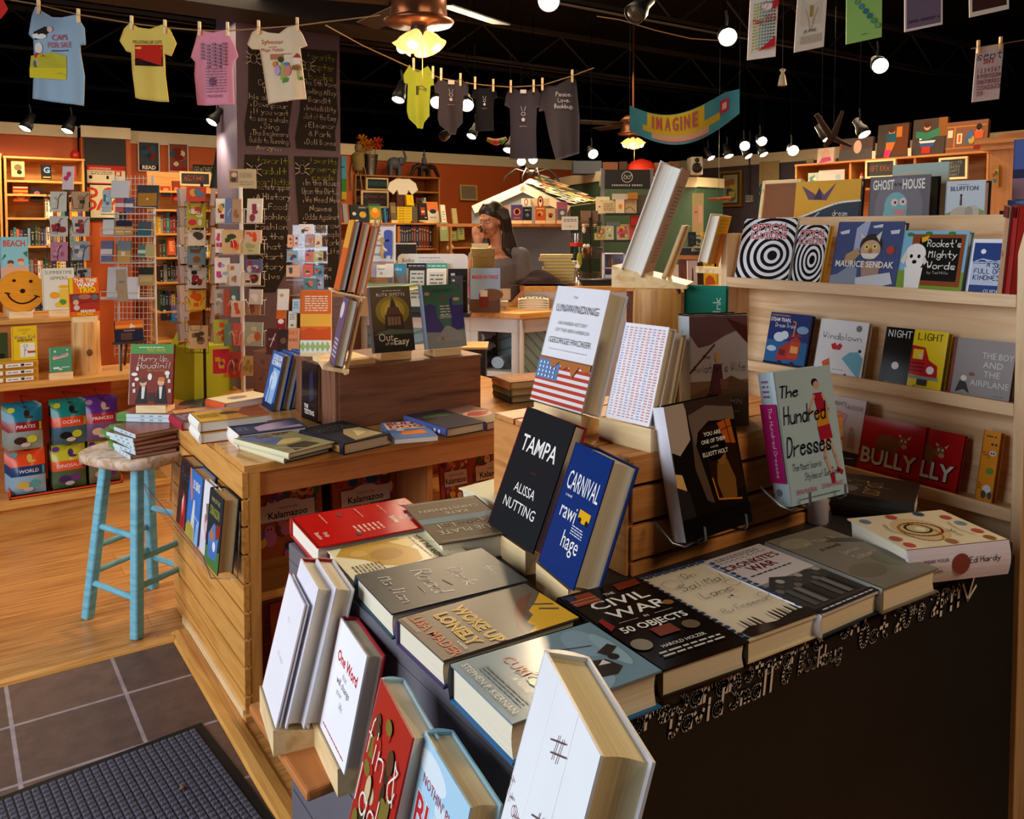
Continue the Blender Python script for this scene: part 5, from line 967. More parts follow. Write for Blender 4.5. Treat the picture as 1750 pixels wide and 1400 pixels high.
hou=[('r',0,.84,1,1,'4f8a3c'),('h','Hurry Up,',.55,.72,.09,'e0d4c4',{'w':.08,'sl':.2,'mw':.7}),('h','Houdini!',.55,.6,.1,'e0d4c4',{'w':.08,'sl':.2,'mw':.76}),('t','Mary Pope Osborne',.66,.55,.03,'c9862c',{'mw':.5}),('n',.2,.93,.8,.96,1,'d8e0c8'),('h','TREE HOUSE',.6,.88,.04,'e0c83c',{'mw':.6}),('p',[(.15,.02),(.45,.02),(.4,.3),(.24,.3)],'26201f'),('p',[(.6,.02),(.9,.02),(.84,.32),(.68,.3)],'26201f'),('e',.33,.36,.08,.08,'d8a684'),('e',.74,.37,.08,.08,'d8a684'),('e',.32,.4,.08,.06,'5a3620'),('e',.75,.42,.08,.05,'c87a34'),('p',[(.3,.3),(.38,.3),(.36,.1),(.3,.1)],'d8d4cc'),('p',[(.7,.3),(.78,.3),(.76,.1),(.72,.1)],'d8d4cc'),('r',.46,.06,.6,.2,'3a2c28'),('e',.48,.46,.05,.08,'e4e0da'),('e',.12,.5,.07,.04,'e4e0da'),('e',.88,.52,.06,.05,'e4e0da'),('e',.18,.42,.05,.04,'e4e0da')]+[('r',x,y,x+.06,y+.06,'d8d0c4') for x,y in ((.08,.3),(.1,.2),(.9,.36),(.92,.2),(.16,.56),(.86,.44))]
onblock('rust-red picture book with a green band and magicians, on the stool stack',(219,692),(293,692),(219,588),tz,.03,8,.02,'7d2c1c',hou,'pine wedge block on top of the stool stack',bw=.11,off=.03,spine='d8cfc8',rough=.3,name='picture_book')

# ================================================================== clear book pocket on the slatted end panel
AC=glassy('acrylic',(.97,.97,1),.05,.12);ACE=glassy('acrylic_edge',(.75,.78,.85),.35,.1)
px_=TX0-.011
hp=thing('acrylic_pocket','clear acrylic book pocket hooked on the slatted end panel','display pocket',(px_,2.75,.45))
A_=PX(367,985,px_-.075);B_=PX(238,880,px_-.075) # lower front corners, near and far
yn,yf=A_.y,min(TY1-.05,B_.y);zb_=PX(360,985,px_-.07).z
bt=[V(px_-.012,yn,zb_),V(px_-.085,yn,zb_+.02),V(px_-.105,yn,zb_+.085)]
def sheet(pts,y0,y1,m,th=.003):
    mb=MB()
    for p,q in zip(pts,pts[1:]):
        d=(q-p).normalized();nn=Vector((-d.z,0,d.x))*th
        mb.add([(p.x,y0,p.z),(q.x,y0,q.z),(q.x,y1,q.z),(p.x,y1,p.z),(p.x+nn.x,y0,p.z+nn.z),(q.x+nn.x,y0,q.z+nn.z),(q.x+nn.x,y1,q.z+nn.z),(p.x+nn.x,y1,p.z+nn.z)],[(0,1,2,3),(7,6,5,4),(0,4,5,1),(3,2,6,7),(0,3,7,4),(1,5,6,2)],m)
    return mb
part('front_lip',sheet(bt,yn,yf,AC),hp,world=True)
bk_top=PX(395,862,px_-.004).z
part('back_sheet',sheet([V(px_-.012,yn,zb_),V(px_-.002,yn,bk_top)],yn,yf,AC),hp,world=True)
ed_=MB()
for y in (yn,yf):ed_.tube([V(p.x,y,p.z) for p in [V(px_-.002,y,bk_top),V(px_-.012,y,zb_),bt[1],bt[2]]],.0022,ACE,6)
ed_.tube([V(bt[2].x,yn,bt[2].z),V(bt[2].x,yf,bt[2].z)],.002,ACE,6).tube([V(px_-.002,yn,bk_top),V(px_-.002,yf,bk_top)],.002,ACE,6)
part('polished_edge',ed_,hp,world=True)
# its books: foot in the trough, leaning on the back sheet
def pocketbook(label,y0,W,H,T,dx,cov,art,**k):
    foot=V(px_-.016-dx,y0,zb_+.008+.01*dx/.05);u=V(.10,0,1).normalized();e=EY.copy();w=e.cross(u)
    return book(label,frame(foot-w*T,e,u,w),W,H,T,cov,art,**k)
yl=yn+.006
pocketbook('thick dark teal hardcover at the near end of the clear pocket',yl+.145,.142,.215,.045,.05,'232a30',[('p',[(0,0),(1,0),(1,.3),(.6,.2),(.2,.26),(0,.2)],'4f7a3a'),('p',[(.2,.1),(.8,.14),(.9,.55),(.5,.6),(.15,.4)],'4a78b4'),('e',.4,.42,.12,.12,'b8683c'),('e',.6,.3,.1,.1,'d8dce8'),('t','WAR OF THE',.5,.86,.06,'b9ab5c',{'mw':.6}),('t','DRAGON',.5,.68,.12,'8a8a3c',{'mw':.85,'cx':.6,'b':.03}),('p',[(.6,.6),(.95,.64),(.95,.5),(.7,.4)],'8a2c20')],spine='1c2228',pages='c9a878')
pocketbook('white storybook with a rose flower drawing, standing in the clear pocket',yl+.245,.13,.215,.016,.04,'dcd8de',[('e',.5,.4,.3,.2,'c9b0b4'),('e',.35,.5,.1,.1,'a86a7c'),('e',.55,.28,.12,.12,'c04a7a'),('p',[(.3,.7),(.7,.76),(.6,.5),(.4,.5)],'7a6a54'),('e',.7,.5,.1,.1,'8a9a6a')],spine='cfc8c8')
pocketbook('pale storybook standing behind the rose flower one in the pocket',yl+.24,.13,.2,.02,.02,'d8d0c8',[])
pocketbook('bright blue hardcover with a white tower and an orange stripe, in the pocket',yl+.40,.15,.215,.04,.045,'2f6fc4',[('p',[(.3,0),(.7,0),(.56,.6),(.46,.6)],'d8d4c4'),('p',[(0,0),(.7,0),(.6,.2),(.2,.26),(0,.16)],'b8a43c'),('p',[(.7,0),(1,0),(1,.4),(.8,.3)],'8ab4e0'),('l',[(.6,.4),(1,.34)],.03,'9cc4ea'),('p',[(0,1),(.14,1),(.4,.62),(.3,.55)],'d8743c'),('t','13 SINS',.62,.76,.12,'e4e8ee',{'mw':.7,'cx':.7,'b':.03})],spine='1f4c94',pages='cfae7c',rough=.2)
pocketbook('black and red glossy hardcover at the far end of the clear pocket',yl+.545,.14,.22,.04,.04,'231a22',[('p',[(.3,0),(.8,0),(.7,.45),(.45,.55)],'a81c24'),('e',.5,.3,.12,.2,'d84a44'),('p',[(.4,.4),(.55,.5),(.5,.2)],'e8c8c4'),('h','Red',.5,.72,.16,'5a4a56',{'w':.08})],spine='8c1c24',pages='cfae7c',rough=.15)

# ================================================================== books and crate-top display of the slatted table
TZ1=TZ
YEL=[('r',.55,0,1,1,'7a3a1c'),('p',[(.4,0),(.7,.0),(.6,.5),(.75,1),(.45,1)],'b5742c'),('e',.5,.6,.14,.1,'3a2c24'),('n',.05,.3,.35,.7,6,'8c6a24'),('p',[(.62,.2),(1,.1),(1,.5),(.7,.5)],'8c3420')]
for i in range(2):
    zb=TZ+.036*i
    # head of the book towards the picture's left: the reader's x axis runs along the long side here
    q=[PZ(341,721-0,TZ+.072),PZ(462,707,TZ+.072),PZ(319.5,706,TZ+.072)]
    e=(q[1]-q[0]);W_=.222;e.normalize();n=Z1.cross(e)
    book(('lower','upper')[i]+' thick yellow-brown hardcover at the slatted table\'s far corner',frame(V(q[0].x+.002*(1-i),q[0].y,zb),e,n,Z1)@Matrix.Translation((0,0,0)),W_,.152,.035,'c99a34',YEL if i else (),spine='efeadf',back='8c3a20',pages='efe8dc',group='pair of yellow-brown hardcovers')
lay('mauve-jacketed hardcover with crimson boards behind the yellow pair',(312,722),(430,706),(297,706),TZ,.03,'8c7a94',[('r',0,0,.4,1,'5a3a4a'),('n',.05,.2,.35,.8,6,'a894a4'),('p',[(.3,.7),(.6,.5),(.5,.3)],'8c2034')],W=.2,H=.15,spine='a8283c',back='a8283c',pages='f0eae4')
lay('thick navy hardcover with purple reaching fingers, lying on the slatted table',(407.9,743.8),(526,728.7),(380.6,728.7),TZ,.045,'2c3658',[('p',[(.3,.1),(.95,.1),(.95,.3),(.5,.26),(.9,.42),(.55,.42),(.92,.58),(.55,.56),(.9,.74),(.5,.7),(.3,.5)],'a894b4'),('r',.55,.75,1,1,'3a3a44'),('n',.05,.3,.2,.7,4,'6a7494')],spine='efe8e0',back='232c50',pages='f0e8e0')
STL=[('e',.5,.45,.3,.16,'c9b074'),('p',[(0,.9),(.35,1),(.6,.6),(.2,.4)],'5a6a94'),('t','Still Star',.6,.74,.11,'5a2a24',{'mw':.7,'b':.02}),('p',[(.2,.05),(.8,.1),(.7,.3),(.3,.3)],'3a3226'),('l',[(.05,.3),(.4,.05)],.02,'d8d4c4')]
lay('pale cream hardcover, upper of two on the table\'s front edge',(494,775.6),(572.3,756),(437,743),TZ+.019,.017,'8c8660',STL,spine='dcd6b0',back='3c4a34',pages='e8e2d0',group='pair of cream-spined hardcovers')
lay('pale cream hardcover, lower of two on the table\'s front edge',(486,783),(566,764),(436,752),TZ,.017,'8c8660',(),spine='dcd6b0',back='3c4a34',pages='e8e2d0',group='pair of cream-spined hardcovers')
lay('dark hardcover with a pale storm scene, lying before the brown box',(588,759),(666.8,742),(541,728.7),TZ,.035,'23262f',[('p',[(.3,.05),(.95,.1),(.9,.55),(.6,.6),(.4,.4)],'a89468'),('p',[(.5,.2),(.8,.3),(.7,.5)],'d8c48c'),('t',"LOKI'S",.5,.76,.1,'6a5446',{'mw':.7}),('t','WOLVES',.5,.64,.1,'6a5446',{'mw':.8})],spine='1c2030',spart=[('r',.2,.06,.8,.2,'c98a4a')],pages='d8cab0')
lay('small blue and cream paperback with red capitals and an orange toy dog',(672.8,751.4),(748.6,745.3),(651.6,723.2),TZ,.016,'5a78b0',[('r',.03,.55,.97,.97,'e4d8bc'),('t','BULK',.5,.8,.14,'b8342c',{'mw':.8,'b':.04}),('t','DOG',.5,.6,.16,'b8342c',{'mw':.8,'b':.04}),('p',[(.25,.2),(.85,.2),(.8,.42),(.3,.42)],'d87a2c'),('e',.3,.48,.1,.06,'e8e0d0')],pages='ece4d4',soft=True,name='paperback_book')
lay('dark plum and green hardcover with a blue spine, on the table edge',(763.7,733.2),(830.3,721),(707.7,707.5),TZ,.03,'3c3640',[('e',.5,.7,.35,.16,'4a5a38'),('n',.35,.66,.65,.74,2,'7a8a5a')],spine='3f4d86',spart=[('n',.3,.1,.7,.3,2,'c9cfe4'),('h','ink',.5,.5,.02,'c9cfe4',{'rot':-90})],pages='d0bfa8',back='2a2630')
lay('dark hardcover with a close-up of lips, at the table\'s right end',(831.8,723),(885,711),(786.4,697.8),TZ,.028,'8c6a5a',[('e',.5,.5,.4,.3,'c99a84'),('p',[(.15,.5),(.4,.62),(.6,.62),(.9,.52),(.6,.38),(.35,.38)],'a8483c'),('r',0,0,1,.2,'7a6a44')],spine='4a2a54',back='4a2a54',pages='cfb8a8')
# more books to the right of the brown box
for i,(L,F,R,T,c,lb) in enumerate((((838,655),(852,662),(905,650),.03,'8c5a34','brown-jacketed hardcover on top of the pile beyond the brown box'),((832,668),(850,680),(905,662),.03,'4a4630','olive hardcover with gold specks in the pile beyond the brown box'),((836,684),(858,690),(908,676),.025,'2c2a24','dark hardcover under the olive one beyond the brown box'))):
    p=PZ(F[0],F[1]+8,TZ+.02);M=frame(V(1.78+.015*i,2.62+.02*i,TZ+.062-.031*i),Vector((.98,-.15,0)).normalized(),Vector((.15,.98,0)).normalized(),Z1)
    book(lb,M,.22,.16,.03,c,[('n',.15,.2,.85,.7,5,'b59a4a' if i else 'c97a3a')],pages='b8a06a')
# books leaning left of the brown box
def leaners():
    a=PZ(447,692,TZ+.002);b=PZ(464,703,TZ+.002)
    art=[('r',0,0,1,.14,'1f2c54'),('p',[(.2,.1),(.8,.1),(.95,.7),(.4,.72)],'8fb4e0'),('e',.55,.5,.3,.25,'b9d4ee'),('l',[(.4,.1),(.45,.5)],.04,'2c3a5a'),('e',.45,.6,.05,.06,'c9a08a'),('t','GORDON',.55,.86,.09,'e4ecf6',{'mw':.8,'b':.03}),('t','KORMAN',.55,.76,.09,'e4ecf6',{'mw':.8,'b':.03})]
    for i,lb in enumerate(('blue hardcover of a figure in icy light, first of the leaning three','blue hardcover, second of the leaning three left of the brown box','blue hardcover, third of the leaning three left of the brown box')):
        d=V(.036*i,.0,0);stand(lb, None, None,(473,601.5),0,13,.03,'3c62a8',art,depth=(a+d,b+d),W=.14,H=.213,spine='22305c',pages='b5a488',group='three blue hardcovers leaning together')
leaners()
a=PZ(515,713.5,TZ+.001)
e=(PZ(540,727,TZ)-PZ(515,713.5,TZ)).normalized();n=Z1.cross(e)
if n.dot(FH)<0:n=-n
book('glossy black hardcover with white letters, upright left of the brown box',frame(a+n*.03,e,V(0,0,1)+n*.07,e.cross(V(0,0,1)))@Matrix.Translation((0,0,0)),.14,.2,.03,'15161c',[('t','THE',.3,.2,.07,TXT1,{'b':.03}),('t','TESTING',.5,.1,.08,TXT1,{'b':.03,'mw':.8}),('p',[(.5,.3),(.8,.4),(.7,.9),(.5,.8)],'2a2c44')],spine='101014',rough=.12,pages='cfc0a0')
lay('cream hardcover with a floral vignette, at the table\'s back edge',(385,690),(455,678),(376,678),TZ,.028,'d8c8a4',[('e',.45,.5,.2,.14,'9c7a6a'),('e',.35,.4,.08,.06,'6a7a8a')],W=.2,H=.14,spine='c9562c',back='c9562c',pages='efe6dc')
# on top of the brown box
CZ=.952
oe=[('r',0,0,1,.3,'1d1a1c'),('e',.52,.62,.42,.36,'8c7c1e'),('e',.52,.62,.3,.28,'b5a028'),('e',.52,.62,.2,.2,'c9b84a'),('p',[(.3,.32),(.78,.32),(.76,.56),(.32,.56)],'3a1a12'),('p',[(.34,.56),(.74,.56),(.66,.68),(.42,.68)],'5a2a1c'),('p',[(.46,.68),(.62,.68),(.56,.8),(.5,.8)],'2a1610'),('l',[(.53,.8),(.53,.86)],.02,'2a1610'),('r',.38,.4,.7,.53,'8a6a54'),('l',[(.46,.34),(.46,.56)],.014,'2a120c'),('l',[(.54,.34),(.54,.56)],.014,'2a120c'),('l',[(.62,.34),(.62,.56)],.014,'2a120c'),('p',[(.14,.3),(.4,.34),(.9,.32),(1,.3),(1,.26),(0,.26)],'5a6a5c'),
      ('t','RUTA SEPETYS',.5,.85,.05,TXT1,{'mw':.86}),('n',.3,.92,.8,.95,1,'cfc6b4'),('t','Out',.3,.16,.12,TXT1,{'mw':.36}),('t','of the',.4,.1,.05,TXT1),('t','Easy',.68,.1,.1,TXT1,{'mw':.4,'b':.02})]
onblock('dark hardcover of a birdcage in yellow light, on the brown box',(640.8,603),(709.7,598),(631.5,491),CZ,.03,14,.03,'4a3a1c',oe,'pine wedge block under the birdcage hardcover',bw=.115,off=.02,spine='5a4a4a',rough=.25)
te=[('r',0,0,1,.26,'8f9a9c'),('p',[(0,.26),(0,.66),(.14,.7),(.3,.66),(.3,.5),(.48,.3),(.48,.24)],'4c4890'),('p',[(.66,.24),(.66,.76),(.74,.8),(.74,.66),(1,.66),(1,.3)],'453f8c'),('p',[(.3,.2),(.5,.34),(.6,.34),(.9,.22),(.9,.1),(.2,.1)],'9aa2a4'),('e',.1,.86,.07,.04,'d8a894'),('e',.84,.76,.09,.04,'d8a894'),('e',.5,.78,.04,.03,'b8442a'),('t','ZEBRA FOREST',.5,.88,.045,'2c5a50',{'mw':.5}),('n',.4,.5,.66,.68,4,'cfd8d0'),('t','ORPHAN',.52,.46,.05,'dfe8e0',{'mw':.3}),('p',[(.36,.12),(.42,.12),(.4,.2)],'c04a30')]
onblock('teal hardcover of purple towers, second on the brown box',(732,597),(798,591),(722,488),CZ,.03,12,.03,'4a7a6c',te,'pine wedge block under the teal tower hardcover',bw=.11,off=.025,spine='7a94b4',rough=.25)
# tall two-tier easel with the orange books
p0=V(1.13,2.72,CZ)
de=thing('tiered_easel','tall thin wooden easel of two tiers on the brown box','easel',p0)
t1=math.radians(13);ex_=(-FH*.95+RT*.31).normalized();nx_=Z1.cross(ex_)
if nx_.dot(RT)<0:nx_=-nx_
ux_=Vector((0,0,math.cos(t1)))+nx_*math.sin(t1);wx_=ex_.cross(ux_)
Bf=PD(560,600,2.83);Bf.z=CZ+.02
def E3(s,t,d): return Bf+ex_*s+ux_*t+wx_*d
for s in (.01,.12):part('rail',MB().tube([E3(s,-.02,-.05),E3(s,.5,-.05)],.006,wood('pine','z'),8),de,world=True)
part('ledge',MB().add([E3(s,t,d) for t in (-.012,0) for s,d in ((-.01,-.055),(.15,-.055),(.15,.03),(-.01,.03))],[(0,3,2,1),(4,5,6,7),(0,1,5,4),(1,2,6,5),(2,3,7,6),(3,0,4,7)],wood('pine','y')),de,world=True)
part('ledge',MB().add([E3(s,.243+t,d) for t in (-.006,0) for s,d in ((-.01,-.055),(.15,-.055),(.15,.05),(-.01,.05))],[(0,3,2,1),(4,5,6,7),(0,1,5,4),(1,2,6,5),(2,3,7,6),(3,0,4,7)],wood('pine','y')),de,world=True)
part('foot_block',MB().box((1.085,2.66,CZ),(1.24,2.84,CZ+.018),wood('pine','x')),de,world=True)
tier=[('white and red flecked hardcover on the lower tier of the tall easel',.001,-.035,.03,.225,'6a5470','b8a4b4',[('e',.3,.8,.3,.2,'d8c8d0'),('n',.2,.1,.8,.4,5,'d8ccd4')]),
        ('orange hardcover at the front of the tall easel\'s upper tier',.245,.012,.022,.235,'d8642c','e0963c',[('r',0,.6,1,1,'e0a03c')]),('orange-edged hardcover in the middle of the upper tier',.245,-.02,.026,.235,'d8642c','e8a83c',[]),('orange-edged hardcover at the back of the upper tier',.245,-.049,.024,.23,'d8642c','e8a83c',[])]
for lb,t,d,T,H,c,sp2,art in tier:book(lb,frame(E3(0,t,d),ex_,ux_,wx_),.14,H,T,c,art,spine=sp2,back='22305c' if 'front' in lb else c,pages='d8cbb4')
# orange paperback standing behind
q_=qD(513,495,566,603,3.05)
solo('book_riser',MB().box((0,0,0),(q_[2],.12,q_[0].z-TZ-.0005),wood('pine','x'),frame(V(q_[0].x,q_[0].y,TZ+.0003),RT,FH,Z1)),'plain pine riser under the orange landscape paperback','riser')
face('orange landscape paperback with a green checked foot, behind the slatted table books',q_,.02,'d8642a',[('r',0,0,1,.2,'e0e4d8'),('p',[(0,.2),(.3,.26),(.6,.24),(1,.3),(1,.2)],'b8441c'),('p',[(0,.2),(1,.2),(1,.4),(.6,.36),(.3,.4),(0,.34)],'c9501f'),('r',0,.42,1,.62,'e8a83c'),('n',.15,.66,.9,.92,7,'f0dcb8')]+[('p',[(.16*i,.1),(.16*i+.08,.18),(.16*i+.16,.1),(.16*i+.08,.02)],'9cb86a') for i in range(6)],tilt=3,soft=True,name='paperback_book')
# ================================================================== low wooden unit at the far end of the slatted table
UY=4.6
sz1,sz0,uz=PY(0,659,UY).z,PY(0,864,UY).z,PY(0,548,UY+.32).z
ux0,ux1=-.9,PY(292,640,UY).x
un=thing('display_unit','low stepped wooden display unit behind the blue stool','display unit',(ux0,UY,0));hw_=wood('honey','x',.4)
part('step_board',MB().box((ux0,UY,sz1-.03),(ux1,UY+.36,sz1),hw_),un,bev=.003,world=True)
part('riser',MB().box((ux0,UY+.32,sz1),(PY(165,560,UY+.32).x,UY+.345,uz-.02),wood('cherry','x')),un,world=True)
part('upper_board',MB().box((ux0,UY+.30,uz-.022),(PY(170,540,UY+.3).x,UY+.62,uz),hw_),un,bev=.003,world=True)
part('bottom_board',MB().box((ux0,UY,sz0-.03),(ux1,UY+.5,sz0),hw_),un,bev=.003,world=True)
part('plinth',MB().box((ux0,UY+.03,0),(ux1,UY+.5,sz0-.03),hw_),un,world=True)
part('back_panel',MB().box((ux0,UY+.48,sz0),(ux1,UY+.5,sz1-.03),wood('cherry','x')),un,world=True)
part('end_panel',MB().box((ux1-.02,UY+.01,sz0),(ux1,UY+.48,sz1-.03),wood('honey','z')),un,world=True)
def U(x,Y,z):p=PY(x,600,Y); return V(p.x,Y,z)
def ublock(label,x0,x1,Y,z,h=.035):
    a=U(x0,Y,z+h);block(label,a,EX,PY(x1,600,Y).x-a.x,h,.07,12)
    return z+h
def ubook(label,x0,x1,ytop,Y,z,T,cov,art,tilt=10,**k):
    a,b=U(x0,Y,z),U(x1,Y,z); return stand(label, None, None,(x0,ytop),0,tilt,T,cov,art,depth=(a,b),**k)
# upper board: smiling disc, lemonade book, beach book
z=ublock('pine block under the round smiling disc',17,58,UY+.40,uz)
sm=MB();c=PY(37,500,UY+.44);Rr=35.5*c.dot(FH)/FPX
FRT=frame(V(c.x,UY+.44,z+Rr*.94),EX,Vector((0,.17,.98)).normalized(),EX.cross(Vector((0,.17,.98)).normalized()))
sm.lathe([(Rr*.97,-.02),(Rr,-.016),(Rr,-.002),(Rr*.985,.002)],noisemat('orange_disc',('d98a14','e59a22'),(2,14,2),.5,4),36)
A=Art(sm,2*Rr,2*Rr, lambda x,y,l:(x-Rr,y-Rr,.0022+.0003*l));A.draw([('e',.35,.76,.04,.035,'2a1a0c'),('e',.7,.73,.04,.04,'2a1a0c'),('e',.52,.5,.055,.055,'2a1a0c'),('l',[(.2,.46),(.26,.32),(.42,.2),(.6,.2),(.74,.28),(.82,.36)],.035,'2a1a0c',2),('l',[(.16,.47),(.25,.45)],.03,'2a1a0c'),('l',[(.77,.38),(.86,.34)],.03,'2a1a0c')])
sroot=thing('smiling_disc','round orange wooden disc with a painted smiling face','wall decoration',FRT);part('disc_face',sm,sroot)
z=ublock('pine block under the lemonade picture book',86,125,UY+.38,uz)
ubook('pale picture book of a glass of lemonade',77,131,459,UY+.38,z,.02,'d9d8cc',[('t','SUMMERTIME',.5,.85,.09,'5a6a54',{'mw':.86}),('t','SIPPERS',.5,.72,.08,'5a6a54',{'mw':.6}),('r',.5,.05,.82,.5,'e0c04a'),('e',.66,.55,.18,.06,'e0a82c'),('e',.35,.35,.16,.12,'e0a02c'),('e',.6,.18,.12,.1,'5a8a3a'),('e',.45,.12,.1,.09,'e0b83c')],name='picture_book')
ubook('picture book of children on a beach, on a pale stand',6,53,405,UY+.5,uz+.17,.015,'8cc4d0',[('r',0,0,1,.36,'e0a884'),('t','BEACH',.5,.8,.13,'c8503c',{'mw':.8,'b':.03}),('e',.35,.46,.12,.1,'6a4a3a'),('e',.34,.4,.11,.09,'d8a082'),('e',.72,.5,.12,.09,'d8682c'),('e',.72,.44,.11,.09,'e0b49a'),('p',[(.02,.5),(.14,.64),(.2,.6)],'3f7a4a'),('p',[(.8,.66),(.98,.7),(.96,.56)],'3f7a4a'),('e',.2,.15,.1,.08,'c8503c'),('e',.6,.14,.12,.1,'e8e0d0')],name='picture_book')
bs=MB().box((U(12,UY+.50,0).x,UY+.5,uz),(U(56,UY+.5,0).x,UY+.56,uz+.17),wood('maple','x'));solo('book_riser',bs,'pale wooden riser under the beach picture book','riser')
# log with the orange series book
lz=PY(147,549,UY+.16).z;lc=U(147,UY+.16,sz1)
lg=MB().lathe([(.074,0),(.07,.02),(.066,(lz-sz1)*.5),(.067,(lz-sz1)-.005),(.064,lz-sz1)],wood('log','z',.55),22);lr=thing('log_stump','knotty log standing on the low unit under the orange series book','log',lc)
for i,(x,y,zz_) in enumerate(lg.v):a_=math.atan2(y,x);k=1+.04*math.sin(2*a_)+.02*math.sin(5*a_);lg.v[i]=(x*k,y*k,zz_)
part('log_body',lg,lr);part('knot',MB().ball((.008,-.066,(lz-sz1)*.42),(.014,.006,.018),mat('6a3f20',.7)),lr)
z=ublock('pine block on top of the knotty log',126,168,UY+.12,lz,.03)
ubook('orange series book with bold stacked title, on the log',122,172,475,UY+.125,z,.02,'e0641c',[('r',.0,.58,.12,1,'d8c81c'),('r',0,.12,1,.58,'8c2c24'),('e',.5,.5,.22,.1,'a86a54'),('e',.2,.48,.12,.1,'5a5a64'),('e',.85,.48,.12,.1,'5a6a74'),('p',[(0,.36),(.4,.3),(.5,.33),(.9,.34),(1,.3),(1,.14),(0,.14)],'a83424'),('e',.2,.36,.1,.1,'d8a088'),('e',.22,.22,.1,.1,'c9b8b0'),('t','THE TIME',.55,.87,.1,'f0e0c0',{'mw':.8,'b':.04}),('t','WARP',.55,.755,.1,'f0ece4',{'mw':.7,'b':.04}),('t','TRIO',.6,.61,.13,'f0c81c',{'mw':.6,'b':.05}),('t','READING',.6,.1,.06,'f0ece4',{'mw':.5,'b':.03}),('t','KILLING',.5,.02,.07,'e8c81c',{'mw':.7,'b':.03})])
# step board: diary on its stack, camping book, green standing book
pr=['e0b02c','c8641c']
for i in range(3):
    M=FYm((PY(-2,640,UY+.05).x-.11,UY+.05,sz1+.0335*i));r=thing('hardcover_book','thick yellow gingham hardcover lying on the low unit, %s from the bottom'%ORD(i+1),'book',M,'pile of yellow gingham hardcovers');mb=MB().box((0,0,0),(.11+PY(66,640,UY+.05).x-PY(-2,640,UY+.05).x,.15,.032),mat('d8a42c',.4));Wd=.11+PY(66,640,UY+.05).x-PY(-2,640,UY+.05).x
    A=Art(mb,Wd,.032, lambda x,y,l:(x,-.0003*l,y));A.draw([('r',.02*j,0,.02*j+.01,1,'c4701c') for j in range(0,50,2)]+[('r',0,.3,1,.42,'c87a24'),('r',.5,.22,.92,.8,'e8e0d4'),('n',.53,.36,.7,.66,1,'6a6488'),('r',.73,.34,.78,.7,'33302c'),('n',.8,.36,.9,.66,1,'8a4a54'),('r',.2,.22,.46,.8,'e8e0d4')]);part('cover',mb,r)
dz_=sz1+.101
ubook('thick yellow hardcover with a drawn stick boy, standing on the gingham pile',22,64,559,UY+.08,dz_,.03,'e0bc1c',[('r',.3,.08,.9,.5,'e4e0d4'),('t','DIARY',.5,.85,.08,'b8642c',{'mw':.5}),('t','of a',.5,.77,.05,'7a3a5a'),('h','Wimpy Kid',.5,.64,.1,'7a4a8a',{'mw':.82,'w':.12}),('t','DOG DAYS',.5,.55,.07,'3a2c1c',{'mw':.6,'b':.03}),('e',.52,.42,.06,.05,'e8e4d8'),('o',.52,.42,.08,.06,.012,'3a3430'),('l',[(.5,.37),(.48,.22),(.46,.12)],.015,'3a3430'),('l',[(.48,.32),(.6,.26)],.015,'3a3430'),('r',.6,.2,.92,.26,'b83a34')],tilt=4,pages='c9a87c',spine='d8a42c')
z=ublock('pine block under the green camping book',84,124,UY+.03,sz1)
ubook('small green camping book with a pink banner',87,122,595,UY+.04,z,.035,'4f9470',[('p',[(.1,.5),(.85,.62),(.84,.76),(.08,.64)],'e0b49a'),('t','CAMPING',.46,.62,.09,'5a6a9a',{'mw':.66,'rot':8,'b':.02}),('e',.8,.88,.05,.04,'dce4dc'),('e',.2,.84,.05,.06,'dce4dc'),('r',.1,.12,.4,.2,'dce4dc'),('r',.5,.16,.9,.19,'dce4dc'),('e',.45,.1,.09,.05,'cfe0d4')],tilt=4,spine='5aa07c')
ubook('dark green hardcover at the picture edge behind the yellow gingham pile',-12,14,570,UY+.2,sz1,.03,'3a4426',[('e',.6,.5,.2,.2,'1d2014')],tilt=4)
# sailing book on easel, bookmark on the far right of the unit
ubook('sunset book of a sailing boat, on a dark folding easel',198,246,549,UY+.15,sz1+.15,.02,'23263a',[('r',0,.55,1,1,'c8642c'),('r',0,.62,1,.78,'e08a34'),('r',0,.55,1,.62,'6a3424'),('p',[(.5,.62),(.56,.86),(.74,.66)],'e0c8b4'),('n',.3,.46,.7,.54,2,'b5a494'),('n',.2,.05,.6,.4,6,'8a5a3a')],tilt=8)
es=thing('folding_easel','thin dark folding easel under the sunset sailing book','easel',U(222,UY+.15,sz1));
for dx in (-.05,.05):part('strut',MB().tube([(dx,-.03,0),(dx*.6,.05,.2)],.006,mat('3a2c24'),8),es)
part('lip',MB().box((-.08,-.01,.135),(.08,.03,.148),mat('3a2c24')),es);part('rear_strut',MB().tube([(0,.05,.18),(.0,.16,0)],.006,mat('3a2c24'),8),es)
bm=panel('bookmark','long painted bookmark leaning over the sunset sailing book','bookmark',U(203,UY+.14,sz1+.36),EX,.05,.17,.004,'8a7a64',[('e',.5,.6,.3,.1,'4a6a8a'),('e',.4,.3,.25,.08,'a8683c')],tilt=14)
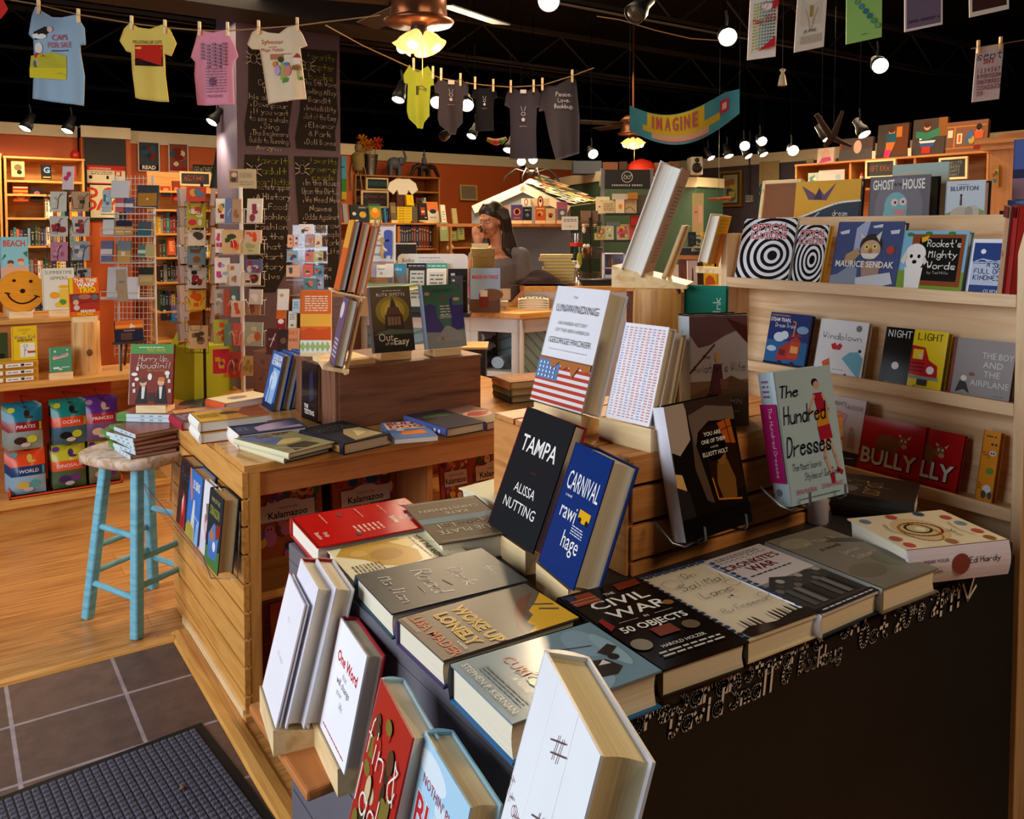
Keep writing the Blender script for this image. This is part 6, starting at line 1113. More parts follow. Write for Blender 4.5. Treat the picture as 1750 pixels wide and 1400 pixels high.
# pouches on the bottom board, in an orange tray
tr=MB();ty0=UY+.06
tx0,tx1=U(10,ty0,0).x,U(205,ty0,0).x
ORM=mat('d8481c',.4)
tr.box((tx0,ty0,sz0),(tx1,ty0+.3,sz0+.004),mat('4a2416',.6)).box((tx0,ty0,sz0),(tx0+.004,ty0+.3,sz0+.04),ORM).box((tx0,ty0,sz0),(tx1,ty0+.004,sz0+.012),ORM).box((tx1-.004,ty0,sz0),(tx1,ty0+.3,sz0+.04),ORM).box((tx0,ty0+.296,sz0),(tx1,ty0+.3,sz1-.04),ORM)
solo('display_tray',tr,'orange display tray of pouches on the bottom board of the low unit','tray')
def pouch(label,M,W,H,c1,band,c2,word,dot,acc,group=None):
    mb=MB();m1,m2,m3=mat(c1,.18),mat(band,.18),mat(c2,.2)
    def bulge(u,v): return .028*(math.sin(PI*min(1,max(0,u)))**.7)*(max(0,math.sin(PI*min(1,v*1.02)))**.6)*(1.15-.5*v)
    for (v0,v1,m) in ((0,.4,m3),(.4,.62,m2),(.62,1,m1)):
        mb.grid(lambda u,v:(u*W,v0*H+v*(v1-v0)*H,bulge(u,v0+v*(v1-v0))),8,5,m)
        mb.grid(lambda u,v:((1-u)*W,v0*H+v*(v1-v0)*H,-bulge(1-u,v0+v*(v1-v0))*.8),8,5,m)
    A=Art(mb,W,H, lambda x,y,l:(x,y,bulge(x/W,y/H)+.0012+.0002*l),.2)
    A.draw([('e',.12,.9,.11,.09,dot),('t',word,.52,.47,.075,'efe0d8',{'mw':.8}),('e',.55,.8,.08,.12,acc),('e',.62,.72,.12,.04,acc),('r',.9,.42,.97,.6,dot),('e',.35,.2,.18,.12,acc),('e',.68,.22,.15,.12,dot),('e',.5,.1,.14,.07,'c9c0b4'),('r',.4,.965,.6,.975,'1c1816')])
    r=thing('pouch',label,'pouch',M,group);part('foil_bag',mb,r); return r
PW,PH=.15,.215
fam=[('PIRATES',40,0,1,'1f7a94','8c1f24','8a948c','c9c83c','3a2420','blue'),('WORLD',43,0,0,'d8481c','233a6a','8aa8bc','5a9aa4','c9a84a','orange'),('OCEAN',118,1,1,'1f7f78','d8481c','3a5a6a','b8bc2c','1c1c1c','teal'),('DINOSAUR',114,1,0,'b8b02c','d8502c','4a5a3a','6a3a7a','4a2c5a','lime'),('PRINCESS',173,2,1,'5a2c7c','a82428','6a4a6a','9a7a9c','c9a088','purple'),('FAIRY',176,2,0,'b8a83c','8a2c5a','6a5a3a','5a2c7c','c98a5a','mustard')]
for word,x,cix,up,c1,bd,c2,dot,acc,cn in fam:
    dep_n=4 if cix==0 else 3
    for j in range(dep_n):
        Y=ty0+.03+.034*(j+(0 if up==0 else .2));xc=U(x,ty0+.03,0).x-(.006*j)
        zb=sz0+.012+(.218 if up else 0)
        n_=Vector((0,-.985,.17));u_=Vector((0,.17,.985))
        pouch('glossy %s foil pouch, %s in its %s row of the orange tray'%(cn,('front one','second one back','third one back','fourth one back')[j],'upper' if up else 'lower'),frame(V(xc-PW/2,Y,zb),EX,u_,n_),PW,PH,c1,bd,c2,word,dot,acc)
rod=thing('hanging_rod_set','steel rods of the orange tray from which pouches hang','rod',V(tx0,ty0,sz0))
for x in (40,118,173):part('rod',MB().tube([V(U(x,ty0,0).x,ty0+.02,sz0+.43),V(U(x,ty0,0).x,ty0+.3,sz0+.45)],.003,STEEL,6),rod,world=True)

# ================================================================== card racks
WHT=mat('d8d8dc',.35);BKW=mat('1a1a1c',.4)
CARDN=[0]
def card(label,d,x0,y0,x1,y1,col,art=(),rot=0,th=.012,name='greeting_card',tilt=6):
    a,e,W,H=qD(x0,y0,x1,y1,d,rot); return panel(name,label,'card',a,e,W,H,th,col,art,tilt=tilt,rough=.4)
def rack(label,d,xc,ybot,ytop,levels,xs,m,name='card_spinner',base=True,zbase=None,pr=.012):
    """A wire spinner: a pole, a round base and wire pockets at the given pixel rows."""
    p=PZ(xc,ybot,0) if base is True else PD(xc,ybot,d);z0=0 if base is True else zbase
    d=d or (p-CP).dot(FH);top=PD(xc,ytop,d);loc=V(top.x,top.y,z0)
    r=thing(name,label,'card rack',loc)
    part('pole',MB().tube([(0,0,.01),(0,0,top.z-z0)],pr,m,12),r)
    part('base',MB().lathe([(.21 if base is True else .1,0),(.2 if base is True else .1,.012),(.05,.03),(.02,.04)],m,28),r)
    for i,(x0,x1) in enumerate(xs):
        w=MB()
        for y in levels:
            a,b=PD(x0,y,d-.03),PD(x1,y,d-.03);k=d/FPX
            q= lambda p_,dy:p_-V(0,0,dy)
            mid=(a+b)/2;e=(b-a)
            w.tube([a,a-FH*.02+e*.12,a+e*.25-FH*.025-V(0,0,.03),a+e*.3-FH*.025-V(0,0,.10),a+e*.7-FH*.025-V(0,0,.10),b-e*.25-FH*.025-V(0,0,.03),b-FH*.02-e*.12,b],.0022,m,5)
            w.tube([a,a-V(0,0,.11),b-V(0,0,.11),b],.0022,m,5);w.tube([a+FH*.05,a],.002,m,5).tube([b,b+FH*.05],.002,m,5)
            w.tube([mid-V(0,0,.11),V(loc.x,loc.y,mid.z-.11)],.002,m,5)
        part('wire_pockets',w,r,world=True)
    return r
def deco(seed,cs,n=4):
    r=random.Random(seed); return [r.choice([('e',r.uniform(.25,.75),r.uniform(.2,.75),r.uniform(.1,.25),r.uniform(.1,.25),r.choice(cs)),('r',*(lambda x,y:(x,y,x+.3,y+.18))(r.uniform(.1,.5),r.uniform(.15,.7)),r.choice(cs))]) for _ in range(n)]
# tall black spinner with the lime base unit behind
dc=(PZ(345,690,0)-CP).dot(FH)
rack('tall black wire card spinner on a round foot, left of the purple column', None,345,690,312,(345,375,406,440,474,508,543,580),((316,356),),BKW)
cc=[(318,319,351,344,'c8402c',('7a9a8c','d8a03c','5a7a9a'),'red card with a swirling bird'),(319,347,351,389,'b0a824',('c83c5c','e0dcd4'),'olive-yellow card with a small red flag'),(321,393,351,420,'e0d8d0',('d8642c','4a4444'),'white card with an orange cassette'),(319,422,351,453,'6c8ba4',('4a6a3a','8a5a3a'),'grey-blue card of hills, yellow edge'),(320,457,352,493,'c9ced8',('2a2428','8c2c2c'),'pale card with black birds'),(321,495,351,529,'e0b81c',('d8601c',),'bright yellow card with fine orange lines'),(322,556,355,596,'d8c094',('5a4a3c','8a7a5c'),'tan-framed card of a dark landscape, lowest pocket')]
for i,(x0,y0,x1,y1,c,cs,lb) in enumerate(cc):card(lb+', on the black spinner',dc-.06,x0,y0,x1,y1,c,deco(i,cs,5))
for i in range(8):
    y=322+33*i
    for s,x in (('left',309),('right',358)):card('pale stack of cards seen edge-on, %s level, %s side of the black spinner'%(ORD(i+1),s),dc,x,y,x+8,y+30,('a9a0ac','9a8f98','b8a4a4')[i%3],rot=(1.15 if s=='left' else -1.15),th=.03)
sg=panel('chalk_card','vintage tan postcard clipped above the white spinner','card',*qD(391,289,438,322,6.3),.003,'b5a484',[('r',.04,.3,.34,.9,'8a6a5c'),('e',.2,.7,.1,.08,'c9b4a4'),('e',.18,.45,.1,.08,'4a4434'),('n',.4,.55,.85,.8,3,'8a7a5c'),('n',.4,.15,.9,.4,2,'9a8a6c')])
# white spinner in front of the column
dd=6.3
rack('white wire card spinner in front of the purple column',dd,411,660,320,(357,410,464,513,566,615),((368,400),(396,416),(418,452)),WHT,base=False,zbase=0,pr=.016)
ccd=[(369,339,389,381,'e0dcd4',('3a7a94','d8a03c','8c2c24'),'white card of a lighthouse'),(384,338,397,381,'5a6a9a',(),'slate-blue card'),(396,340,411,380,'a07a4c',('8a643c',),'brown kraft card'),(421,339,449,381,'d8cfc0',('8c3c4c','e8e4e0'),'cream card with a dark red border'),
       (368,391,382,432,'e4dfd8',('c83c6c',),'white card edged with pink script'),(380,392,413,434,'c9a878',('d8641c','3a4a2c','c82c1c'),'kraft card of orange tulips'),(417,393,448,416,'d8b09a',('d8542c',),'peach card with an orange bird'),(415,413,445,434,'c0b888',('a89c6c',),'pale olive landscape card'),
       (367,440,391,484,'e0dee0',('b84a8a','8ab4cc'),'white card with a pink scribble'),(385,452,396,486,'d8a82c',(),'mustard envelope'),(391,450,412,488,'c4bcb0',('8a8a84','b5643c'),'grey ruled card with an orange header'),(419,443,449,466,'5c5c84',('c8b4b4','8c3c4c'),'violet-grey card of lettering'),(416,464,446,487,'d8c4b0',('c04a34','5a3a34'),'cream card of red scribbled flowers'),
       (366,494,382,536,'b5aea8',('d8d4d0','8a8480'),'silvery foil card'),(382,495,393,540,'a84a34',(),'rust card'),(390,496,405,530,'1f5a52',('cfe0d8',),'dark teal card of white letters'),(395,514,413,542,'d8b49a',('c8542c',),'buff card with orange letters'),(425,494,449,520,'cfc6bc',('e8e4e0',),'silver-grey wrapped card'),(420,515,446,538,'a87854',('8a5434',),'tan card of brown letters'),
       (365,546,388,588,'b8c04c',('d8284c','d8503c'),'lime card with a red square'),(383,553,395,592,'6a8a7c',(),'sage envelope'),(392,552,411,592,'c8503c',('d8804c',),'coral card'),(417,550,450,591,'aab4a4',('d8c8a8','c8643c'),'grey-green card of clouds'),
       (364,597,390,639,'c82c4c',('7a3c9c','d8802c','e0b03c'),'magenta and orange patterned card'),(382,604,394,646,'d89a1c',(),'golden-yellow envelope'),(392,601,411,646,'a83c2c',('6a3a4c','c8642c'),'dark red patterned card'),(414,608,436,642,'c8b07c',('a88c54',),'sand-coloured card of small figures')]
for i,(x0,y0,x1,y1,c,cs,lb) in enumerate(ccd):card(lb+', on the white spinner',dd-.05-.012*(i%3),x0,y0,x1,y1,c,deco(i+20,cs,5) if cs else (),rot=(.3 if x0<384 else (-.25 if x0>412 else 0)))
# black spinner at the left
da=5.9
rack('black wire card spinner beside the chrome notebook rack',da,114,470,318,(332,374,420),((80,110),(116,156)),BKW,base=False,zbase=0,pr=.014)
cca=[(85,327,111,361,'cfd4cc',('a9b48c','d8dcd4'),'pale card with a green sprig'),(121,327,149,361,'b5946c',('4a3424','a07c50'),'kraft card of a sunburst'),(84,369,113,404,'d4cfc8',('b82c34','8a3434'),'white card of red lips'),(122,370,150,404,'d0c8bc',('a8303c','4a4444'),'cream card of a red-roofed tree'),(86,413,113,446,'c47a9c',('d8a0b8','a8647c'),'pink card'),(122,412,150,445,'9ca8b0',('6a7078','d8d4d0'),'grey card of a drawn portrait'),(106,284,124,324,'d8d0dc',('c83c6c',),'tall white sign with pink hearts'),(131,458,153,476,'a9a094',('3a3430',),'grey card with black capitals')]
for i,(x0,y0,x1,y1,c,cs,lb) in enumerate(cca):card(lb+', on the black rack by the smiling disc',da-.06,x0,y0,x1,y1,c,deco(i+60,cs,5),rot=.1)
# chrome notebook rack
db=5.7
nb=thing('notebook_rack','chrome grid rack of notebooks behind the low unit','rack',(lambda p:V(p.x,p.y,0))(PD(226,400,db+.12)))
gw=MB()
for x in range(196,264,7):gw.tube([PD(x,300,db+.1),PD(x,610,db+.1)],.0018,WHT,4)
for y in range(305,610,10):gw.tube([PD(196,y,db+.1),PD(262,y,db+.1)],.0018,WHT,4)
part('grid',gw,nb,world=True)
for y in (365,403,449,511):
    m_=MB()
    for d0,d1 in ((-.06,.1),):
        a,b=PD(172,y,db+d0),PD(266,y+3,db+d0);c,d_=PD(266,y,db+d1),PD(172,y,db+d1);z_=a.z
        m_.add([V(a.x,a.y,z_),V(b.x,b.y,z_),V(c.x,c.y,z_),V(d_.x,d_.y,z_),V(a.x,a.y,z_-.006),V(b.x,b.y,z_-.006),V(c.x,c.y,z_-.006),V(d_.x,d_.y,z_-.006)],[(0,1,2,3),(7,6,5,4),(0,4,5,1),(1,5,6,2),(2,6,7,3),(3,7,4,0)],mat('b9b4b8',.4))
        m_.tube([a+V(0,0,.05),b+V(0,0,.05)],.0025,WHT,5).tube([a,a+V(0,0,.05)],.002,WHT,4).tube([b,b+V(0,0,.05)],.002,WHT,4)
    part('wire_shelf',m_,nb,world=True)
for s in (198,262):part('post',MB().tube([PD(s,300,db+.1),V(PD(s,300,db+.1).x,PD(s,300,db+.1).y,0)],.008,WHT,8),nb,world=True)
nbs=[(174,324,188,362,'a8c4d0','pale blue patterned notebook'),(189,308,219,338,'c9ced6','silver notebook catching the light, top'),(197,337,213,362,'c04a4c','red and cream notebook'),(211,338,227,362,'4a4a7c','navy and grey notebook'),(233,316,269,356,'23201e','tall black and ochre notebook box'),(175,375,194,401,'d8dade','white notebook, second shelf'),(197,377,212,402,'c9a04c','tan notebook with a dark top'),(212,377,225,402,'b88a3c','ochre notebook with a dark top'),(235,378,256,402,'22404c','black and teal notebook'),(171,411,191,447,'5f628c','violet-blue banded notebook'),(200,411,222,449,'6a7a84','slate and tan notebook'),(235,418,248,441,'23704c','bright green banded notebook'),(248,417,263,440,'b0a05c','gold and green notebook'),(182,456,216,508,'c8ccd2','big silver notebook with a tan square'),(210,473,236,512,'dcdee4','white glossy notebook leaning on the lowest shelf'),(236,457,262,488,'a8884c','gold foil notebook with a black lid')]
for i,(x0,y0,x1,y1,c,lb) in enumerate(nbs):
    art=[]
    if 'dark top' in lb:art=[('r',0,.6,1,1,'2a2a44'),('r',.1,.2,.9,.3,'e0d0a0')]
    elif 'ochre notebook box' in lb:art=[('r',.05,.1,.95,.66,'a8782c'),('e',.5,.4,.06,.05,'e0c89a')]
    elif 'banded' in lb or 'red and cream' in lb or 'navy' in lb:art=[('r',0,.35,1,.6,'d8d0cc')]
    elif 'slate' in lb:art=[('r',0,0,1,.55,'c8a04c'),('r',.3,.3,.6,.5,'e0d8c8')]
    elif 'tan square' in lb:art=[('r',.45,.2,.85,.5,'b8865c')]
    elif 'gold foil' in lb:art=[('r',0,.6,1,1,'2a2820'),('r',.1,.2,.9,.5,'c9b070')]
    elif 'teal' in lb:art=[('r',0,0,1,.35,'1f6a74'),('e',.7,.5,.15,.1,'8c2c3c')]
    elif 'patterned' in lb:art=deco(i,('5a7a94','d8e4e8'),6)
    card(lb+' on the chrome rack',db-.03,x0,y0,x1,y1,c,art,name='notebook',th=.02,tilt=8)
# lime green slanted unit behind the tall spinner
LIME=mat('9aa01c',.45);lgm=MB()
def LP(x,y,d): return PD(x,y,d)
b0,b1,b2=PZ(297,683,0),PZ(333,684,0),PZ(378,683,0);b0=LP(297,683,6.95);b1=LP(332,686,6.8);b2=LP(378,683,7.1)
for p in (b0,b1,b2):p.z=0
t0,t1,t2=LP(297,593,6.95),LP(332,594,6.8),LP(378,590,7.1);off=FH*.3
vv=[b0,b1,b2,b2+off,b0+off,t0,t1,t2,t2+off,t0+off]
lgm.add(vv,[(0,1,6,5),(1,2,7,6),(2,3,8,7),(3,4,9,8),(4,0,5,9),(5,6,7,8,9)],LIME)
lr2=thing('lime_display_box','lime green slant-topped display box on the floor behind the spinner','display box',V(b1.x,b1.y,0));part('box',lgm,lr2,world=True)
part('slanted_lid',MB().add([LP(292,588,6.9),LP(321,529,7.1),LP(326,531,7.0),LP(303,592,6.8),LP(292,588,7.1),LP(321,529,7.3),LP(326,531,7.3),LP(303,592,7.1)],[(0,1,2,3),(7,6,5,4),(0,4,5,1),(1,5,6,2),(2,6,7,3),(3,7,4,0)],LIME),lr2,world=True)

# dark cabinet with acrylic card holder and paperbacks, before the column
ca=PD(432,605,5.0);cb=PD(575,605,4.9)
dcab=thing('dark_cabinet','low dark brown cabinet in front of the purple column','cabinet',V(ca.x,ca.y,0))
e_=(cb-ca);e_.z=0;e_.normalize();n_=Z1.cross(e_);Wc=1.0;ztop=PD(500,506,5.2).z
Wc=.5;T_=frame(V(ca.x,ca.y,0),e_,n_,Z1)
part('body',MB().box((0,.0,0),(Wc,.5,PD(500,600,5).z),wood('dark','x'),T_),dcab,world=True,bev=.004)
part('upper_shelf',MB().box((.1,.22,PD(500,600,5).z),(Wc,.5,ztop),wood('dark','x'),T_),dcab,world=True)
dr=5.25
hold=thing('acrylic_card_holder','clear acrylic tiered card holder on the dark cabinet','card holder',V(PD(520,506,dr).x,PD(520,506,dr).y,ztop))
hm=MB()
for y in (427,456,487):
    a,b=PD(489,y,dr),PD(552,y,dr);hm.box((0,0,0),((b-a).length,.1,.004),AC,frame(V(a.x,a.y,a.z),e_,n_,Z1));hm.tube([a+V(0,0,.03),b+V(0,0,.03)],.002,ACE,5)
hm.box((0,.1,0),(.235,.104,.44),AC,frame(V(PD(489,506,dr).x,PD(489,506,dr).y,ztop),e_,n_,Z1))
part('tiers',hm,hold,world=True)
cce=[(511,383,535,399,'dcd6d4','white foil card on top'),(491,401,500,423,'d89a5c','striped orange card'),(499,401,511,423,'c9bccc','lilac-grey card'),(521,402,536,423,'a88a94','mauve card in clear wrap'),(537,402,550,423,'d4c8ac','cream card with dark spots'),(490,428,509,448,'7a9cb4','blue winter-tree card'),(521,430,536,448,'c8686c','pink and red scene card'),(536,430,552,448,'b0b464','green-yellow scene card'),(489,453,512,473,'d8a06c','orange and grey fan of cards'),(517,452,535,473,'d8401c','orange-red owl card'),(536,453,553,472,'3a7c9c','blue panda card'),(519,476,541,495,'3f6a74','dark teal moon card'),(540,468,553,494,'8a9ab4','grey-blue dotted card')]
for i,(x0,y0,x1,y1,c,lb) in enumerate(cce):card(lb+', in the acrylic holder',dr-.04-.01*(i%2),x0,y0,x1,y1,c,deco(i+90,('d8d0c8','4a4a54','c8783c','8a3c4c'),4),th=.004)
pbs=[(473,494,492,530,'d8d2c8','white card-backed booklet leaning back',[('e',.4,.7,.2,.15,'b5a04c')]),(471,518,488,563,'d8641c','orange and white paperback of a white figure',[('r',0,0,1,.4,'8c2420'),('e',.5,.3,.3,.25,'e4ded8'),('h','BE',.5,.75,.2,'2a1c14')]),(492,532,506,562,'d8dcd0','white booklet with a green pear',[('e',.5,.2,.2,.15,'7a8a3a'),('n',.2,.5,.8,.85,4,'6a7a5c')]),(499,511,512,535,'a8c8dc','pale blue booklet',[('n',.2,.3,.8,.8,4,'5a7a94')]),(455,562,476,606,'4a201c','dark maroon paperback of a white spoon',[('l',[(.3,.3),(.7,.8)],.05,'d8d0c4'),('h','ink',.4,.55,.12,'cfc4b8')]),(475,563,492,602,'33231c','black-brown paperback of a face',[('e',.5,.5,.3,.3,'6a4a3a')]),(490,561,510,602,'c88a64','tan paperback with red and black capitals',[('t','ART',.5,.72,.16,'c04a34',{'mw':.8}),('t','WORDS',.5,.45,.12,'2a1c18',{'mw':.8})])]
for x0,y0,x1,y1,c,lb,art in pbs:face(lb+' on the dark cabinet',qD(x0,y0,x1,y1,4.95 if y0>550 else 5.1),.02,c,art,tilt=10,soft=True,name='paperback_book')
# ================================================================== sales counter
CT=.92
c0,c1,c2=PZ(889,536,CT),PZ(800,532,CT),PZ(610,524,CT)
cr_=V(4.6,c0.y,CT)
back=FH*.75
poly=[cr_,c0,c1,V(c2.x,c2.y,CT)]
def inset(p,d): return p+FH*d
ct=thing('sales_counter','white and blue beadboard sales counter with a wooden top','counter',V(c0.x,c0.y,0))
tp=MB();top_=[cr_,V(4.6,c0.y+.4,CT),inset(c1,.66),inset(V(c2.x,c2.y,CT),.5),V(c2.x,c2.y,CT),c1,c0]
tp.prism([(p.x,p.y) for p in top_],CT-.035,CT,wood('honey','x',.4));part('counter_top',tp,ct,world=True,bev=.003)
CWH=mat('d4cfc8',.45)
def beadboard(c):
    k='bead'+c
    if k in MATS: return MATS[k]
    m,nt,b=newmat(k);tc=nt.nodes.new('ShaderNodeTexCoord');wv=nt.nodes.new('ShaderNodeTexWave');wv.inputs['Scale'].default_value=9;wv.bands_direction='DIAGONAL'
    cr2=nt.nodes.new('ShaderNodeValToRGB');L=nt.links.new;cr2.color_ramp.elements[0].color=tuple(v*.5 for v in lin(c)[:3])+(1,);cr2.color_ramp.elements[1].color=lin(c);cr2.color_ramp.elements[1].position=.22
    L(tc.outputs['Object'],wv.inputs['Vector']);L(wv.outputs['Fac'],cr2.inputs[0]);L(cr2.outputs[0],b.inputs['Base Color']);b.inputs['Roughness'].default_value=.5;MATS[k]=m; return m
BB=beadboard('7c979c')
def facepanel(a,b,nm,cell=False):
    e=b-a;e.z=0;L=e.length;e.normalize();n=Z1.cross(e)
    if n.dot(FH)<0:n=-n
    T=frame(V(a.x,a.y,0)+n*.03,e,n,Z1);zt=CT-.036
    fr_=MB()
    fr_.box((0,0,zt-.085),(L,.02,zt),CWH,T).box((L-.07,0,.0),(L,.02,zt-.085),CWH,T).box((0,0,0),(.05,.02,zt-.085),CWH,T).box((.05,0,0),(L-.07,.02,.09),CWH,T)
    if cell:fr_.box((.05,-.0,.53),(L-.05,.30,.56),CWH,T)
    part('white_frame',fr_,ct,world=True,bev=.002)
    part('beadboard_panel',MB().box((.04,.30 if cell else .012,.05),(L-.06,.315 if cell else .02,zt-.02),BB,T),ct,world=True)
    if cell:part('niche_side',MB().box((L-.075,.02,.09),(L-.06,.3,zt-.08),BB,T),ct,world=True)
    return T,L
TN,LN=facepanel(V(c2.x,c2.y,0),c1,'left');TN2,LN2=facepanel(c1,c0,'niche', True);facepanel(c0,cr_,'right')
# rolled clothes in the niche
def roll(label,T,x,y,z,r,L,c,seed):
    mb=MB();rr=random.Random(seed);m=mat(c,.9);pts=[(r*(1-.045*i)*math.cos(i*.62),r*(1-.045*i)*math.sin(i*.62)) for i in range(20)]
    mb.grid(lambda u,v:((lambda k:(x+pts[k][0]*(1+.1*math.sin(v*7+k)),y+v*L,z+r+pts[k][1]*.85))(int(round(u*19)))),19,4,m);mb.grid(lambda u,v:(x+r*.92*v*math.cos(u*2*PI),y+.004,z+r+r*.8*v*math.sin(u*2*PI)),16,2,mat(c,.95))
    mb.v=[tuple(T@Vector(p)) for p in mb.v]
    return solo('rolled_garment',mb,label,'garment')
rb=(LN2-.19)
roll('pale blue rolled garment alone on the niche shelf of the counter',TN2,max(.12,rb-.0),.06,.56,.045,.16,'b4c4d4',1)
for i,(dx,dz,c,lb) in enumerate(((-.10,.0,'3a3a4c','dark rolled garment at the bottom of the niche pile'),(-.13,.075,'b4b4cc','lilac printed rolled garment in the middle of the niche pile'),(-.14,.15,'a9bcd4','light blue folded garment on top of the niche pile'))):roll(lb,TN2,max(.03,rb+dx),.05,.56+dz,.042,.16,c,3+i)
bxp=PD(800,592,4.2)
solo('black_pedestal',MB().box((0,0,0),(.13,.2,bxp.z-.01),mat('141417',.5),FD((bxp.x-.05,bxp.y,0))).box((-.01,-.01,bxp.z-.01),(.14,.21,bxp.z),wood('honey','x'),FD((bxp.x-.05,bxp.y,0))),'black pedestal with a wooden top beside the counter niche','pedestal')
# ---- on the counter
def CQ(x0,y0,x1,y1,d,rot=0,drop=True):
    a,e,W,H=qD(x0,y0,x1,y1,d,rot);zt=a.z+H
    if drop:a.z=CT+.001;H=zt-a.z
    return a,e,W,H
stripes=[('p',[(.05*i,.955),(.05*i+.025,.955),(.05*i+.04,1),(.05*i+.015,1)],'b8443a' if i%2 else '3a4a7a') for i in range(19)]+[('p',[(.05*i,0),(.05*i+.025,0),(.05*i+.04,.045),(.05*i+.015,.045)],'b8443a' if i%2 else '3a4a7a') for i in range(19)]
pd_=4.75
panel('card_sign','white airmail-bordered sign of a blue mailbox and a dog','sign',*qD(631,384,676,450,pd_),.006,'dcdce2',stripes+[('r',.56,.2,.88,.8,'4c60b4'),('e',.72,.8,.16,.1,'4c60b4'),('r',.6,.56,.76,.62,'1f2848'),('r',.58,.12,.62,.2,'3a4a8c'),('r',.82,.1,.86,.2,'3a4a8c'),('e',.5,.6,.1,.12,'c09a64'),('e',.5,.36,.09,.22,'c9a470'),('e',.5,.18,.07,.07,'c09a64'),('p',[(.54,.44),(.7,.34),(.66,.3),(.52,.38)],'e4dcd0'),('n',.06,.8,.42,.9,1,'6a6a9a'),('n',.06,.72,.42,.8,1,'c0707a'),('h','Buy',.25,.58,.08,'3a3a44'),('h','Stamps',.27,.44,.08,'3a3a44',{'mw':.4}),('h','Send!',.25,.2,.1,'3a3a44',{'mw':.42})],tilt=4)
cbx=MB();a,e,W,H=CQ(612,455,672,478,pd_);KR=mat('b08858',.8)
T=frame(a,e,Z1.cross(e),Z1)
cbx.box((0,0,0),(W,.004,H*.55),KR,T).box((0,.16,0),(W,.164,H*1.1),KR,T).box((0,0,0),(.004,.164,H*.8),KR,T).box((W-.004,0,0),(W,.164,H*.8),KR,T).box((0,0,H*.4),(W,.164,H*.42),KR,T)
solo('card_box',cbx,'kraft display box of small cards under the mailbox sign','box')
for i,(x0,x1,c,art,lb) in enumerate(((622,634,'c87a3c',[('n',.2,.2,.8,.8,5,'8a4a1c')],'orange note card in the kraft box'),(632,642,'a89aa8',(),'mauve note cards in the kraft box'),(643,660,'e0ddd8',[('h','Beach',.5,.6,.16,'3a3a34',{'mw':.7}),('e',.5,.3,.15,.12,'c9a470')],'white dog note card in the kraft box'),(658,672,'d8d4cc',(),'row of white cards at the end of the kraft box'))):
    panel('note_card',lb+' below the mailbox sign','card',*qD(x0,452-i%2*2,x1,474,pd_-.0+.02),.04 if 's ' in lb else .012,c,art,tilt=14)
gb=PD(560,484,4.4)
lay('wide green book lying on end of the counter, cream pages showing',(575,487),(690,489),(572,477),PD(600,488,4.4).z-.035,.03,'5c8c4a',[('r',.3,.3,.9,1,'4c4650')],W=.4,H=.2,spine='5c8c4a',pages='e0d8c4')
# reader display
KD=4.85
a,e,W,H=CQ(680,433,800,520,KD)
M=frame(a,e,Z1.cross(e),Z1)
ks=thing('reader_display','white round-cornered display board of reading tablets on the counter','display stand',M)
rp=[(r_x,r_z) for r_x,r_z in ((0,0),(W,0),(W,H-.03))]+[(W-.03+.03*math.cos(t),H-.03+.03*math.sin(t)) for t in (.3,.8,1.3)]+[(.03-.03*math.cos(t),H-.03+.03*math.sin(t)) for t in (1.3,.8,.3)]+[(0,H-.03)]
bm_=MB();bm_.prism(rp,0,.012,mat('e0e0e2',.35),Matrix(((1,0,0,0),(0,0,1,0),(0,1,0,0),(0,0,0,1))))
Art(bm_,W,H, lambda x,y,l:(x,-.0004*l,y)).draw([('t','kobo',.15,.86,.07,'5a4a44',{'sl':.2}),('n',.3,.92,.62,.95,1,'8aa4b4'),('n',.3,.82,.66,.9,2,'c9c4c4'),('l',[(.05,.83),(.25,.83)],.004,'8a7a74')])
part('board',bm_,ks);part('tray',MB().box((-.05,-.16,0),(W+.02,0,.02),mat('1c1c20',.4)),ks)
kz=CT+.022
def kd(x0,y0,x1,y1,d):a,e,W,H=qD(x0,y0,x1,y1,d);zt=a.z+H;a.z=kz; return a,e,W,zt-kz
panel('reader_card','blue-topped display card with an orange foot beside the black tablet','card',*kd(662,450,693,520,KD-.09),.006,'6a6c74',[('r',0,.8,1,1,'3c8cb4'),('r',0,0,1,.3,'e0b02c'),('e',.7,.5,.18,.14,'c83c9c'),('t','kobo',.5,.86,.07,'dce8f0')],tilt=8)
panel('reader_card','black and teal header card behind the tablets','card',*kd(694,449,764,520,KD-.07),.004,'d4d2bc',[('r',0,.9,.48,1,'2a2c34'),('r',.48,.88,1,1,'4a9a94'),('n',.04,.93,.44,.97,1,'c9ced4'),('n',.52,.92,.96,.97,1,'d4e8e4')],tilt=8)
def tablet(label,q,body,scr):
    a,e,W,H=q;n=Z1.cross(e);t=math.radians(14);u=V(0,0,math.cos(t))+n*math.sin(t);w=e.cross(u);r=thing('reading_tablet',label,'tablet',frame(a,e,u,w))
    part('body',MB().box((0,0,-.01),(W,H,0),mat(body,.35)),r,bev=.003)
    s=MB().box((W*.1,H*.14,0),(W*.9,H*.92,.0008),mat(scr,.5));Art(s,W,H, lambda x,y,l:(x,y,.0009+.0002*l)).draw([('n',.18,.3,.82,.8,6,'6a6e70'),('n',.18,.82,.82,.88,1,'4a4e50')]);part('screen',s,r)
tablet('black-framed reading tablet on the white display board',kd(696,454,727,525,KD-.13),'26272c','b5bcbc');tablet('white-framed reading tablet on the white display board',kd(728,457,762,525,KD-.13),'dcdcde','c0c4c0')
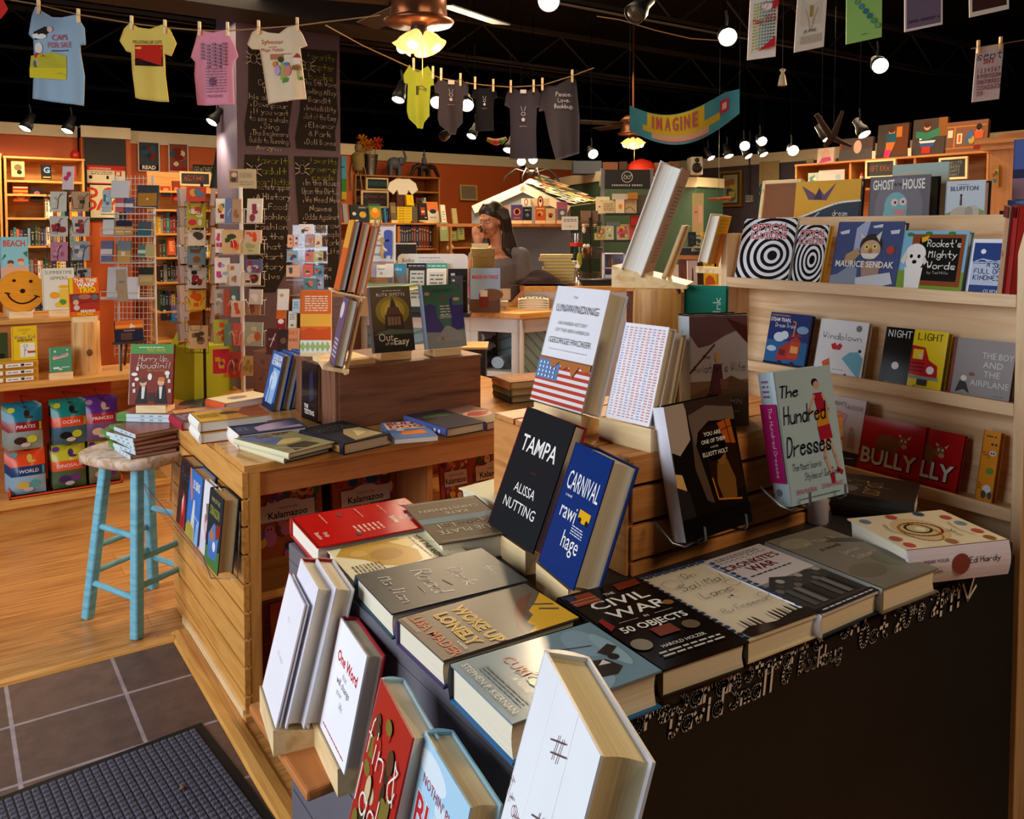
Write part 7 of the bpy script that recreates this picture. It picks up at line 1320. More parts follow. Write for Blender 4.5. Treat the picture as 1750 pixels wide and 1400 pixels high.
for x0,x1,y0,c,lb in ((766,799,459,'18191c','black tablet box at the back of the reader display'),(770,791,471,'3a3c44','dark grey tablet box in front of the black one')):
    a,e,W,H=kd(x0,y0,x1,525,KD-.08-(.04 if y0>465 else 0));bx=MB().box((0,0,0),(W,.03,H),mat(c,.3),frame(a,e,Z1.cross(e),V(0,0,1)));Art(bx,W,H, lambda x,y,l:frame(a,e,Z1.cross(e),V(0,0,1))@Vector((x,-.0004*l,y))).draw([('l',[(.1,.72),(.4,.72),(.5,.66),(.6,.72),(.9,.72)],.03,'4a9ac4'),('r',.15,.85,.35,.9,'c9ced4')]);solo('tablet_box',bx,lb,'box')
panel('monitor','black monitor seen from behind at the till','monitor',*qD(676,416,712,448,5.4),.03,'17181a',tilt=-16)
# small things right of the display
a,e,W,H=CQ(803,458,855,522,4.95)
face('blue photo hardcover of a dog on an old truck, on the counter',(a,e,W,H),.03,'8aa0c0',[('r',0,0,1,.3,'5a4034'),('e',.7,.4,.4,.2,'6a4c3a'),('r',.3,.12,.62,.42,'6a2a24'),('r',.34,.36,.58,.5,'c9bcae'),('t','MADDIE ON THINGS',.5,.76,.08,'b8303a',{'mw':.86,'b':.03})],tilt=6,spine='4a6aa4')
gp=MB();a,e,W,H=qD(805,424,845,460,5.12);gm=noisemat('gold_sequins',('8a6a34','d8b870','6a4c24','f0d89c'),(60,60,60),.25,3,nscale=6,pos=[.3,.45,.55,.7]);gm.node_tree.nodes['Principled BSDF'].inputs['Metallic'].default_value=.7
T=frame(a,e,Z1.cross(e),V(0,0,1));gr_=thing('sequin_purse','gold sequinned purse propped behind the photo hardcover','purse',T)
part('bag',MB().box((0,0,0),(W,.03,H),gm),gr_,bev=.01);part('flap',MB().box((-.003,-.006,H*.56),(W+.003,.004,H*1.0),gm),gr_,bev=.004)
panel('price_card','cream card tucked behind the gold purse','card',*qD(806,416,835,428,5.17),.002,'d8c49a')
solo('purse_riser',MB().box((0,0,0),(W,.06,a.z-CT),mat('c8a888',.7),frame(V(a.x,a.y,CT)+FH*.01,e,Z1.cross(e),V(0,0,1))),'tan block the gold purse stands on','riser')
p=PZ(862,512,CT);cup=thing('pencil_cup','brown ribbed cup on the counter holding wooden pencils','cup',p);part('cup_body',MB().lathe([(.035,0),(.037,.05),(.037,.135),(.033,.135),(.033,.02),(0,.02)],wood('brown','z'),18),cup)
for i in range(5):solo('pencil',MB().tube([(0,0,.01),(.02*math.cos(i*1.3)+.004,.02*math.sin(i*1.3),.19)],.0038,wood('pine','z'),7).tube([(.02*math.cos(i*1.3)+.004,.02*math.sin(i*1.3),.19),(.0215*math.cos(i*1.3)+.005,.0215*math.sin(i*1.3),.202)],[.0038,.0006],mat('6a4c34'),7),'wooden pencil in the brown cup, %s'%('tallest','tilting to the window','tilting to the person','at the back','at the front')[i],'pencil',p+V(.008*math.cos(i*1.3),.008*math.sin(i*1.3),0),'pencils in the brown cup')
p=PZ(807,530,CT);jr=thing('button_jar','clear plastic tub of coloured badges on the counter corner','tub',p)
bj=MB();r_=random.Random(5)
for i in range(60):bj.ball((r_.uniform(-.03,.03),r_.uniform(-.03,.03),r_.uniform(.008,.085)),(.011,.011,.007),mat(r_.choice(['c9a04c','8a2c24','2f4a5a','d8d4c8','3a3a34','b8642c']),.3),n=8,k=5)
part('badges',bj,jr,kind='stuff');part('tub',MB().lathe([(.045,0),(.045,.1),(.043,.1),(.043,.003)],AC,20),jr)
solo('pink_box',MB().box((0,0,0),(.075,.06,.11),mat('d82c7c',.3),FD(PZ(799,521,CT)+FH*.08)),'bright pink box behind the badge tub','box',bev=.002)
a=PZ(826,531,CT);T=FD(a);bkx=MB();W=.15
bkx.box((0,0,0),(W,.1,.055),mat('dcd8d8',.4));A=Art(bkx,W,.2, lambda x,y,l:(x,-.0004*l,y));A.draw([('r',.02+.09*i,.02+.1*j,.1+.09*i,.1+.1*j,('b8503c','5a4a8a','c88a5a','8a2c34')[(i+j)%4]) for i in range(4) for j in range(2)]+[('h','ring',.75,.08,.1,'b8503c',{'mw':.3})])
bkx.box((.03,.05,.055),(.11,.09,.125),mat('d8c89a',.5));bkx.box((.045,.06,.125),(.095,.085,.165),mat('d8c89a',.5));Art(bkx,W,.2, lambda x,y,l:(x,.0496-.0003*l,y)).draw([('r',.24+.06*i,.4,.28+.06*i,.56,('8a2c24','3a2c4a','c8783c')[i%3]) for i in range(8)]);Art(bkx,W,.2, lambda x,y,l:(x,.0596-.0003*l,y)).draw([('r',.33+.06*i,.65,.37+.06*i,.74,('8a2c24','3a2c4a','c8783c')[i%3]) for i in range(5)])
bkr=thing('bookend_box','tiered cream display box printed with tiny bookshelves','box',T);part('printed_box',bkx,bkr)
solo('white_tag_card',MB().box((0,0,0),(.055,.004,.07),mat('dcdce4',.5),FD(PZ(858,524,CT)+V(0,0,.045),-.2)),'small blank white card standing behind the tiered box','card')
for i in range(5):
    p=PZ(884-1*i,533,CT);tw=MB();tw.grid(lambda u,v:(.19*(u-.5),.12*v,.012*abs(math.sin(PI*u))**.4),12,3,mat('dcd6bc',.95));tw.grid(lambda u,v:(.19*(u-.5),.12*(1-v),-.002),12,3,mat('d4ceb4',.95));tw.grid(lambda u,v:(.19*(u-.5),0,-.002+v*(.002+.012*abs(math.sin(PI*u))**.4)),12,2,mat('dcd6bc',.95))
    if i==4:
        for k in range(8):tw.ball((-.08+.022*k,.01+.03*(k%2),.014),(.008,.008,.003),mat(('3a4a34','5a3a34')[k%2],.8),n=8,k=4)
    solo('tea_towel',tw,'cream folded tea towel, %s of the counter pile'%('lowest','2nd from the bottom','middle one','4th from the bottom','patterned top one')[i],'towel',FD(PZ(912,530,CT)+V(0,0,.003+.0145*i)),'cream tea towels on the counter')
RZ_=1.055
rq=[PD(896,500,5.25),PD(1078,500,5.25),PD(1078,500,5.95),PD(896,500,5.95)]
rc=thing('rear_counter','raised rear counter behind the sales counter, carrying the yellow book stack','counter',V(rq[0].x,rq[0].y,0));part('counter_top',MB().prism([(p.x,p.y) for p in rq],RZ_-.03,RZ_,wood('honey','x')),rc,world=True);part('body',MB().prism([(p.x+FH.x*.02,p.y+FH.y*.02) for p in rq],0,RZ_-.03,CWH),rc,world=True)
# teddy bears
BR_=noisemat('plush',('9a6230','b87a42','8a5428'),(40,40,40),.95,5,bump=.6)
def bear(label,p,s,rot):
    r=thing('teddy_bear',label,'soft toy',RZ(p,rot));b=MB()
    b.ball((0,0,.07*s),(.07*s,.06*s,.075*s),BR_).ball((0,-.01*s,.18*s),(.058*s,.052*s,.052*s),BR_)
    for k in (-1,1):b.ball((.055*k*s,-.04*s,.03*s),(.035*s,.06*s,.03*s),BR_).ball((.07*k*s,-.03*s,.1*s),(.028*s,.045*s,.028*s),BR_)
    part('body',b,r)
    for k in (-1,1):part('ear',MB().ball((.046*k*s,0,.23*s),(.022*s,.012*s,.022*s),BR_),r);part('eye',MB().ball((.02*k*s,-.058*s,.19*s),.006*s,mat('17110c',.2),n=10,k=6),r)
    mz_=part('muzzle',MB().ball((0,-.06*s,.168*s),(.028*s,.022*s,.022*s),mat('d8b48a',.9)),r);part('nose',MB().ball((0,-.081*s,.176*s),(.01*s,.006*s,.007*s),mat('17110c',.4),n=10,k=6),mz_);part('scarf',MB().lathe([(.05*s,.125*s),(.056*s,.135*s),(.05*s,.145*s)],mat('4a8a34',.9),18),r)
yaw=math.atan2(RT.y,RT.x)
bear('brown teddy bear with a green scarf slumped beside the tea towels',PZ(915,522,CT)+FH*.12,.75,yaw+.4);bear('brown teddy bear half hidden behind the flag hardcover',PZ(944,520,CT)+FH*.16,.8,yaw-.5)
jk=MB();p=PD(925,470,5.42);p.z=RZ_;JM=noisemat('wine_cloth',('24141a','301c22'),(20,20,20),.95,4,bump=.3)
jk.grid(lambda u,v:(.3*(u-.5)+.02*math.sin(v*8),.26*(v-.5),.012+(.07*math.sin(PI*min(1,u*1.05))**.8*math.sin(PI*v)**.6)*(1+.25*math.sin(u*11+v*5))),26,16,JM);jk.grid(lambda u,v:(.42*(.5-u),.26*(v-.5),.004),4,4,JM)
solo('jacket',jk,'dark wine-coloured jacket heaped on the counter behind the bears','jacket',FD(p))
for i in range(9):
    d=5.5;y=487-5.6*i;p=PD(930+(-1,2,0,1,-2,1,0,-8,-6)[i],y,d);h=5.4*d/FPX
    r=thing('hardcover_book','yellow-edged hardcover, %s from the bottom of the tall counter stack'%ORD(i+1),'book',FD((p.x,p.y,RZ_+.0005+i*(h+.0006))),'tall stack of yellow-edged hardcovers');W=(54+(i%3))*d/FPX
    part('cover',MB().box((0,0,0),(W,.15,h*.14),mat('c9a83c',.4)).box((0,0,h*.86),(W,.15,h),mat('c9a83c',.4)).box((0,0,0),(.004,.15,h),mat('d8c48c',.4)),r);part('pages',MB().box((.004,.004,h*.14),(W-.004,.146,h*.86),pagemat('d8c898')),r)
p=PD(987,492,5.35);p.z=RZ_;pb=thing('pump_bottle','clear hand-gel bottle with a white pump beside the yellow stack','bottle',p)
part('bottle_body',MB().lathe([(.024,0),(.025,.01),(.025,.09),(.012,.105),(.012,.115)],glassy('gel',(.85,.9,.88),.3,.1),18),pb);part('pump',MB().lathe([(.013,.112),(.014,.128),(.006,.13),(.006,.15)],mat('dcdcd8',.4),14).tube([(0,0,.152),(-.03,0,.154),(-.036,0,.148)],.005,mat('dcdcd8',.4),8),pb)
wb=MB();p=PD(1032,480,5.5);p.z=RZ_;T=FD(p);
wb.box((0,0,0),(.006,.12,.2),mat('c4c4d8',.4)).box((.13,0,0),(.136,.12,.2),mat('c4c4d8',.4)).box((0,.115,0),(.136,.12,.2),mat('c4c4d8',.4)).box((0,0,.1),(.136,.12,.106),mat('c4c4d8',.4)).box((0,0,.194),(.136,.12,.2),mat('c4c4d8',.4)).box((0,0,0),(.136,.02,.06),mat('c4c4d8',.4))
wr_=thing('pen_display','pale lilac plastic pen display on the counter beside the pump bottle','display',T);part('case',wb,wr_)
for i in range(6):part('pen',MB().tube([(.03+.016*i,.03,.107),(.026+.016*i,.05,.17)],.004,mat(('3a7a9a','a83c2c','c8a03c','3a7a9a','8a5a34','a83c2c')[i]),6),wr_)
for i in range(3):solo('dark_folder',MB().box((0,0,0),(.22,.16,.012),mat('1b1c1f',.5),FD((lambda q:V(q.x,q.y,RZ_+.0005+.013*i))(PD(996,490,5.3)),.05*i)),'black folder lying on the counter, %s of three'%('bottom','middle','top')[i],'folder',group='black folders on the counter')
# wire basket rack
bd=6.0
br_=thing('basket_rack','dark wire basket stand of small toys behind the counter','rack',(lambda p:V(p.x,p.y,0))(PD(1008,450,bd)))
part('pole',MB().tube([(0,0,0),(0,0,PD(1008,372,bd).z)],.01,BKW,8),br_)
WIR=noisemat('dark_wire',('2a2422','3a3230'),(1,1,1),.5)
for yt,yb,rw in ((379,398,20),(423,441,21),(466,480,22)):
    k=bd/FPX;cz0,cz1=PD(1008,yb,bd).z,PD(1008,yt,bd).z;m_=MB();R_=rw*k
    for i in range(7):z=cz0+(cz1-cz0)*i/6;rr=R_*(.82+.18*i/6);m_.tube([(rr*math.cos(t),rr*math.sin(t),z) for t in [2*PI*j/20 for j in range(20)]],.0018,WIR,4,closed=True)
    for j in range(20):t=2*PI*j/20;m_.tube([(R_*.82*math.cos(t),R_*.82*math.sin(t),cz0),(R_*math.cos(t),R_*math.sin(t),cz1)],.0018,WIR,4)
    part('basket',m_,br_)
r_=random.Random(8)
for i in range(14):
    lv=(398,441)[i%2];p=PD(996+r_.uniform(0,24),lv-5-(10 if lv==441 else 0)*r_.random(),bd-.03+r_.uniform(-.03,.05));c,cn=r_.choice([('c8602c','orange'),('8a2c2c','dark red'),('d8d0c0','cream'),('3a6a4a','green'),('b88a5a','tan'),('5a3a2c','brown')])
    solo('finger_puppet',MB().ball((0,0,0),(.014,.014,.024),mat(c,.9),n=10,k=6).ball((0,0,.03),.014,mat(('d8b494','e0d8c8')[i%2],.9),n=10,k=6),'%s finger puppet, %s in the %s wire basket'%(cn,ORD(i//2+1),'upper' if i%2==0 else 'middle'),'toy',p,'finger puppets in the wire baskets')
solo('hanging_fish_pouch',MB().ball((0,0,0),(.022,.012,.055),mat('9aa83c',.7)).tube([(0,0,.05),(0,0,.09)],.003,mat('9aa83c'),6),'long lime green pouch hanging from the middle wire basket','pouch',PD(990,445,bd-.12))
solo('dark_pouch',MB().ball((0,0,0),(.018,.012,.045),mat('22304a',.8)).tube([(0,0,.04),(0,0,.08)],.003,mat('22304a'),6),'navy pouch hanging beside the lime one','pouch',PD(982,441,bd-.1))
panel('counter_sign','white framed sign of small print clipped on the basket stand','sign',*qD(960,370,988,393,bd-.06),.008,'d8d4cc',[('n',.12,.6,.9,.85,2,'4a4a4c'),('e',.5,.25,.04,.05,'8a7a2c'),('n',.15,.22,.4,.28,1,'9a9a94'),('n',.6,.22,.85,.28,1,'9a9a94')])
for i,(x0,x1,y0,c) in enumerate(((993,1010,360,'8a6a50'),(1006,1022,360,'7d5e46'))):panel('kraft_bag',('brown kraft bag standing in the top wire basket, nearer the sign','brown kraft bag in the top wire basket, away from the sign')[i],'bag',*qD(x0,y0,x1,384,bd+.02*i),.02,c,tilt=4)
solo('red_banded_tin',MB().lathe([(.05,0),(.05,.03)],mat('b82c24',.4),18).lathe([(.048,.03),(.048,.1)],glassy('clear_jar',alpha=.2),18),'clear jar with a red base on the shelf behind the wire baskets','jar',PD(985,421,6.4))

# ================================================================== person behind the counter
HC=PD(840,377,5.75) # head centre
e_x,e_y=RT.copy(),FH.copy() # her frame: x to the viewer's right, y away
def PW_(x,y,z): return HC+e_x*x+e_y*y+V(0,0,z)
def smoothpart(name,mb,parent,voxel,label=None,iters=4):
    o=part(name,mb,parent,label,world=True);r=o.modifiers.new('r','REMESH');r.mode='VOXEL';r.voxel_size=voxel;r.use_smooth_shade= True
    s=o.modifiers.new('s','SMOOTH');s.iterations=iters;s.factor=.5; return o
def limb(mb,pts,rs,m):
    mb.tube(pts,rs,m,14)
    for p,r in zip(pts,rs):mb.ball(p,r,m,n=14,k=10)
SK=noisemat('skin',('b57a5c','c08868'),(8,8,8),.5,3)
pn=thing('person','person with long dark hair and grey T-shirt, holding a phone to the face','person',V(HC.x,HC.y,0))
bo=MB();gz=HC.z
# head turned three-quarters to the viewer's left and bowed: face axis f
fdir=(e_x*-.66-e_y*.72+V(0,0,-.22)).normalized();side=fdir.cross(V(0,0,1)).normalized();upv=side.cross(fdir).normalized()
def HP(f,s,u): return HC+fdir*f+side*s+upv*u # forward, sideways, up
HF=Matrix((fdir,side,upv)).transposed().to_4x4();HF.translation=HC
bo.ball((-.012,0,.028),(.092,.074,.092),SK,HF,20,14)
bo.ball((.026,0,-.04),(.058,.054,.072),SK,HF,18,12);bo.ball((.058,0,-.092),(.026,.027,.02),SK,HF,14,10) # jaw, chin
bo.ball((.05,.034,-.03),(.03,.026,.028),SK,HF,12,8).ball((.05,-.034,-.03),(.03,.026,.028),SK,HF,12,8)
limb(bo,[HF@Vector((.078,0,.012)),HF@Vector((.094,0,-.02)),HF@Vector((.106,0,-.036))],[.008,.0095,.0115],SK);bo.ball((.094,.011,-.039),.008,SK,HF,10,6).ball((.094,-.011,-.039),.008,SK,HF,10,6)
bo.ball((.078,0,-.062),(.012,.022,.006),SK,HF,12,8).ball((.077,0,-.071),(.011,.018,.006),SK,HF,12,8);bo.ball((.07,0,.026),(.02,.05,.012),SK,HF,12,8)
for s in (-1,1):bo.ball((-.012,.073*s,-.008),(.018,.009,.03),SK,HF,12,8)
nb_=PW_(.045,.03,-.20)
limb(bo,[HC+fdir*-.025+V(0,0,-.06),PW_(.038,.02,-.14),nb_],[.05,.047,.056],SK)
shL,shR=PW_(-.105,.0,-.255),PW_(.20,.03,-.245)
pel=PW_(.08,.06,-.75)
limb(bo,[shL+e_x*.03,nb_,shR-e_x*.03],[.045,.06,.045],SK)
bo.tube([PW_(.05,.04,-.24),PW_(.06,.04,-.36),PW_(.07,.05,-.52),PW_(.08,.06,-.66),pel],[.11,.125,.11,.12,.13],SK,18)
# raised arm on the viewer's left: elbow on the counter side, hand at the jaw
elL=PW_(-.185,-.10,-.43);wrL=PW_(-.085,-.14,-.185)
limb(bo,[shL,shL.lerp(elL,.5),elL],[.05,.044,.038],SK);limb(bo,[elL,elL.lerp(wrL,.35),wrL],[.038,.035,.024],SK)
# lowered arm
elR=PW_(.235,-.03,-.50);wrR=PW_(.12,-.16,-.60)
limb(bo,[shR,shR.lerp(elR,.5),elR],[.052,.046,.039],SK);limb(bo,[elR,elR.lerp(wrR,.4),wrR],[.039,.036,.025],SK)
hd=wrR+(wrR-elR).normalized()*.05;limb(bo,[wrR,hd],[.024,.03],SK)
for i in range(4):q=hd+V(0,0,.012-.01*i);limb(bo,[q,q+(wrR-elR).normalized()*.05,q+(wrR-elR).normalized()*.08-V(0,0,.015)],[.009,.008,.007],SK)
limb(bo,[hd-e_y*.02,hd-e_y*.035+(wrR-elR).normalized()*.04],[.01,.008],SK)
# hand at the face: palm, four bent fingers and a thumb
pm=PW_(-.088,-.13,-.13);limb(bo,[wrL,pm],[.024,.031],SK);bo.ball(pm+e_x*-.004,(.03,.018,.036),SK, None,14,10)
for i,(ln,dx) in enumerate(((.062,-.030),(.07,-.016),(.068,-.002),(.054,.012))):
    q0=pm+e_x*dx+V(0,0,.02);q1=q0+e_x*-.004+V(0,0,ln*.5)-e_y*.006;q2=q1+V(0,0,ln*.42)+e_y*.014
    limb(bo,[q0,q1,q2],[.0088,.0082,.0072],SK)
limb(bo,[pm+e_x*.022+V(0,0,-.012),pm+e_x*.036+V(0,0,.018),pm+e_x*.030+V(0,0,.046)],[.0105,.0095,.008],SK)
hipL,hipR=pel+e_x*-.07+V(0,0,-.04),pel+e_x*.07+V(0,0,-.04)
smoothpart('body',bo,pn,.0058,iters=3)
TS=noisemat('grey_jersey',('5f5a62','6d6870'),(30,30,30),.9,4)
ts=MB()
ts.tube([PW_(.05,.035,-.235),PW_(.055,.04,-.30),PW_(.065,.045,-.40),PW_(.072,.05,-.54),PW_(.08,.06,-.72)],[.10,.135,.142,.135,.15],TS,22)
limb(ts,[shL+e_x*.055+V(0,0,.006),shL,shL.lerp(elL,.62)],[.062,.06,.056],TS);limb(ts,[shR-e_x*.06+V(0,0,.008),shR,shR.lerp(elR,.62)],[.064,.064,.06],TS)
smoothpart('tshirt',ts,pn,.009,'grey short-sleeved T-shirt')
tr_=MB()
for hp_ in (hipL,hipR):limb(tr_,[hp_,V(hp_.x,hp_.y,.48),V(hp_.x,hp_.y,.07)],[.095,.07,.055],mat('23262e',.8));tr_.ball((hp_.x-e_y.x*.05,hp_.y-e_y.y*.05,.045),(.06,.08,.045),mat('1a1a1c',.6))
tr_.tube([pel,pel+V(0,0,-.08)],[.15,.14],mat('23262e',.8),16)
smoothpart('trousers',tr_,pn,.016,'dark trousers')
HR=noisemat('dark_hair',('1c110d','2a1a13','120a08'),(30,30,3),.38,6,.4,.3)
hr=MB()
hr.ball((-.018,0,.052),(.092,.083,.083),HR,HF,22,14).ball((-.058,0,-.01),(.055,.074,.085),HR,HF,18,12)
for s in (-1,1):
    near=s*side.dot(FH)<0
    for k in range(6):
        st0=HF@Vector((.040-.020*k,s*.012,.122-.003*k));m1=HF@Vector((.028-.022*k,s*(.066+.003*k),.072-.004*k));m2=HF@Vector((-.012-.014*k,s*.086,-.0));
        m3=HC+fdir*(-.045-.012*k)+side*s*.082+V(0,0,-.095)
        m4=PW_((.085 if near else .0)+.018*k,-.055+.02*k if near else .05,-.19-.006*k);m5=m4+e_x*(.03 if near else .0)+V(0,0,-.05-.008*k)
        limb(hr,[st0,m1,m2,m3,m4,m5],[.007,.012,.015,.018,.017,.008],HR)
smoothpart('hair',hr,pn,.0055,'long dark brown hair',2)
for s in (-1,1):
    part('eye',MB().ball((.066,.03*s,.004),(.012,.014,.0075),mat('d8cfc8',.3),HF,12,8).ball((.0745,.03*s,.001),(.004,.0055,.0058),mat('2a1a12',.2),HF,10,6),pn,world=True)
    part('eyelid',MB().ball((.0665,.03*s,.0085),(.0128,.0155,.0052),SK,HF,12,8),pn,world=True)
    part('eyebrow',MB().tube([HF@Vector((.079,.012*s,.025)),HF@Vector((.077,.032*s,.031)),HF@Vector((.064,.05*s,.024))],[.003,.0036,.002],mat('20130d'),6),pn,world=True)
part('lips',MB().ball((.0835,0,-.0625),(.009,.019,.0042),mat('a05a52',.4),HF,12,6).ball((.082,0,-.0705),(.009,.016,.0048),mat('a8625a',.4),HF,12,6),pn,world=True)
vis=-1 if side.dot(FH)>0 else 1
part('earring',MB().ball((-.012,.082*vis,-.045),.006,mat('d8d0c4',.2,1),HF,10,6),pn,'small silver drop earring',world=True)
ph=solo('phone',MB().box((-.0045,-.03,-.055),(.0045,.03,.055),mat('15161a',.3)),'dark phone held in the person\'s raised hand against the cheek','phone',frame(PW_(-.058,-.105,-.085),e_x,e_y,V(0,0,1))@Matrix.Rotation(-.25,4,'Y'),bev=.003)
# ================================================================== back of the shop: bookcases, house, signs
Z1=Z1;AY=Vector((0,1,0))
YN=9.75
xa,xb,xc_=PY(597,340,YN).x,PY(681,340,YN).x,PY(752,340,YN).x;tn=PY(640,299,YN).z-.02
bookcase('tall oak bookcase of chalk signs, behind the mailbox sign',FYm((xa,YN,0)),xb-xa,.4,tn,(.4,.8,1.15,1.45,PY(640,324,YN).z),'oak')
bookcase('tall oak bookcase beside the orange wall, under the dark beast figure',FYm((xb+.01,YN,0)),xc_-xb-.01,.4,tn,(.4,.8,1.15,1.45,PY(715,327,YN).z),'oak')
z2=PY(640,352,YN).z
spines(V(xa+.05,YN+.05,1.47),EX,AY,xb-xa-.1,.20,.30,.2,'the second shelf of the chalk-sign bookcase',seed=71,t0=.02,t1=.045)
spines(V(xb+.05,YN+.05,1.47),EX,AY,xc_-xb-.1,.26,.36,.2,'the second shelf under the beast figure',seed=72,t0=.02,t1=.045)
panel('chalk_sign','framed chalk sign reading NONFICTION in turquoise','sign',*qY(628,306,661,322,YN-.02),.012,'15171a',[('t','NONFICTION',.5,.32,.45,'2a7a84',{'mw':.92})],frm=(.02,wood('pine','x')))
panel('chalk_sign','framed chalk sign reading ADVANCING READERS leaning on the shelf','sign',*qY(620,329,661,352,YN-.16),.012,'1d1f2a',[('h','ADVANCING',.5,.58,.26,'a8685c',{'mw':.9}),('h','READERS',.55,.15,.26,'8a4a54',{'mw':.7})],frm=(.025,wood('pine','x')))
# ornaments on top
def at(x,Y=YN+.15):p=PY(x,300,Y); return V(p.x,Y,tn+.02)
bk_=thing('flower_bucket','grey metal bucket on the bookcase top','bucket',at(632));part('bucket_body',MB().lathe([(.075,0),(.105,.26),(.108,.265),(.1,.26),(.07,.01)],metal('9aa4ac',.35),24).tube([(.1*math.cos(t),.1*math.sin(t),.2) for t in [2*PI*i/24 for i in range(24)]],.004,metal(),6,closed=True),bk_)
for i,(dx,dz,c,lb) in enumerate(((-.06,.36,'d8841c','orange-yellow paper flower in the grey bucket, lower'),(-.1,.42,'d8901c','orange-yellow paper flower in the grey bucket, outermost'),(.0,.37,'c87a1c','ochre paper flower in the middle of the bucket'),(.11,.4,'d8481c','red-orange round paper flower in the grey bucket'))):
    r=thing('paper_flower',lb,'flower',at(632)+V(0,0,.02));part('stem',MB().tube([(0,0,.0),(dx,0,dz)],.004,mat('5a6a34'),6),r);m=MB();rr=random.Random(i)
    for k in range(36):
        th,phi=math.acos(1-2*(k+.5)/36),k*2.4;d=V(math.sin(th)*math.cos(phi),math.sin(th)*math.sin(phi),math.cos(th));m.add([V(dx,0,dz),V(dx,0,dz)+d*.075+V(.014,0,0),V(dx,0,dz)+d*.085,V(dx,0,dz)+d*.075-V(.014,0,.0)],[(0,1,2,3)],mat(c,.8))
    part('petals',m,r)
GRYS=mat('5a6270',.5)
el=thing('elephant_figure','grey model elephant on the bookcase top','figurine',at(674));m=MB();m.ball((0,0,.17),(.1,.06,.08),GRYS).ball((.1,0,.2),(.055,.05,.055),GRYS)
for x in (-.065,.055):
    for y in (-.03,.03):m.tube([(x,y,.14),(x,y,0)],[.026,.024],GRYS,10)
m.tube([(.14,0,.2),(.165,0,.25),(.14,0,.32),(.12,0,.35)],[.024,.018,.013,.01],GRYS,10);part('body',m,el)
for y in (-.05,.05):part('ear',MB().ball((.075,y,.2),(.03,.012,.05),GRYS),el)
hs=thing('beast_figure','dark four-legged beast figure with a rider on the bookcase top','figurine',at(725));DKF=mat('2a1c16',.5);m=MB()
m.ball((0,0,.13),(.1,.05,.05),DKF).tube([(.08,0,.15),(.15,0,.14),(.2,0,.05),(.22,0,.0)],[.04,.03,.025,.02],DKF,8).tube([(-.08,0,.15),(-.15,0,.13),(-.19,0,.03)],[.04,.03,.02],DKF,8)
for x in (-.05,.05):m.tube([(x,-.03,.12),(x*1.3,-.04,0)],[.025,.015],DKF,8).tube([(x,.03,.12),(x*1.2,.04,0)],[.025,.015],DKF,8)
part('beast',m,hs);part('rider',MB().ball((0,0,.22),(.035,.03,.06),GRYS).ball((0,0,.3),.022,GRYS).tube([(0,0,.31),(0,0,.37)],[.012,.003],GRYS,8),hs)
BONE=mat('8a7a54',.6);sk_=thing('skeleton_figure','small toy skeleton in a patterned top hanging over the bookcase corner','figurine',at(603)+V(-.02,-.2,-.30));m=MB();m.ball((0,0,.62),(.045,.05,.06),BONE).tube([(0,0,.3),(0,0,.57)],.012,BONE,8)
for s in (-1,1):m.tube([(.03*s,0,.3),(.05*s,-.03,.02),(.04*s,-.02,-.28),(.08*s,-.06,-.36)],.011,BONE,8).tube([(.06*s,0,.52),(.1*s,-.01,.3),(.09*s,-.02,.1)],.009,BONE,8)
part('bones',m,sk_);part('ribcage',MB().lathe([(.05,.34),(.085,.42),(.08,.54),(.04,.57)],noisemat('leopard',('2a2018','b09a5a','1a140e'),(30,30,30),.7,2,nscale=3),16),sk_)
panel('abstract_painting','bright blue and green painting hung on the orange wall beside the column','painting',*qY(584,267,592,341,9.68),.02,'3c9cc4',[('r',0,0,1,.48,'3a8a3a'),('r',0,0,1,.18,'c9b02c'),('e',.2,.75,.5,.1,'1c2a34')])
# low counters of face-out books
YL=8.95
xl0,xl1=PY(560,420,YL).x,PY(750,420,YL).x;zl=PY(690,381,YL).z
lowc=bookcase('low oak bookcase with face-out books on top, under the chalk signs',FYm((xl0,YL,0)),xl1-xl0,.45,zl-.02,(.3,.68,PY(720,422,YL).z-.02),'oak')
part('divider',MB().box(((PY(680,420,YL).x-xl0),.01,0),((PY(680,420,YL).x-xl0)+.03,.43,zl-.04),wood('oak','z')),lowc)
spines(V(PY(682,420,YL).x,YL+.05,PY(720,422,YL).z-.02),EX,AY,xl1-PY(682,420,YL).x-.06,.27,.33,.2,'the top shelf of the low oak bookcase',pal=['navy blue','dark red','brown','black','navy blue'],seed=73,t0=.022,t1=.042)
def fo(label,x0,x1,y0,Y,z,c,art=(),T=.025,tilt=12,stand_=False,**k):
    a,b=V(PY(x0,400,Y).x,Y,z),V(PY(x1,400,Y).x,Y,z)
    if stand_:block('pine block under the '+label.split(' on the ')[0].split(' propped')[0],V(a.x,Y,z+.035),EX,b.x-a.x,.035,.09,tilt);a.z=b.z=z+.035
    return stand(label, None, None,(x0,y0),0,tilt,T,c,art,depth=(a,b),**k)
YT=YL+.06
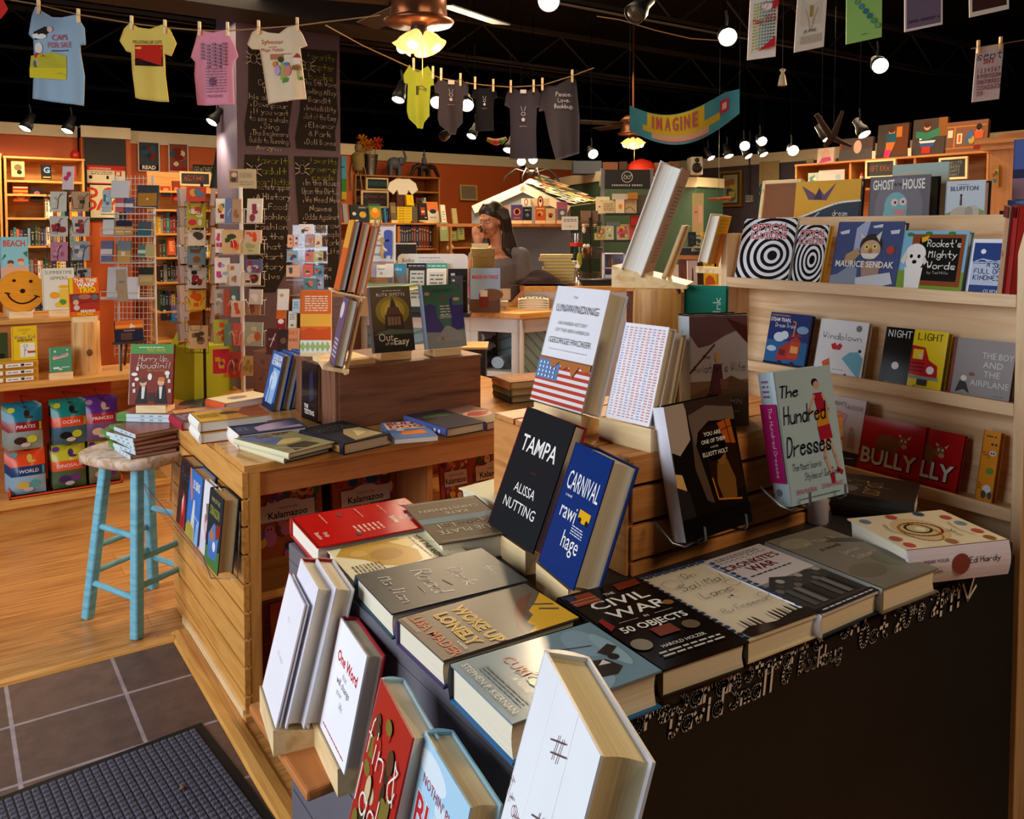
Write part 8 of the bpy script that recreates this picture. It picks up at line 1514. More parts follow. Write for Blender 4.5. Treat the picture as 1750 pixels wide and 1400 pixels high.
for x0,x1,y0,c,art,lb,s in ((588,596,348,'8a8f94',(),'grey-blue spine-like book at the column side',0),(600,613,350,'2a2d33',[('e',.5,.4,.25,.22,'c9cdd0')],'dark book of a pale moon figure',1),(613,630,350,'22324a',[('e',.5,.45,.35,.3,'c8a03c'),('t','SHARK',.5,.8,.1,'d8c04c',{'mw':.8})],'navy book with a golden creature',0),(632,653,348,'6a8a4a',[('e',.5,.4,.4,.4,'d8842c'),('e',.5,.6,.2,.2,'e0b84c'),('r',0,.85,1,1,'2f5a4a')],'green book with an orange fox',1),(658,662,355,'2f6fae',(),'bright blue narrow book',0),(669,679,346,'6a5a48',[('r',.1,.4,.9,.8,'8c7a54')],'brown landscape book turned sideways',1)):
    fo(lb+' on the low oak bookcase',x0,x1,y0,YT,zl,c,art,stand_=bool(s))
for i in range(6):
    r=thing('paperback_book','yellow paperback lying in the pile on the low oak bookcase, %s from the bottom'%ORD(i+1),'book',FYm((PY(679,380,YT).x,YT,zl+.0005+.032*i)),'pile of yellow paperbacks');W=PY(704,380,YT).x-PY(679,380,YT).x
    mb=MB().box((0,0,0),(W,.2,.0315),mat('d8b81c',.4)).box((W,.01,.002),(W+.08,.2,.0295),mat('5a5240',.6));Art(mb,W,.0315, lambda x,y,l:(x,-.0004*l,y)).draw([('n',.1,.2,.5,.8,1,'6a5a14'),('n',.6,.3,.9,.7,1,'6a5a14')]);part('cover',mb,r)
fo('bright yellow paperback with a dotted curve, standing on the yellow pile',696,708,333,YT+.04,zl+.21,'e0bc14',[('l',[(.6,.3),(.5,.6),(.6,.85)],.04,'8a7a1c',2)],T=.06,spine='d8b014',pages='b5a484')
ms=MB();T=FYm((PY(672,380,YT).x,YT+.12,zl));ms.prism([(-.02,.40),(.06,.34),(.11,.40),(.13,.34),(.24,.34),(.26,.40),(.31,.34),(.39,.40),(.36,.48),(.28,.53),(.10,.53),(.01,.48)],-.01,.01,mat('dcd8cc',.6),T@Matrix.Rotation(PI/2,4,'X'));ms.box((.1,-.02,0),(.28,.05,.34),mat('4a1814',.5),T)
solo('cutout_sign',ms,'white cut-out sign of little hands above a maroon base, behind the yellow pile','sign',T,world=True)
for x0,x1,y0,c,art,lb in ((717,732,347,'2a2824',[('r',.25,.3,.75,.75,'a83c2c'),('e',.5,.5,.2,.12,'d8c8a0'),('e',.75,.15,.12,.06,'c9c83c')],'black book with a red lantern-like figure'),(732,751,345,'d8d0bc',[('r',0,.5,1,1,'d8783c'),('e',.5,.48,.3,.18,'22324a'),('n',.2,.1,.8,.2,1,'5a4a3a')],'orange and white book with a blue roundel')):
    fo(lb+' on the low oak bookcase',x0,x1,y0,YT,zl,c,art,stand_=True)
# second low case behind the person and the house front
YB2=8.7
xm0,xm1=max(PY(752,420,YB2).x,xl1+.02),PY(968,420,YB2).x;zb2=PY(910,384,YB2).z
lc2=bookcase('low oak bookcase behind the person, below the house front',FYm((xm0,YB2,0)),xm1-xm0,.45,zb2-.02,(.25,PY(900,451,YB2).z-.04,PY(900,418,YB2).z-.02),'oak')
part('divider',MB().box((PY(906,410,YB2).x-xm0,.01,0),(PY(906,410,YB2).x-xm0+.03,.43,zb2-.04),wood('oak','z')),lc2)
sA,sB=PY(900,418,YB2).z-.02,PY(900,451,YB2).z-.04
spines(V(PY(884,400,YB2).x,YB2+.05,sA),EX,AY,.14,.20,.27,.2,'the upper shelf behind the person',seed=81,t0=.02,t1=.04)
spines(V(PY(932,400,YB2).x,YB2+.05,sA),EX,AY,.13,.20,.27,.2,'the upper shelf beside the yellow box set',seed=82,t0=.02,t1=.04,pal=['teal','orange','cream','dark red','sky blue','grey'])
spines(V(PY(880,430,YB2).x,YB2+.05,sB),EX,AY,xm1-PY(880,430,YB2).x-.05,.2,.26,.2,'the lower shelf behind the person',seed=83,t0=.018,t1=.036,pal=['black','brown','navy blue','dark red','orange','tan'])
fo('yellow-patterned box set between the spines behind the person',909,932,393,YB2+.05,sA,'c8a42c',[('r',.1+.22*i,.1+.2*j,.26+.22*i,.24+.2*j,('5a4a24','e0c870')[(i+j)%2]) for i in range(4) for j in range(4)],tilt=3,T=.06)
for i in range(4):
    solo('shelved_paperback',MB().box((0,0,0),(.13,.15,.038),mat(('b8743c','d8c8b4','8a5a44','cfc4b8')[i],.5)).box((.004,-.002,.012),(.126,.0,.026),mat('e0d8cc')),'pale paperback lying flat in the small stack by the shelf end, %s from the bottom'%ORD(i+1),'book',FYm((PY(948,410,YB2).x,YB2+.05,sA+.0005+.0385*i)))
for x0,x1,y0,c,art,lb in ((756,764,350,'d8d4c4',[('n',.2,.2,.8,.7,4,'8a8a7c')],'dark-edged leaning book near the monitor'),(775,783,356,'a89a6a',(),'tan books leaning behind the slanted poster')):
    fo(lb+' on the low oak bookcase',x0,x1,y0,YB2+.06,zb2,c,art)
a=V(PY(775,380,YB2+.05).x,YB2+.05,zb2)
sl_=panel('slanted_poster','tall dark photo strip leaning aslant on the low bookcase','poster',a,EX,.12,.56,.015,'2a2420',[('r',.1,.72,.9,.95,'8a7a5c'),('r',.1,.5,.9,.68,'a83c3c'),('r',.1,.26,.9,.45,'6a5a4c'),('r',.1,.05,.9,.22,'b5a480')],tilt=4)
sl_.matrix_local=sl_.matrix_local@Matrix.Rotation(-.55,4,'Z')
panel('cork_sign','empty framed brown board leaning against the orange wall','board',*qY(789,318,814,340,10.16),.012,'8a7a64',tilt=6,frm=(.02,'d8b45c'))
for x0,x1,y0,y1,c,lb in ((753,767,380,412,'8a9464','olive-green book facing out'),(783,794,382,410,'8a8c3c','moss-green book with an orange figure'),(768,782,394,412,'6a6a44','small framed olive picture')):
    face(lb+' on the low bookcase shelf next to the person',qY(x0,y0,x1,y1,YB2+.03),.02,c,[('n',.2,.6,.8,.8,2,'d8d4b4')] if 'facing' in lb else [('r',.15,.15,.85,.85,'8c8c64'),('n',.3,.3,.7,.7,3,'3a3a24')],tilt=5)
p=PY(769,440,YB2+.1);ch=thing('plush_gull','grey and white plush bird by the person\'s shoulder','soft toy',Matrix.Translation((p.x,YB2+.1,sB+.12))@Matrix.Scale(1.2,4));part('body',MB().ball((0,0,0),(.05,.05,.1),mat('8a847c',.95)).ball((-.01,-.02,.11),.04,mat('c9c4bc',.95)).ball((-.01,-.06,.105),(.012,.03,.012),mat('8a7a5a')),ch)
# --- playhouse with a roof of opened books
def H_(x,y,d): return PD(x,y,d)
hd0,hd1=8.9,9.6
ho=thing('book_house','pretend house front with a roof shingled in opened books','playhouse',V(H_(894,385,hd0).x,H_(894,385,hd0).y,0));WT=mat('d4ccb8',.5)
ap,el_,er_=H_(894,313,hd0),H_(806,352,hd0),H_(975,353,hd0);apb,erb,elb=H_(925,302,hd1),H_(1024,346,hd1),H_(850,340,hd1)
part('gable_wall',MB().add([H_(806,352,hd0+.05),H_(975,353,hd0+.05),H_(894,318,hd0+.05),V(H_(806,352,hd0+.05).x,H_(806,352,hd0+.05).y,.0),V(H_(975,353,hd0+.05).x,H_(975,353,hd0+.05).y,0)],[(0,1,2),(3,4,1,0)],mat('66727c',.6)),ho,world=True)
def beam(a,b,w,th=.03):
    d=(b-a).normalized();nn=FH;up=nn.cross(d);up=up if up.z>0 else -up
    return [a,b,b-up*w,a-up*w],nn*th
fm_=MB()
for a,b in ((ap,el_),(ap,er_)):
    q,t=beam(a,b,.085);fm_.add(q+[p+t for p in q],[(0,1,2,3),(7,6,5,4),(0,4,5,1),(1,5,6,2),(2,6,7,3),(3,7,4,0)],WT)
part('barge_board',fm_,ho,world=True)
rf=MB();rf.add([ap,er_,erb,apb],[(0,1,2,3)],mat('8a8064',.7));rf.add([ap,apb,elb,el_],[(0,1,2,3)],mat('8a8064',.7));part('roof_deck',rf,ho,world=True)
sh=MB();r_=random.Random(12);cols=['8a8a5c','c9b88a','5a6a5c','a85c34','d8d0b0','6a5a44','b59a4c','7a8a84','9a7a54','3f4a44']
for j in range(9):
    for i in range(9):
        u0,v0=(i+.08+(.3 if j%2 else 0))/9.5,(j+.1)/9;u1,v1=min(1,u0+.125),min(1,v0+.15)
        P4= lambda u,v:ap.lerp(er_,v).lerp(apb.lerp(erb,v),u)+V(0,0,.015+.006*((i+j)%3)+.015*(v-v0)*6)
        sh.add([P4(u0,v0),P4(u1,v0),P4(u1,v1),P4(u0,v1)],[(0,1,2,3)],mat(r_.choice(cols),.6))
part('book_shingles',sh,ho,'shingles made of opened books',world=True,kind='stuff')
PG=[('e',.5,.5,.17,.35,'8c3a20'),('e',.5,.5,.09,.24,'d8ccb0'),('e',.5,.68,.06,.1,'3a2018')]
panel('imprint_sign','white block sign with a red-brown oval, narrower of the pair under the gable','sign',*qD(891,339,907,352,hd0-.25),.05,'d8d0bc',[('e',.5,.5,.2,.38,'a83c2c'),('e',.5,.5,.12,.26,'e0d8c8')])
panel('imprint_sign','cream block sign with a brown oval bird emblem under the gable','sign',*qD(908,339,939,352,hd0-.22),.05,'c4b490',PG)
hz_=PD(900,382,hd0-.3).z
for x0,x1,y0,c,art,lb in ((855,869,353,'b8662c',[('e',.5,.5,.3,.2,'d8a05c')],'orange-brown book behind the hair'),(874,893,350,'4a3a6a',[('e',.5,.55,.32,.32,'c8703c'),('e',.5,.55,.2,.24,'22181c'),('r',.2,.1,.8,.2,'a84a34')],'violet book with a dark beast in an orange ring'),(894,909,354,'22242c',[('e',.5,.4,.2,.2,'5a6a8a'),('n',.2,.7,.8,.85,1,'b5b0a0')],'black book of a night scene'),(915,932,353,'b8562c',[('e',.5,.5,.3,.25,'d8943c'),('e',.4,.4,.15,.2,'6a2a3c'),('r',.1,.8,.9,.9,'d8b46a')],'orange book of a jousting crowd'),(933,949,356,'c9b888',[('e',.5,.45,.25,.2,'b82c24'),('e',.5,.3,.2,.12,'3a3a34')],'tan book with a red figure'),(952,970,345,'a85c74',[('r',.1,.05,.9,.62,'5a6068'),('e',.5,.4,.2,.2,'c9c9c9'),('e',.8,.88,.06,.05,'3a4a8a')],'mauve book with a grey wolf picture')):
    d=hd0-.4;a=PD(x0,382,d);b=PD(x1,382,d);a.z=b.z=zb2+.035
    block('pine block under the '+lb,a,RT.copy(),(b-a).length,.035,.08,8)
    stand(lb+' below the gable', None, None,(x0,y0),0,8,.03,c,art,depth=(a,b))
hl=MB().box((0,-.12,-.03),(PD(978,382,hd0-.4).x*0+(PD(978,382,hd0-.4)-PD(748,382,hd0-.4)).length,.5,0),wood('oak','x'),frame(V(PD(748,382,hd0-.4).x,PD(748,382,hd0-.4).y,zb2),RT.copy(),FH.copy(),Z1))
solo('display_shelf',hl,'long oak board carrying the face-out books below the gable','shelf')
sp_m=MB();SPD=mat('120f10',.7);sp_m.ball((0,0,.14),(.10,.08,.07),SPD).ball((.1,0,.12),(.05,.05,.045),SPD)
for s in (-1,1):
    for k in range(4):
        x=-.09+.06*k;o_=.14*(k-1.5);sp_m.tube([(x,.05*s,.14),(x+o_*1.2,.1*s,.24-.02*abs(k-1.5)),(x+o_*2.2-.02,.16*s,.05),(x+o_*2.5,.18*s,-.06)],[.014,.02,.014,.006],SPD,8)
solo('toy_spider',sp_m,'large black furry toy spider on the ridge of the book-roofed house','soft toy',FD(ap.lerp(apb,.45)+V(0,0,.01))@Matrix.Scale(.5,4))
# --- green partition, publisher sign and its shelf stand
d0=10.6
pa,pb_=PD(955,300,11.5),PD(1032,293,10.4)
def vwall(name,a,b,top,m,band=True):
    e=(b-a);e.z=0;L=e.length;e.normalize();n=Z1.cross(e);T=frame(V(a.x,a.y,0),e,n,Z1)
    o=struct(name,MB().box((0,0,0),(L,.06,top),m,T))
    if band:struct('cornice',MB().box((0,-.02,top-.11),(L,.08,top+.01),CRM,T),parent=o)
vwall('partition',PD(950,305,11.6),PD(1032,293,10.0),PD(1032,293,10.0).z,GRN);vwall('partition',PD(1028,300,10.0),PD(1190,302,10.3),PD(1110,303,10.1).z,GRN, True);vwall('partition',PD(1170,302,10.35),PD(1236,303,10.9),PD(1200,304,10.5).z,GRN)
kd_=9.2
ks_=thing('publisher_stand','grey metal display stand under the black glasses-logo sign','display stand',(lambda p:V(p.x,p.y,0))(PD(1070,400,kd_)))
kz0=PD(1029,288,kd_).z;GM=metal('9a9ea6',.4)
for x in (1030,1113):p=PD(x,300,kd_);part('post',MB().box((-.02,-.02,0),(.02,.02,kz0),GM,FD((p.x,p.y,0))),ks_,world=True)
shz_=[PD(1060,y,kd_).z for y in (365,410,440)]
for z in shz_:p=PD(1031,365,kd_);part('shelf',MB().box((0,-.25,z-.02),((PD(1113,365,kd_)-p).length,.02,z),mat('2c2a2e',.5),FD((p.x,p.y,0))),ks_,world=True)
a,e,W,H=qD(1032,290,1111,323,kd_-.02)
panel('publisher_sign','black sign with a round white glasses logo above wide-spaced white letters','sign',a,e,W,H,.03,'1c1d22',[('o',.5,.62,.115,.115,.012,'d8d8d4'),('o',.46,.6,.03,.035,.009,'d8d8d4'),('o',.535,.6,.03,.035,.009,'d8d8d4'),('l',[(.43,.62),(.455,.75)],.009,'d8d8d4'),('l',[(.565,.62),(.585,.74),(.6,.68)],.009,'d8d8d4'),('l',[(.49,.6),(.505,.6)],.009,'d8d8d4'),('t','C H R O N I C L E   B O O K S',.5,.15,.085,'d8d8d4',{'mw':.8,'b':.04})])
ksb=[(1019,1042,336,365,'d8d0b4','white boxed card set with a red dot',[('e',.25,.4,.08,.06,'a83c2c'),('n',.3,.7,.8,.8,1,'8a8a7c')]),(1030,1051,342,365,'cfc09a','cream box of black lettering',[('n',.1,.2,.9,.8,5,'6a5a34')]),(1052,1067,341,365,'d8cfae','pale box with an orange bottle shape',[('e',.55,.5,.2,.3,'d8842c')]),(1068,1088,340,365,'c9ae8a','tan box with a curved teal line',[('l',[(.1,.3),(.4,.5),(.7,.3),(.9,.1)],.06,'6a7a74',2),('o',.75,.75,.14,.14,.03,'a84a4c')]),(1047,1073,331,341,'b8b4ae','clear wrapped bundle lying on top',()),(1073,1090,329,340,'a8742c','amber wooden box at the back',()),(1090,1104,333,365,'4a4238','dark bottle-like box beside the big white hardcover',()),
       (1016,1036,386,410,'a8a86c','olive journal with pink circles',[('o',.6,.6,.2,.2,.08,'c85c6c'),('o',.4,.3,.18,.18,.08,'d87a84')]),(1035,1049,386,410,'b5bca4','grey-green patterned journal',deco(3,('d8dcc8','7a8a74'),6)),(1054,1077,383,410,'c8b8a4','white journal of bright flowers',deco(4,('c83c34','d88a2c','3a7a7c','c85c8a','d8c83c'),12)),(1076,1084,385,410,'b84a34','red-orange journal edge',()),(1078,1100,369,385,'a8221c','bright red box on the middle shelf',()),(1038,1060,379,386,'6a7684','slate-blue wrapped packet',())]
for i,(x0,x1,y0,y1,c,lb,art) in enumerate(ksb):panel('stationery_box',lb+' on the publisher stand','box',*qD(x0,y0,x1,y1,kd_-.2-.02*(i%3)),.05,c,art,tilt=6)
# clutter on top of the partition
for x0,x1,y0,y1,c,lb in ((980,1028,275,297,'4a5260','blue-grey mounted picture lying on the partition top'),(1030,1056,277,291,'6a4430','brown shallow carton on the partition top'),(1058,1072,276,292,'3a2a22','dark upright board on the partition top'),(1118,1150,278,300,'7a5a3c','brown carton behind the big white hardcover'),(1144,1160,276,300,'6a4c34','second brown carton nearer the loudspeaker')):
    a,e,W,H=qD(x0,y0,x1,y1,10.2);zt=PD(x0,296,10.2).z;bx=MB().box((0,0,0),(W,.3,H),mat(c,.8),frame(a,e,FH.copy(),Z1));solo('carton',bx,lb,'box',bev=.004)
solo('red_dome',MB().lathe([(.19,0),(.18,.06),(.12,.12),(.03,.15),(0,.152)],mat('c8301c',.5),24),'red dome-shaped hat on the partition top behind the black sign','hat',PD(1096,293,10.3))
spk=thing('loudspeaker','white-framed black loudspeaker above the partition corner','loudspeaker',FD(PD(1181,299,10.2)));k=10.2/FPX;part('cabinet',MB().box((0,0,0),(20*k,.25,31*k),mat('b5b0a4',.5)),spk,bev=.01);part('woofer',MB().lathe([(.062,0),(.06,.01),(.03,.02),(0,.012)],mat('121214',.5),24,Matrix.Translation((10*k,-.001,12*k))@Matrix.Rotation(PI/2,4,'X')),spk);part('tweeter',MB().lathe([(.03,0),(.0,.006)],mat('1a1a1c',.5),18,Matrix.Translation((10*k,-.001,25*k))@Matrix.Rotation(PI/2,4,'X')),spk)
# --- purple wall
XW=9.46
panel('framed_poster','gold-framed ornate poster on the dark purple wall','framed picture',*qX(1231,297,1264,350,XW),.015,'2f4a3c',[('r',.12,.06,.88,.94,'b5ac84'),('r',.2,.12,.8,.88,'9ca88c'),('e',.5,.5,.22,.3,'b5a878')]+deco(8,('5a7a74','a8704c','3f5a6a','c9b84c'),10),frm=(.035,mat('c9a034',.25,.8)))
panel('kraft_poster','tan paper poster of faint line drawing on the dark purple wall','poster',*qX(1297,277,1331,333,XW),.01,'b59f68',[('o',.45,.45,.2,.25,.01,'9a8450'),('o',.55,.5,.15,.18,.01,'9a8450'),('l',[(.2,.2),(.5,.5),(.8,.3)],.01,'9a8450',2)])
panel('small_poster','small cream poster at the top of the purple wall near the baby photo','poster',*qX(1378,272,1390,279,XW),.01,'c4b27c')
solo('junction_box',MB().box((0,-.04,0),(.11,0,.1),mat('9a9a94',.4)).tube([(.05,-.02,.1),(.05,-.02,1.0)],.012,mat('2f2c30')).ball((.03,-.045,.035),.012,mat('6a6a64')).ball((.03,-.045,.07),.012,mat('6a6a64')).ball((.08,-.045,.035),.012,mat('6a6a64')).ball((.08,-.045,.07),.012,mat('6a6a64')),'grey electric junction box with conduit on the purple wall','electrical box',FX(PX(1277,346,XW+.03)))
pt=thing('teal_hanger','teal plush shape hanging in front of the purple wall','soft toy',PX(1306,350,8.9));part('body',MB().ball((0,0,-.05),(.06,.1,.22),mat('124a54',.9)).ball((0,.03,.2),(.04,.05,.08),mat('124a54',.9)).tube([(0,.03,.2),(0,.03,2.1)],.0015,BKW,4),pt)
pl=MB();pl.tube([(-.1,0,0),(.12,0,.01)],[.012,.02],mat('8a4a24',.4),8).box((-.02,-.14,.0),(.03,.14,.008),mat('8a4a24',.4)).tube([(0,0,.01),(0,0,2.05)],.0015,BKW,4);solo('toy_aeroplane',pl,'small wooden toy aeroplane hung before the gold-framed poster','toy',FD(PD(1228,341,8.2)))
# --- dark table and picture books below the big white hardcover, yellow book etc
fo2=[(1176,1192,445,487,'b5a8a4','grey-pink hardcover of a standing figure',[('p',[(.4,.1),(.6,.1),(.55,.7),(.45,.7)],'3a2c2c')]),(1192,1202,448,487,'3a2a24','narrow dark brown hardcover',()),(1203,1226,444,487,'d8b01c','bright yellow picture book of a black rope and an orange fox',[('p',[(.1,0),(.9,.04),(.7,.3),(.4,.4),(.15,.26)],'b8562c'),('p',[(.8,.95),(.98,.9),(.9,.55),(.78,.6)],'1c1814'),('n',.15,.6,.55,.85,3,'6a5a14')]),(1226,1240,462,487,'a87a44','tan picture book edge beside the yellow one',()),(1150,1160,452,487,'c9c0b8','pale hardcover behind the dowel easel',())]
a=PD(1140,487,4.4);b=PD(1262,489,4.3);tbm=thing('side_table','low dark table of hardcovers beyond the log stump','table',V(a.x,a.y,0));e_=(b-a);e_.z=0;Lw=e_.length;e_.normalize();T=frame(V(a.x,a.y,0),e_,Z1.cross(e_),Z1)
part('table_top',MB().box((-.2,-.1,a.z-.03),(Lw,.4,a.z),wood('honey','x'),T),tbm,world=True);part('front_panel',MB().box((-.2,-.08,0),(Lw,-.06,a.z-.03),wood('dark','x'),T),tbm,world=True)
for x0,x1,y0,y1,c,lb,art in fo2:face(lb+' on the table beyond the log stump',qD(x0,y0,x1,y1,4.4),.02,c,art,tilt=6)
a=PD(1155,436,6.0);b=PD(1250,434,5.9);dt=thing('dark_display','black slanted display of small books beyond the log stump','display stand',V(a.x,a.y,0));e_=(b-a);e_.z=0;Lw=e_.length;e_.normalize();T=frame(V(a.x,a.y,0),e_,Z1.cross(e_),Z1)
part('shelf',MB().box((0,-.02,a.z-.03),(Lw,.4,a.z),wood('oak','x'),T),dt,world=True);part('black_tray',MB().box((.0,.0,a.z),(Lw,.38,a.z+.05),mat('131316',.4),T).add([T@V(Lw*.55,.02,a.z+.05),T@V(Lw,.02,a.z+.05),T@V(Lw,.3,a.z+.28),T@V(Lw,.3,a.z+.05)],[(0,1,2),(0,2,3)],mat('131316',.4)),dt,world=True);part('base',MB().box((.02,0,0),(Lw-.02,.36,a.z-.03),wood('dark','x'),T),dt,world=True)
for x0,x1,y0,y1,c,lb in ((1186,1202,404,424,'b8b484','small pale green boxed book'),(1203,1217,404,424,'c9c09a','small cream boxed book'),(1200,1222,396,405,'c8a02c','yellow photo box above the cream one'),(1184,1200,423,429,'8a8a6c','flat olive box lying at the front'),(1176,1190,396,420,'23262c','black boxed book by the white hardcover')):panel('boxed_book',lb+' on the black slanted display','box',*qD(x0,y0,x1,y1,5.9),.04,c,deco(5,('3a4a54','d8d8c4'),3),tilt=10)
panel('door_panel','pale green-cream panel with pink leaflets beside the partition end','panel',*qD(1184,330,1202,402,9.0),.04,'b0a878',[('r',.1,.2,.45,.7,'c9a08a'),('r',.5,.3,.9,.72,'d0b09a'),('n',.15,.5,.4,.6,1,'c8503c')])
# ================================================================== tall case with photo blocks
XT=7.6;yt0,yt1=PX(1359,290,XT).y,PX(1690,270,XT).y;zt=PX(1500,271,XT).z
tc_=bookcase('tall oak bookcase with photo blocks along its top',FX((XT,yt0,0)),yt0-yt1,.4,zt-.02,(.5,.9,1.3,PX(1420,324,XT).z),'oak')
for x in (1450,1528,1560):y=PX(x,290,XT).y;part('divider',MB().box((yt0-y,.01,PX(1420,324,XT).z),(yt0-y+.025,.38,zt-.02),wood('oak','z')),tc_)
zs_=PX(1420,324,XT).z
panel('chalk_sign','framed chalk sign reading GIFT IDEAS in orange','sign',*qX(1482,278,1527,302,XT-.02),.012,'151512',[('h','GIFT IDEAS',.5,.36,.36,'b0643c',{'mw':.86})],frm=(.02,wood('pine','x')))
panel('chalk_sign','framed chalk sign of award names half hidden by the tan board','sign',*qX(1608,274,1650,304,XT-.02),.012,'171a1c',[('h','CALDECOTT',.45,.72,.16,'9aa4a8',{'mw':.8}),('h','NEWBERY',.45,.5,.16,'9aa4a8',{'mw':.7}),('h','PRINTZ',.5,.28,.16,'9aa4a8',{'mw':.6}),('h','AWARDS',.5,.08,.13,'9aa4a8',{'mw':.6})],frm=(.02,wood('pine','x')))
panel('clipped_card','pale clipped sheet on the tall oak bookcase','card',*qX(1399,292,1443,310,XT),.01,'a89a94',[('e',.75,.3,.1,.1,'7a94a4')]);panel('map_card','small map-coloured card beside the clipped sheet','card',*qX(1381,296,1400,312,XT),.01,'8a9484',deco(9,('c8b47c','4a6a7a'),5))
bo_=PX(1473,300,XT+.05);solo('red_figurine',MB().ball((0,0,.04),(.025,.025,.04),mat('a82c20')).ball((0,0,.11),.02,mat('d8a48a')).tube([(0,0,.13),(.0,0,.16)],[.02,.004],mat('a82c20'),8),'little red figurine beside the gift ideas sign','figurine',V(bo_.x,bo_.y,zs_))
blk=[(1396,1424,254,279,'c9b0a0','small photo block of a sleeping baby in pink',[('e',.5,.6,.25,.25,'d0a088'),('p',[(.1,0),(.9,.1),(.8,.4),(.3,.35)],'b8487c')]),(1433,1490,238,276,'3a2620','photo block of a child peeping over grey planks',[('r',0,0,1,.5,'4c4644'),('e',.55,.6,.12,.18,'c9a08a'),('r',.0,.5,.06,1,'8a3c20')]),(1497,1550,214,272,'2a1a14','photo block of a child in orange trousers',[('r',.55,.1,1,.95,'5a3018'),('e',.46,.78,.1,.11,'b58468'),('e',.46,.82,.1,.09,'4a2618'),('p',[(.3,.72),(.62,.72),(.6,.42),(.3,.44)],'1c4a5c'),('p',[(.3,.46),(.6,.46),(.5,.2),(.3,.24)],'d8642c'),('p',[(.28,.26),(.5,.24),(.42,.02),(.24,.04)],'c8305c'),('r',.62,.6,.8,.9,'a8682c')]),(1557,1616,205,269,'2c1a12','photo block of a child behind a green open book',[('r',.75,.5,1,1,'7a4a20'),('e',.42,.8,.1,.12,'b58468'),('e',.42,.84,.11,.09,'4a2414'),('p',[(.1,.68),(.42,.62),(.8,.74),(.8,.52),(.42,.42),(.1,.5)],'2f6a50'),('e',.35,.32,.12,.12,'2f4a7a'),('e',.55,.33,.12,.12,'2f4a7a'),('r',.3,.06,.55,.24,'a82c24'),('p',[(.2,.4),(.7,.4),(.65,.34),(.25,.34)],'d8c8c0')]),(1612,1686,210,266,'6a3a1c','wide photo block of a laughing child before toy shelves',[('r',.04,.82,.96,.86,'a8682c'),('r',.04,.14,.9,.18,'a8682c'),('r',.22,.18,.26,.84,'a8682c'),('r',.3,.3,.42,.62,'d8c0a4'),('r',.33,.34,.39,.58,'b8562c'),('e',.56,.4,.07,.1,'3a5a7a'),('e',.64,.4,.07,.1,'a88a3c'),('e',.6,.56,.07,.1,'3a5a8a'),('e',.8,.72,.06,.1,'b58468'),('e',.8,.78,.065,.08,'2a1814'),('p',[(.7,.66),(.92,.66),(.9,.42),(.72,.42)],'b8502c'),('p',[(.72,.42),(.9,.42),(.88,.1),(.7,.1)],'7a1c1c'),('r',.08,.5,.2,.74,'c8b89c')])]
for x0,x1,y0,y1,c,lb,art in blk:
    a,e,W,H=qX(x0,y0,x1,y1,XT+.06);H=PX(x0,y0,XT+.06).z-zt;a.z=zt;panel('photo_block',lb+', on the tall oak bookcase','photograph',a,e,W,H,.04,c,art,tilt=6)
solo('glass_trophy',MB().lathe([(.05,0),(.04,.02),(.03,.1),(.05,.16),(.0,.17)],glassy('trophy',alpha=.4),16),'small clear glass ornament between photo blocks','ornament',V(XT+.12,PX(1563,270,XT).y,zt))
for x0,y0,lb in ((1490,262,'small white slip between the peeping child and the orange trousers'),(1551,258,'small cream slip before the green open book block'),(1688,248,'small cream slip at the end of the photo blocks')):
    a,e,W,H=qX(x0,y0,x0+6,272,XT+.03);a.z=zt;panel('price_slip',lb,'card',a,e,W,.08,.003,'c9c0a4')
# oak pilaster case at the right edge
XP=4.3;ya_,yb_=PX(1690,300,XP).y,PX(1765,300,XP).y;zp=PX(1712,235,XP).z
pc=thing('corniced_case','oak case with a stepped cornice at the edge of the picture','bookcase',FX((XP,ya_,0)));part('body',MB().box((0,0,0),(ya_-yb_,.4,zp-.06),wood('oak','z')),pc);part('cornice',MB().box((-.03,-.03,zp-.06),(ya_-yb_,.4,zp-.03),wood('oak','x')).box((-.05,-.05,zp-.03),(ya_-yb_,.4,zp),wood('oak','x')).box((.05,-.02,zp),(ya_-yb_,.4,zp+.02),wood('oak','x')),pc)
ad=panel('painted_board','narrow painted board of blue and red shapes hung on the oak case side','board',*qX(1693,283,1707,320,XP-.03),.01,'a8742c',deco(11,('3a7a8a','a82c24','d8a03c','3f6a3a'),9))
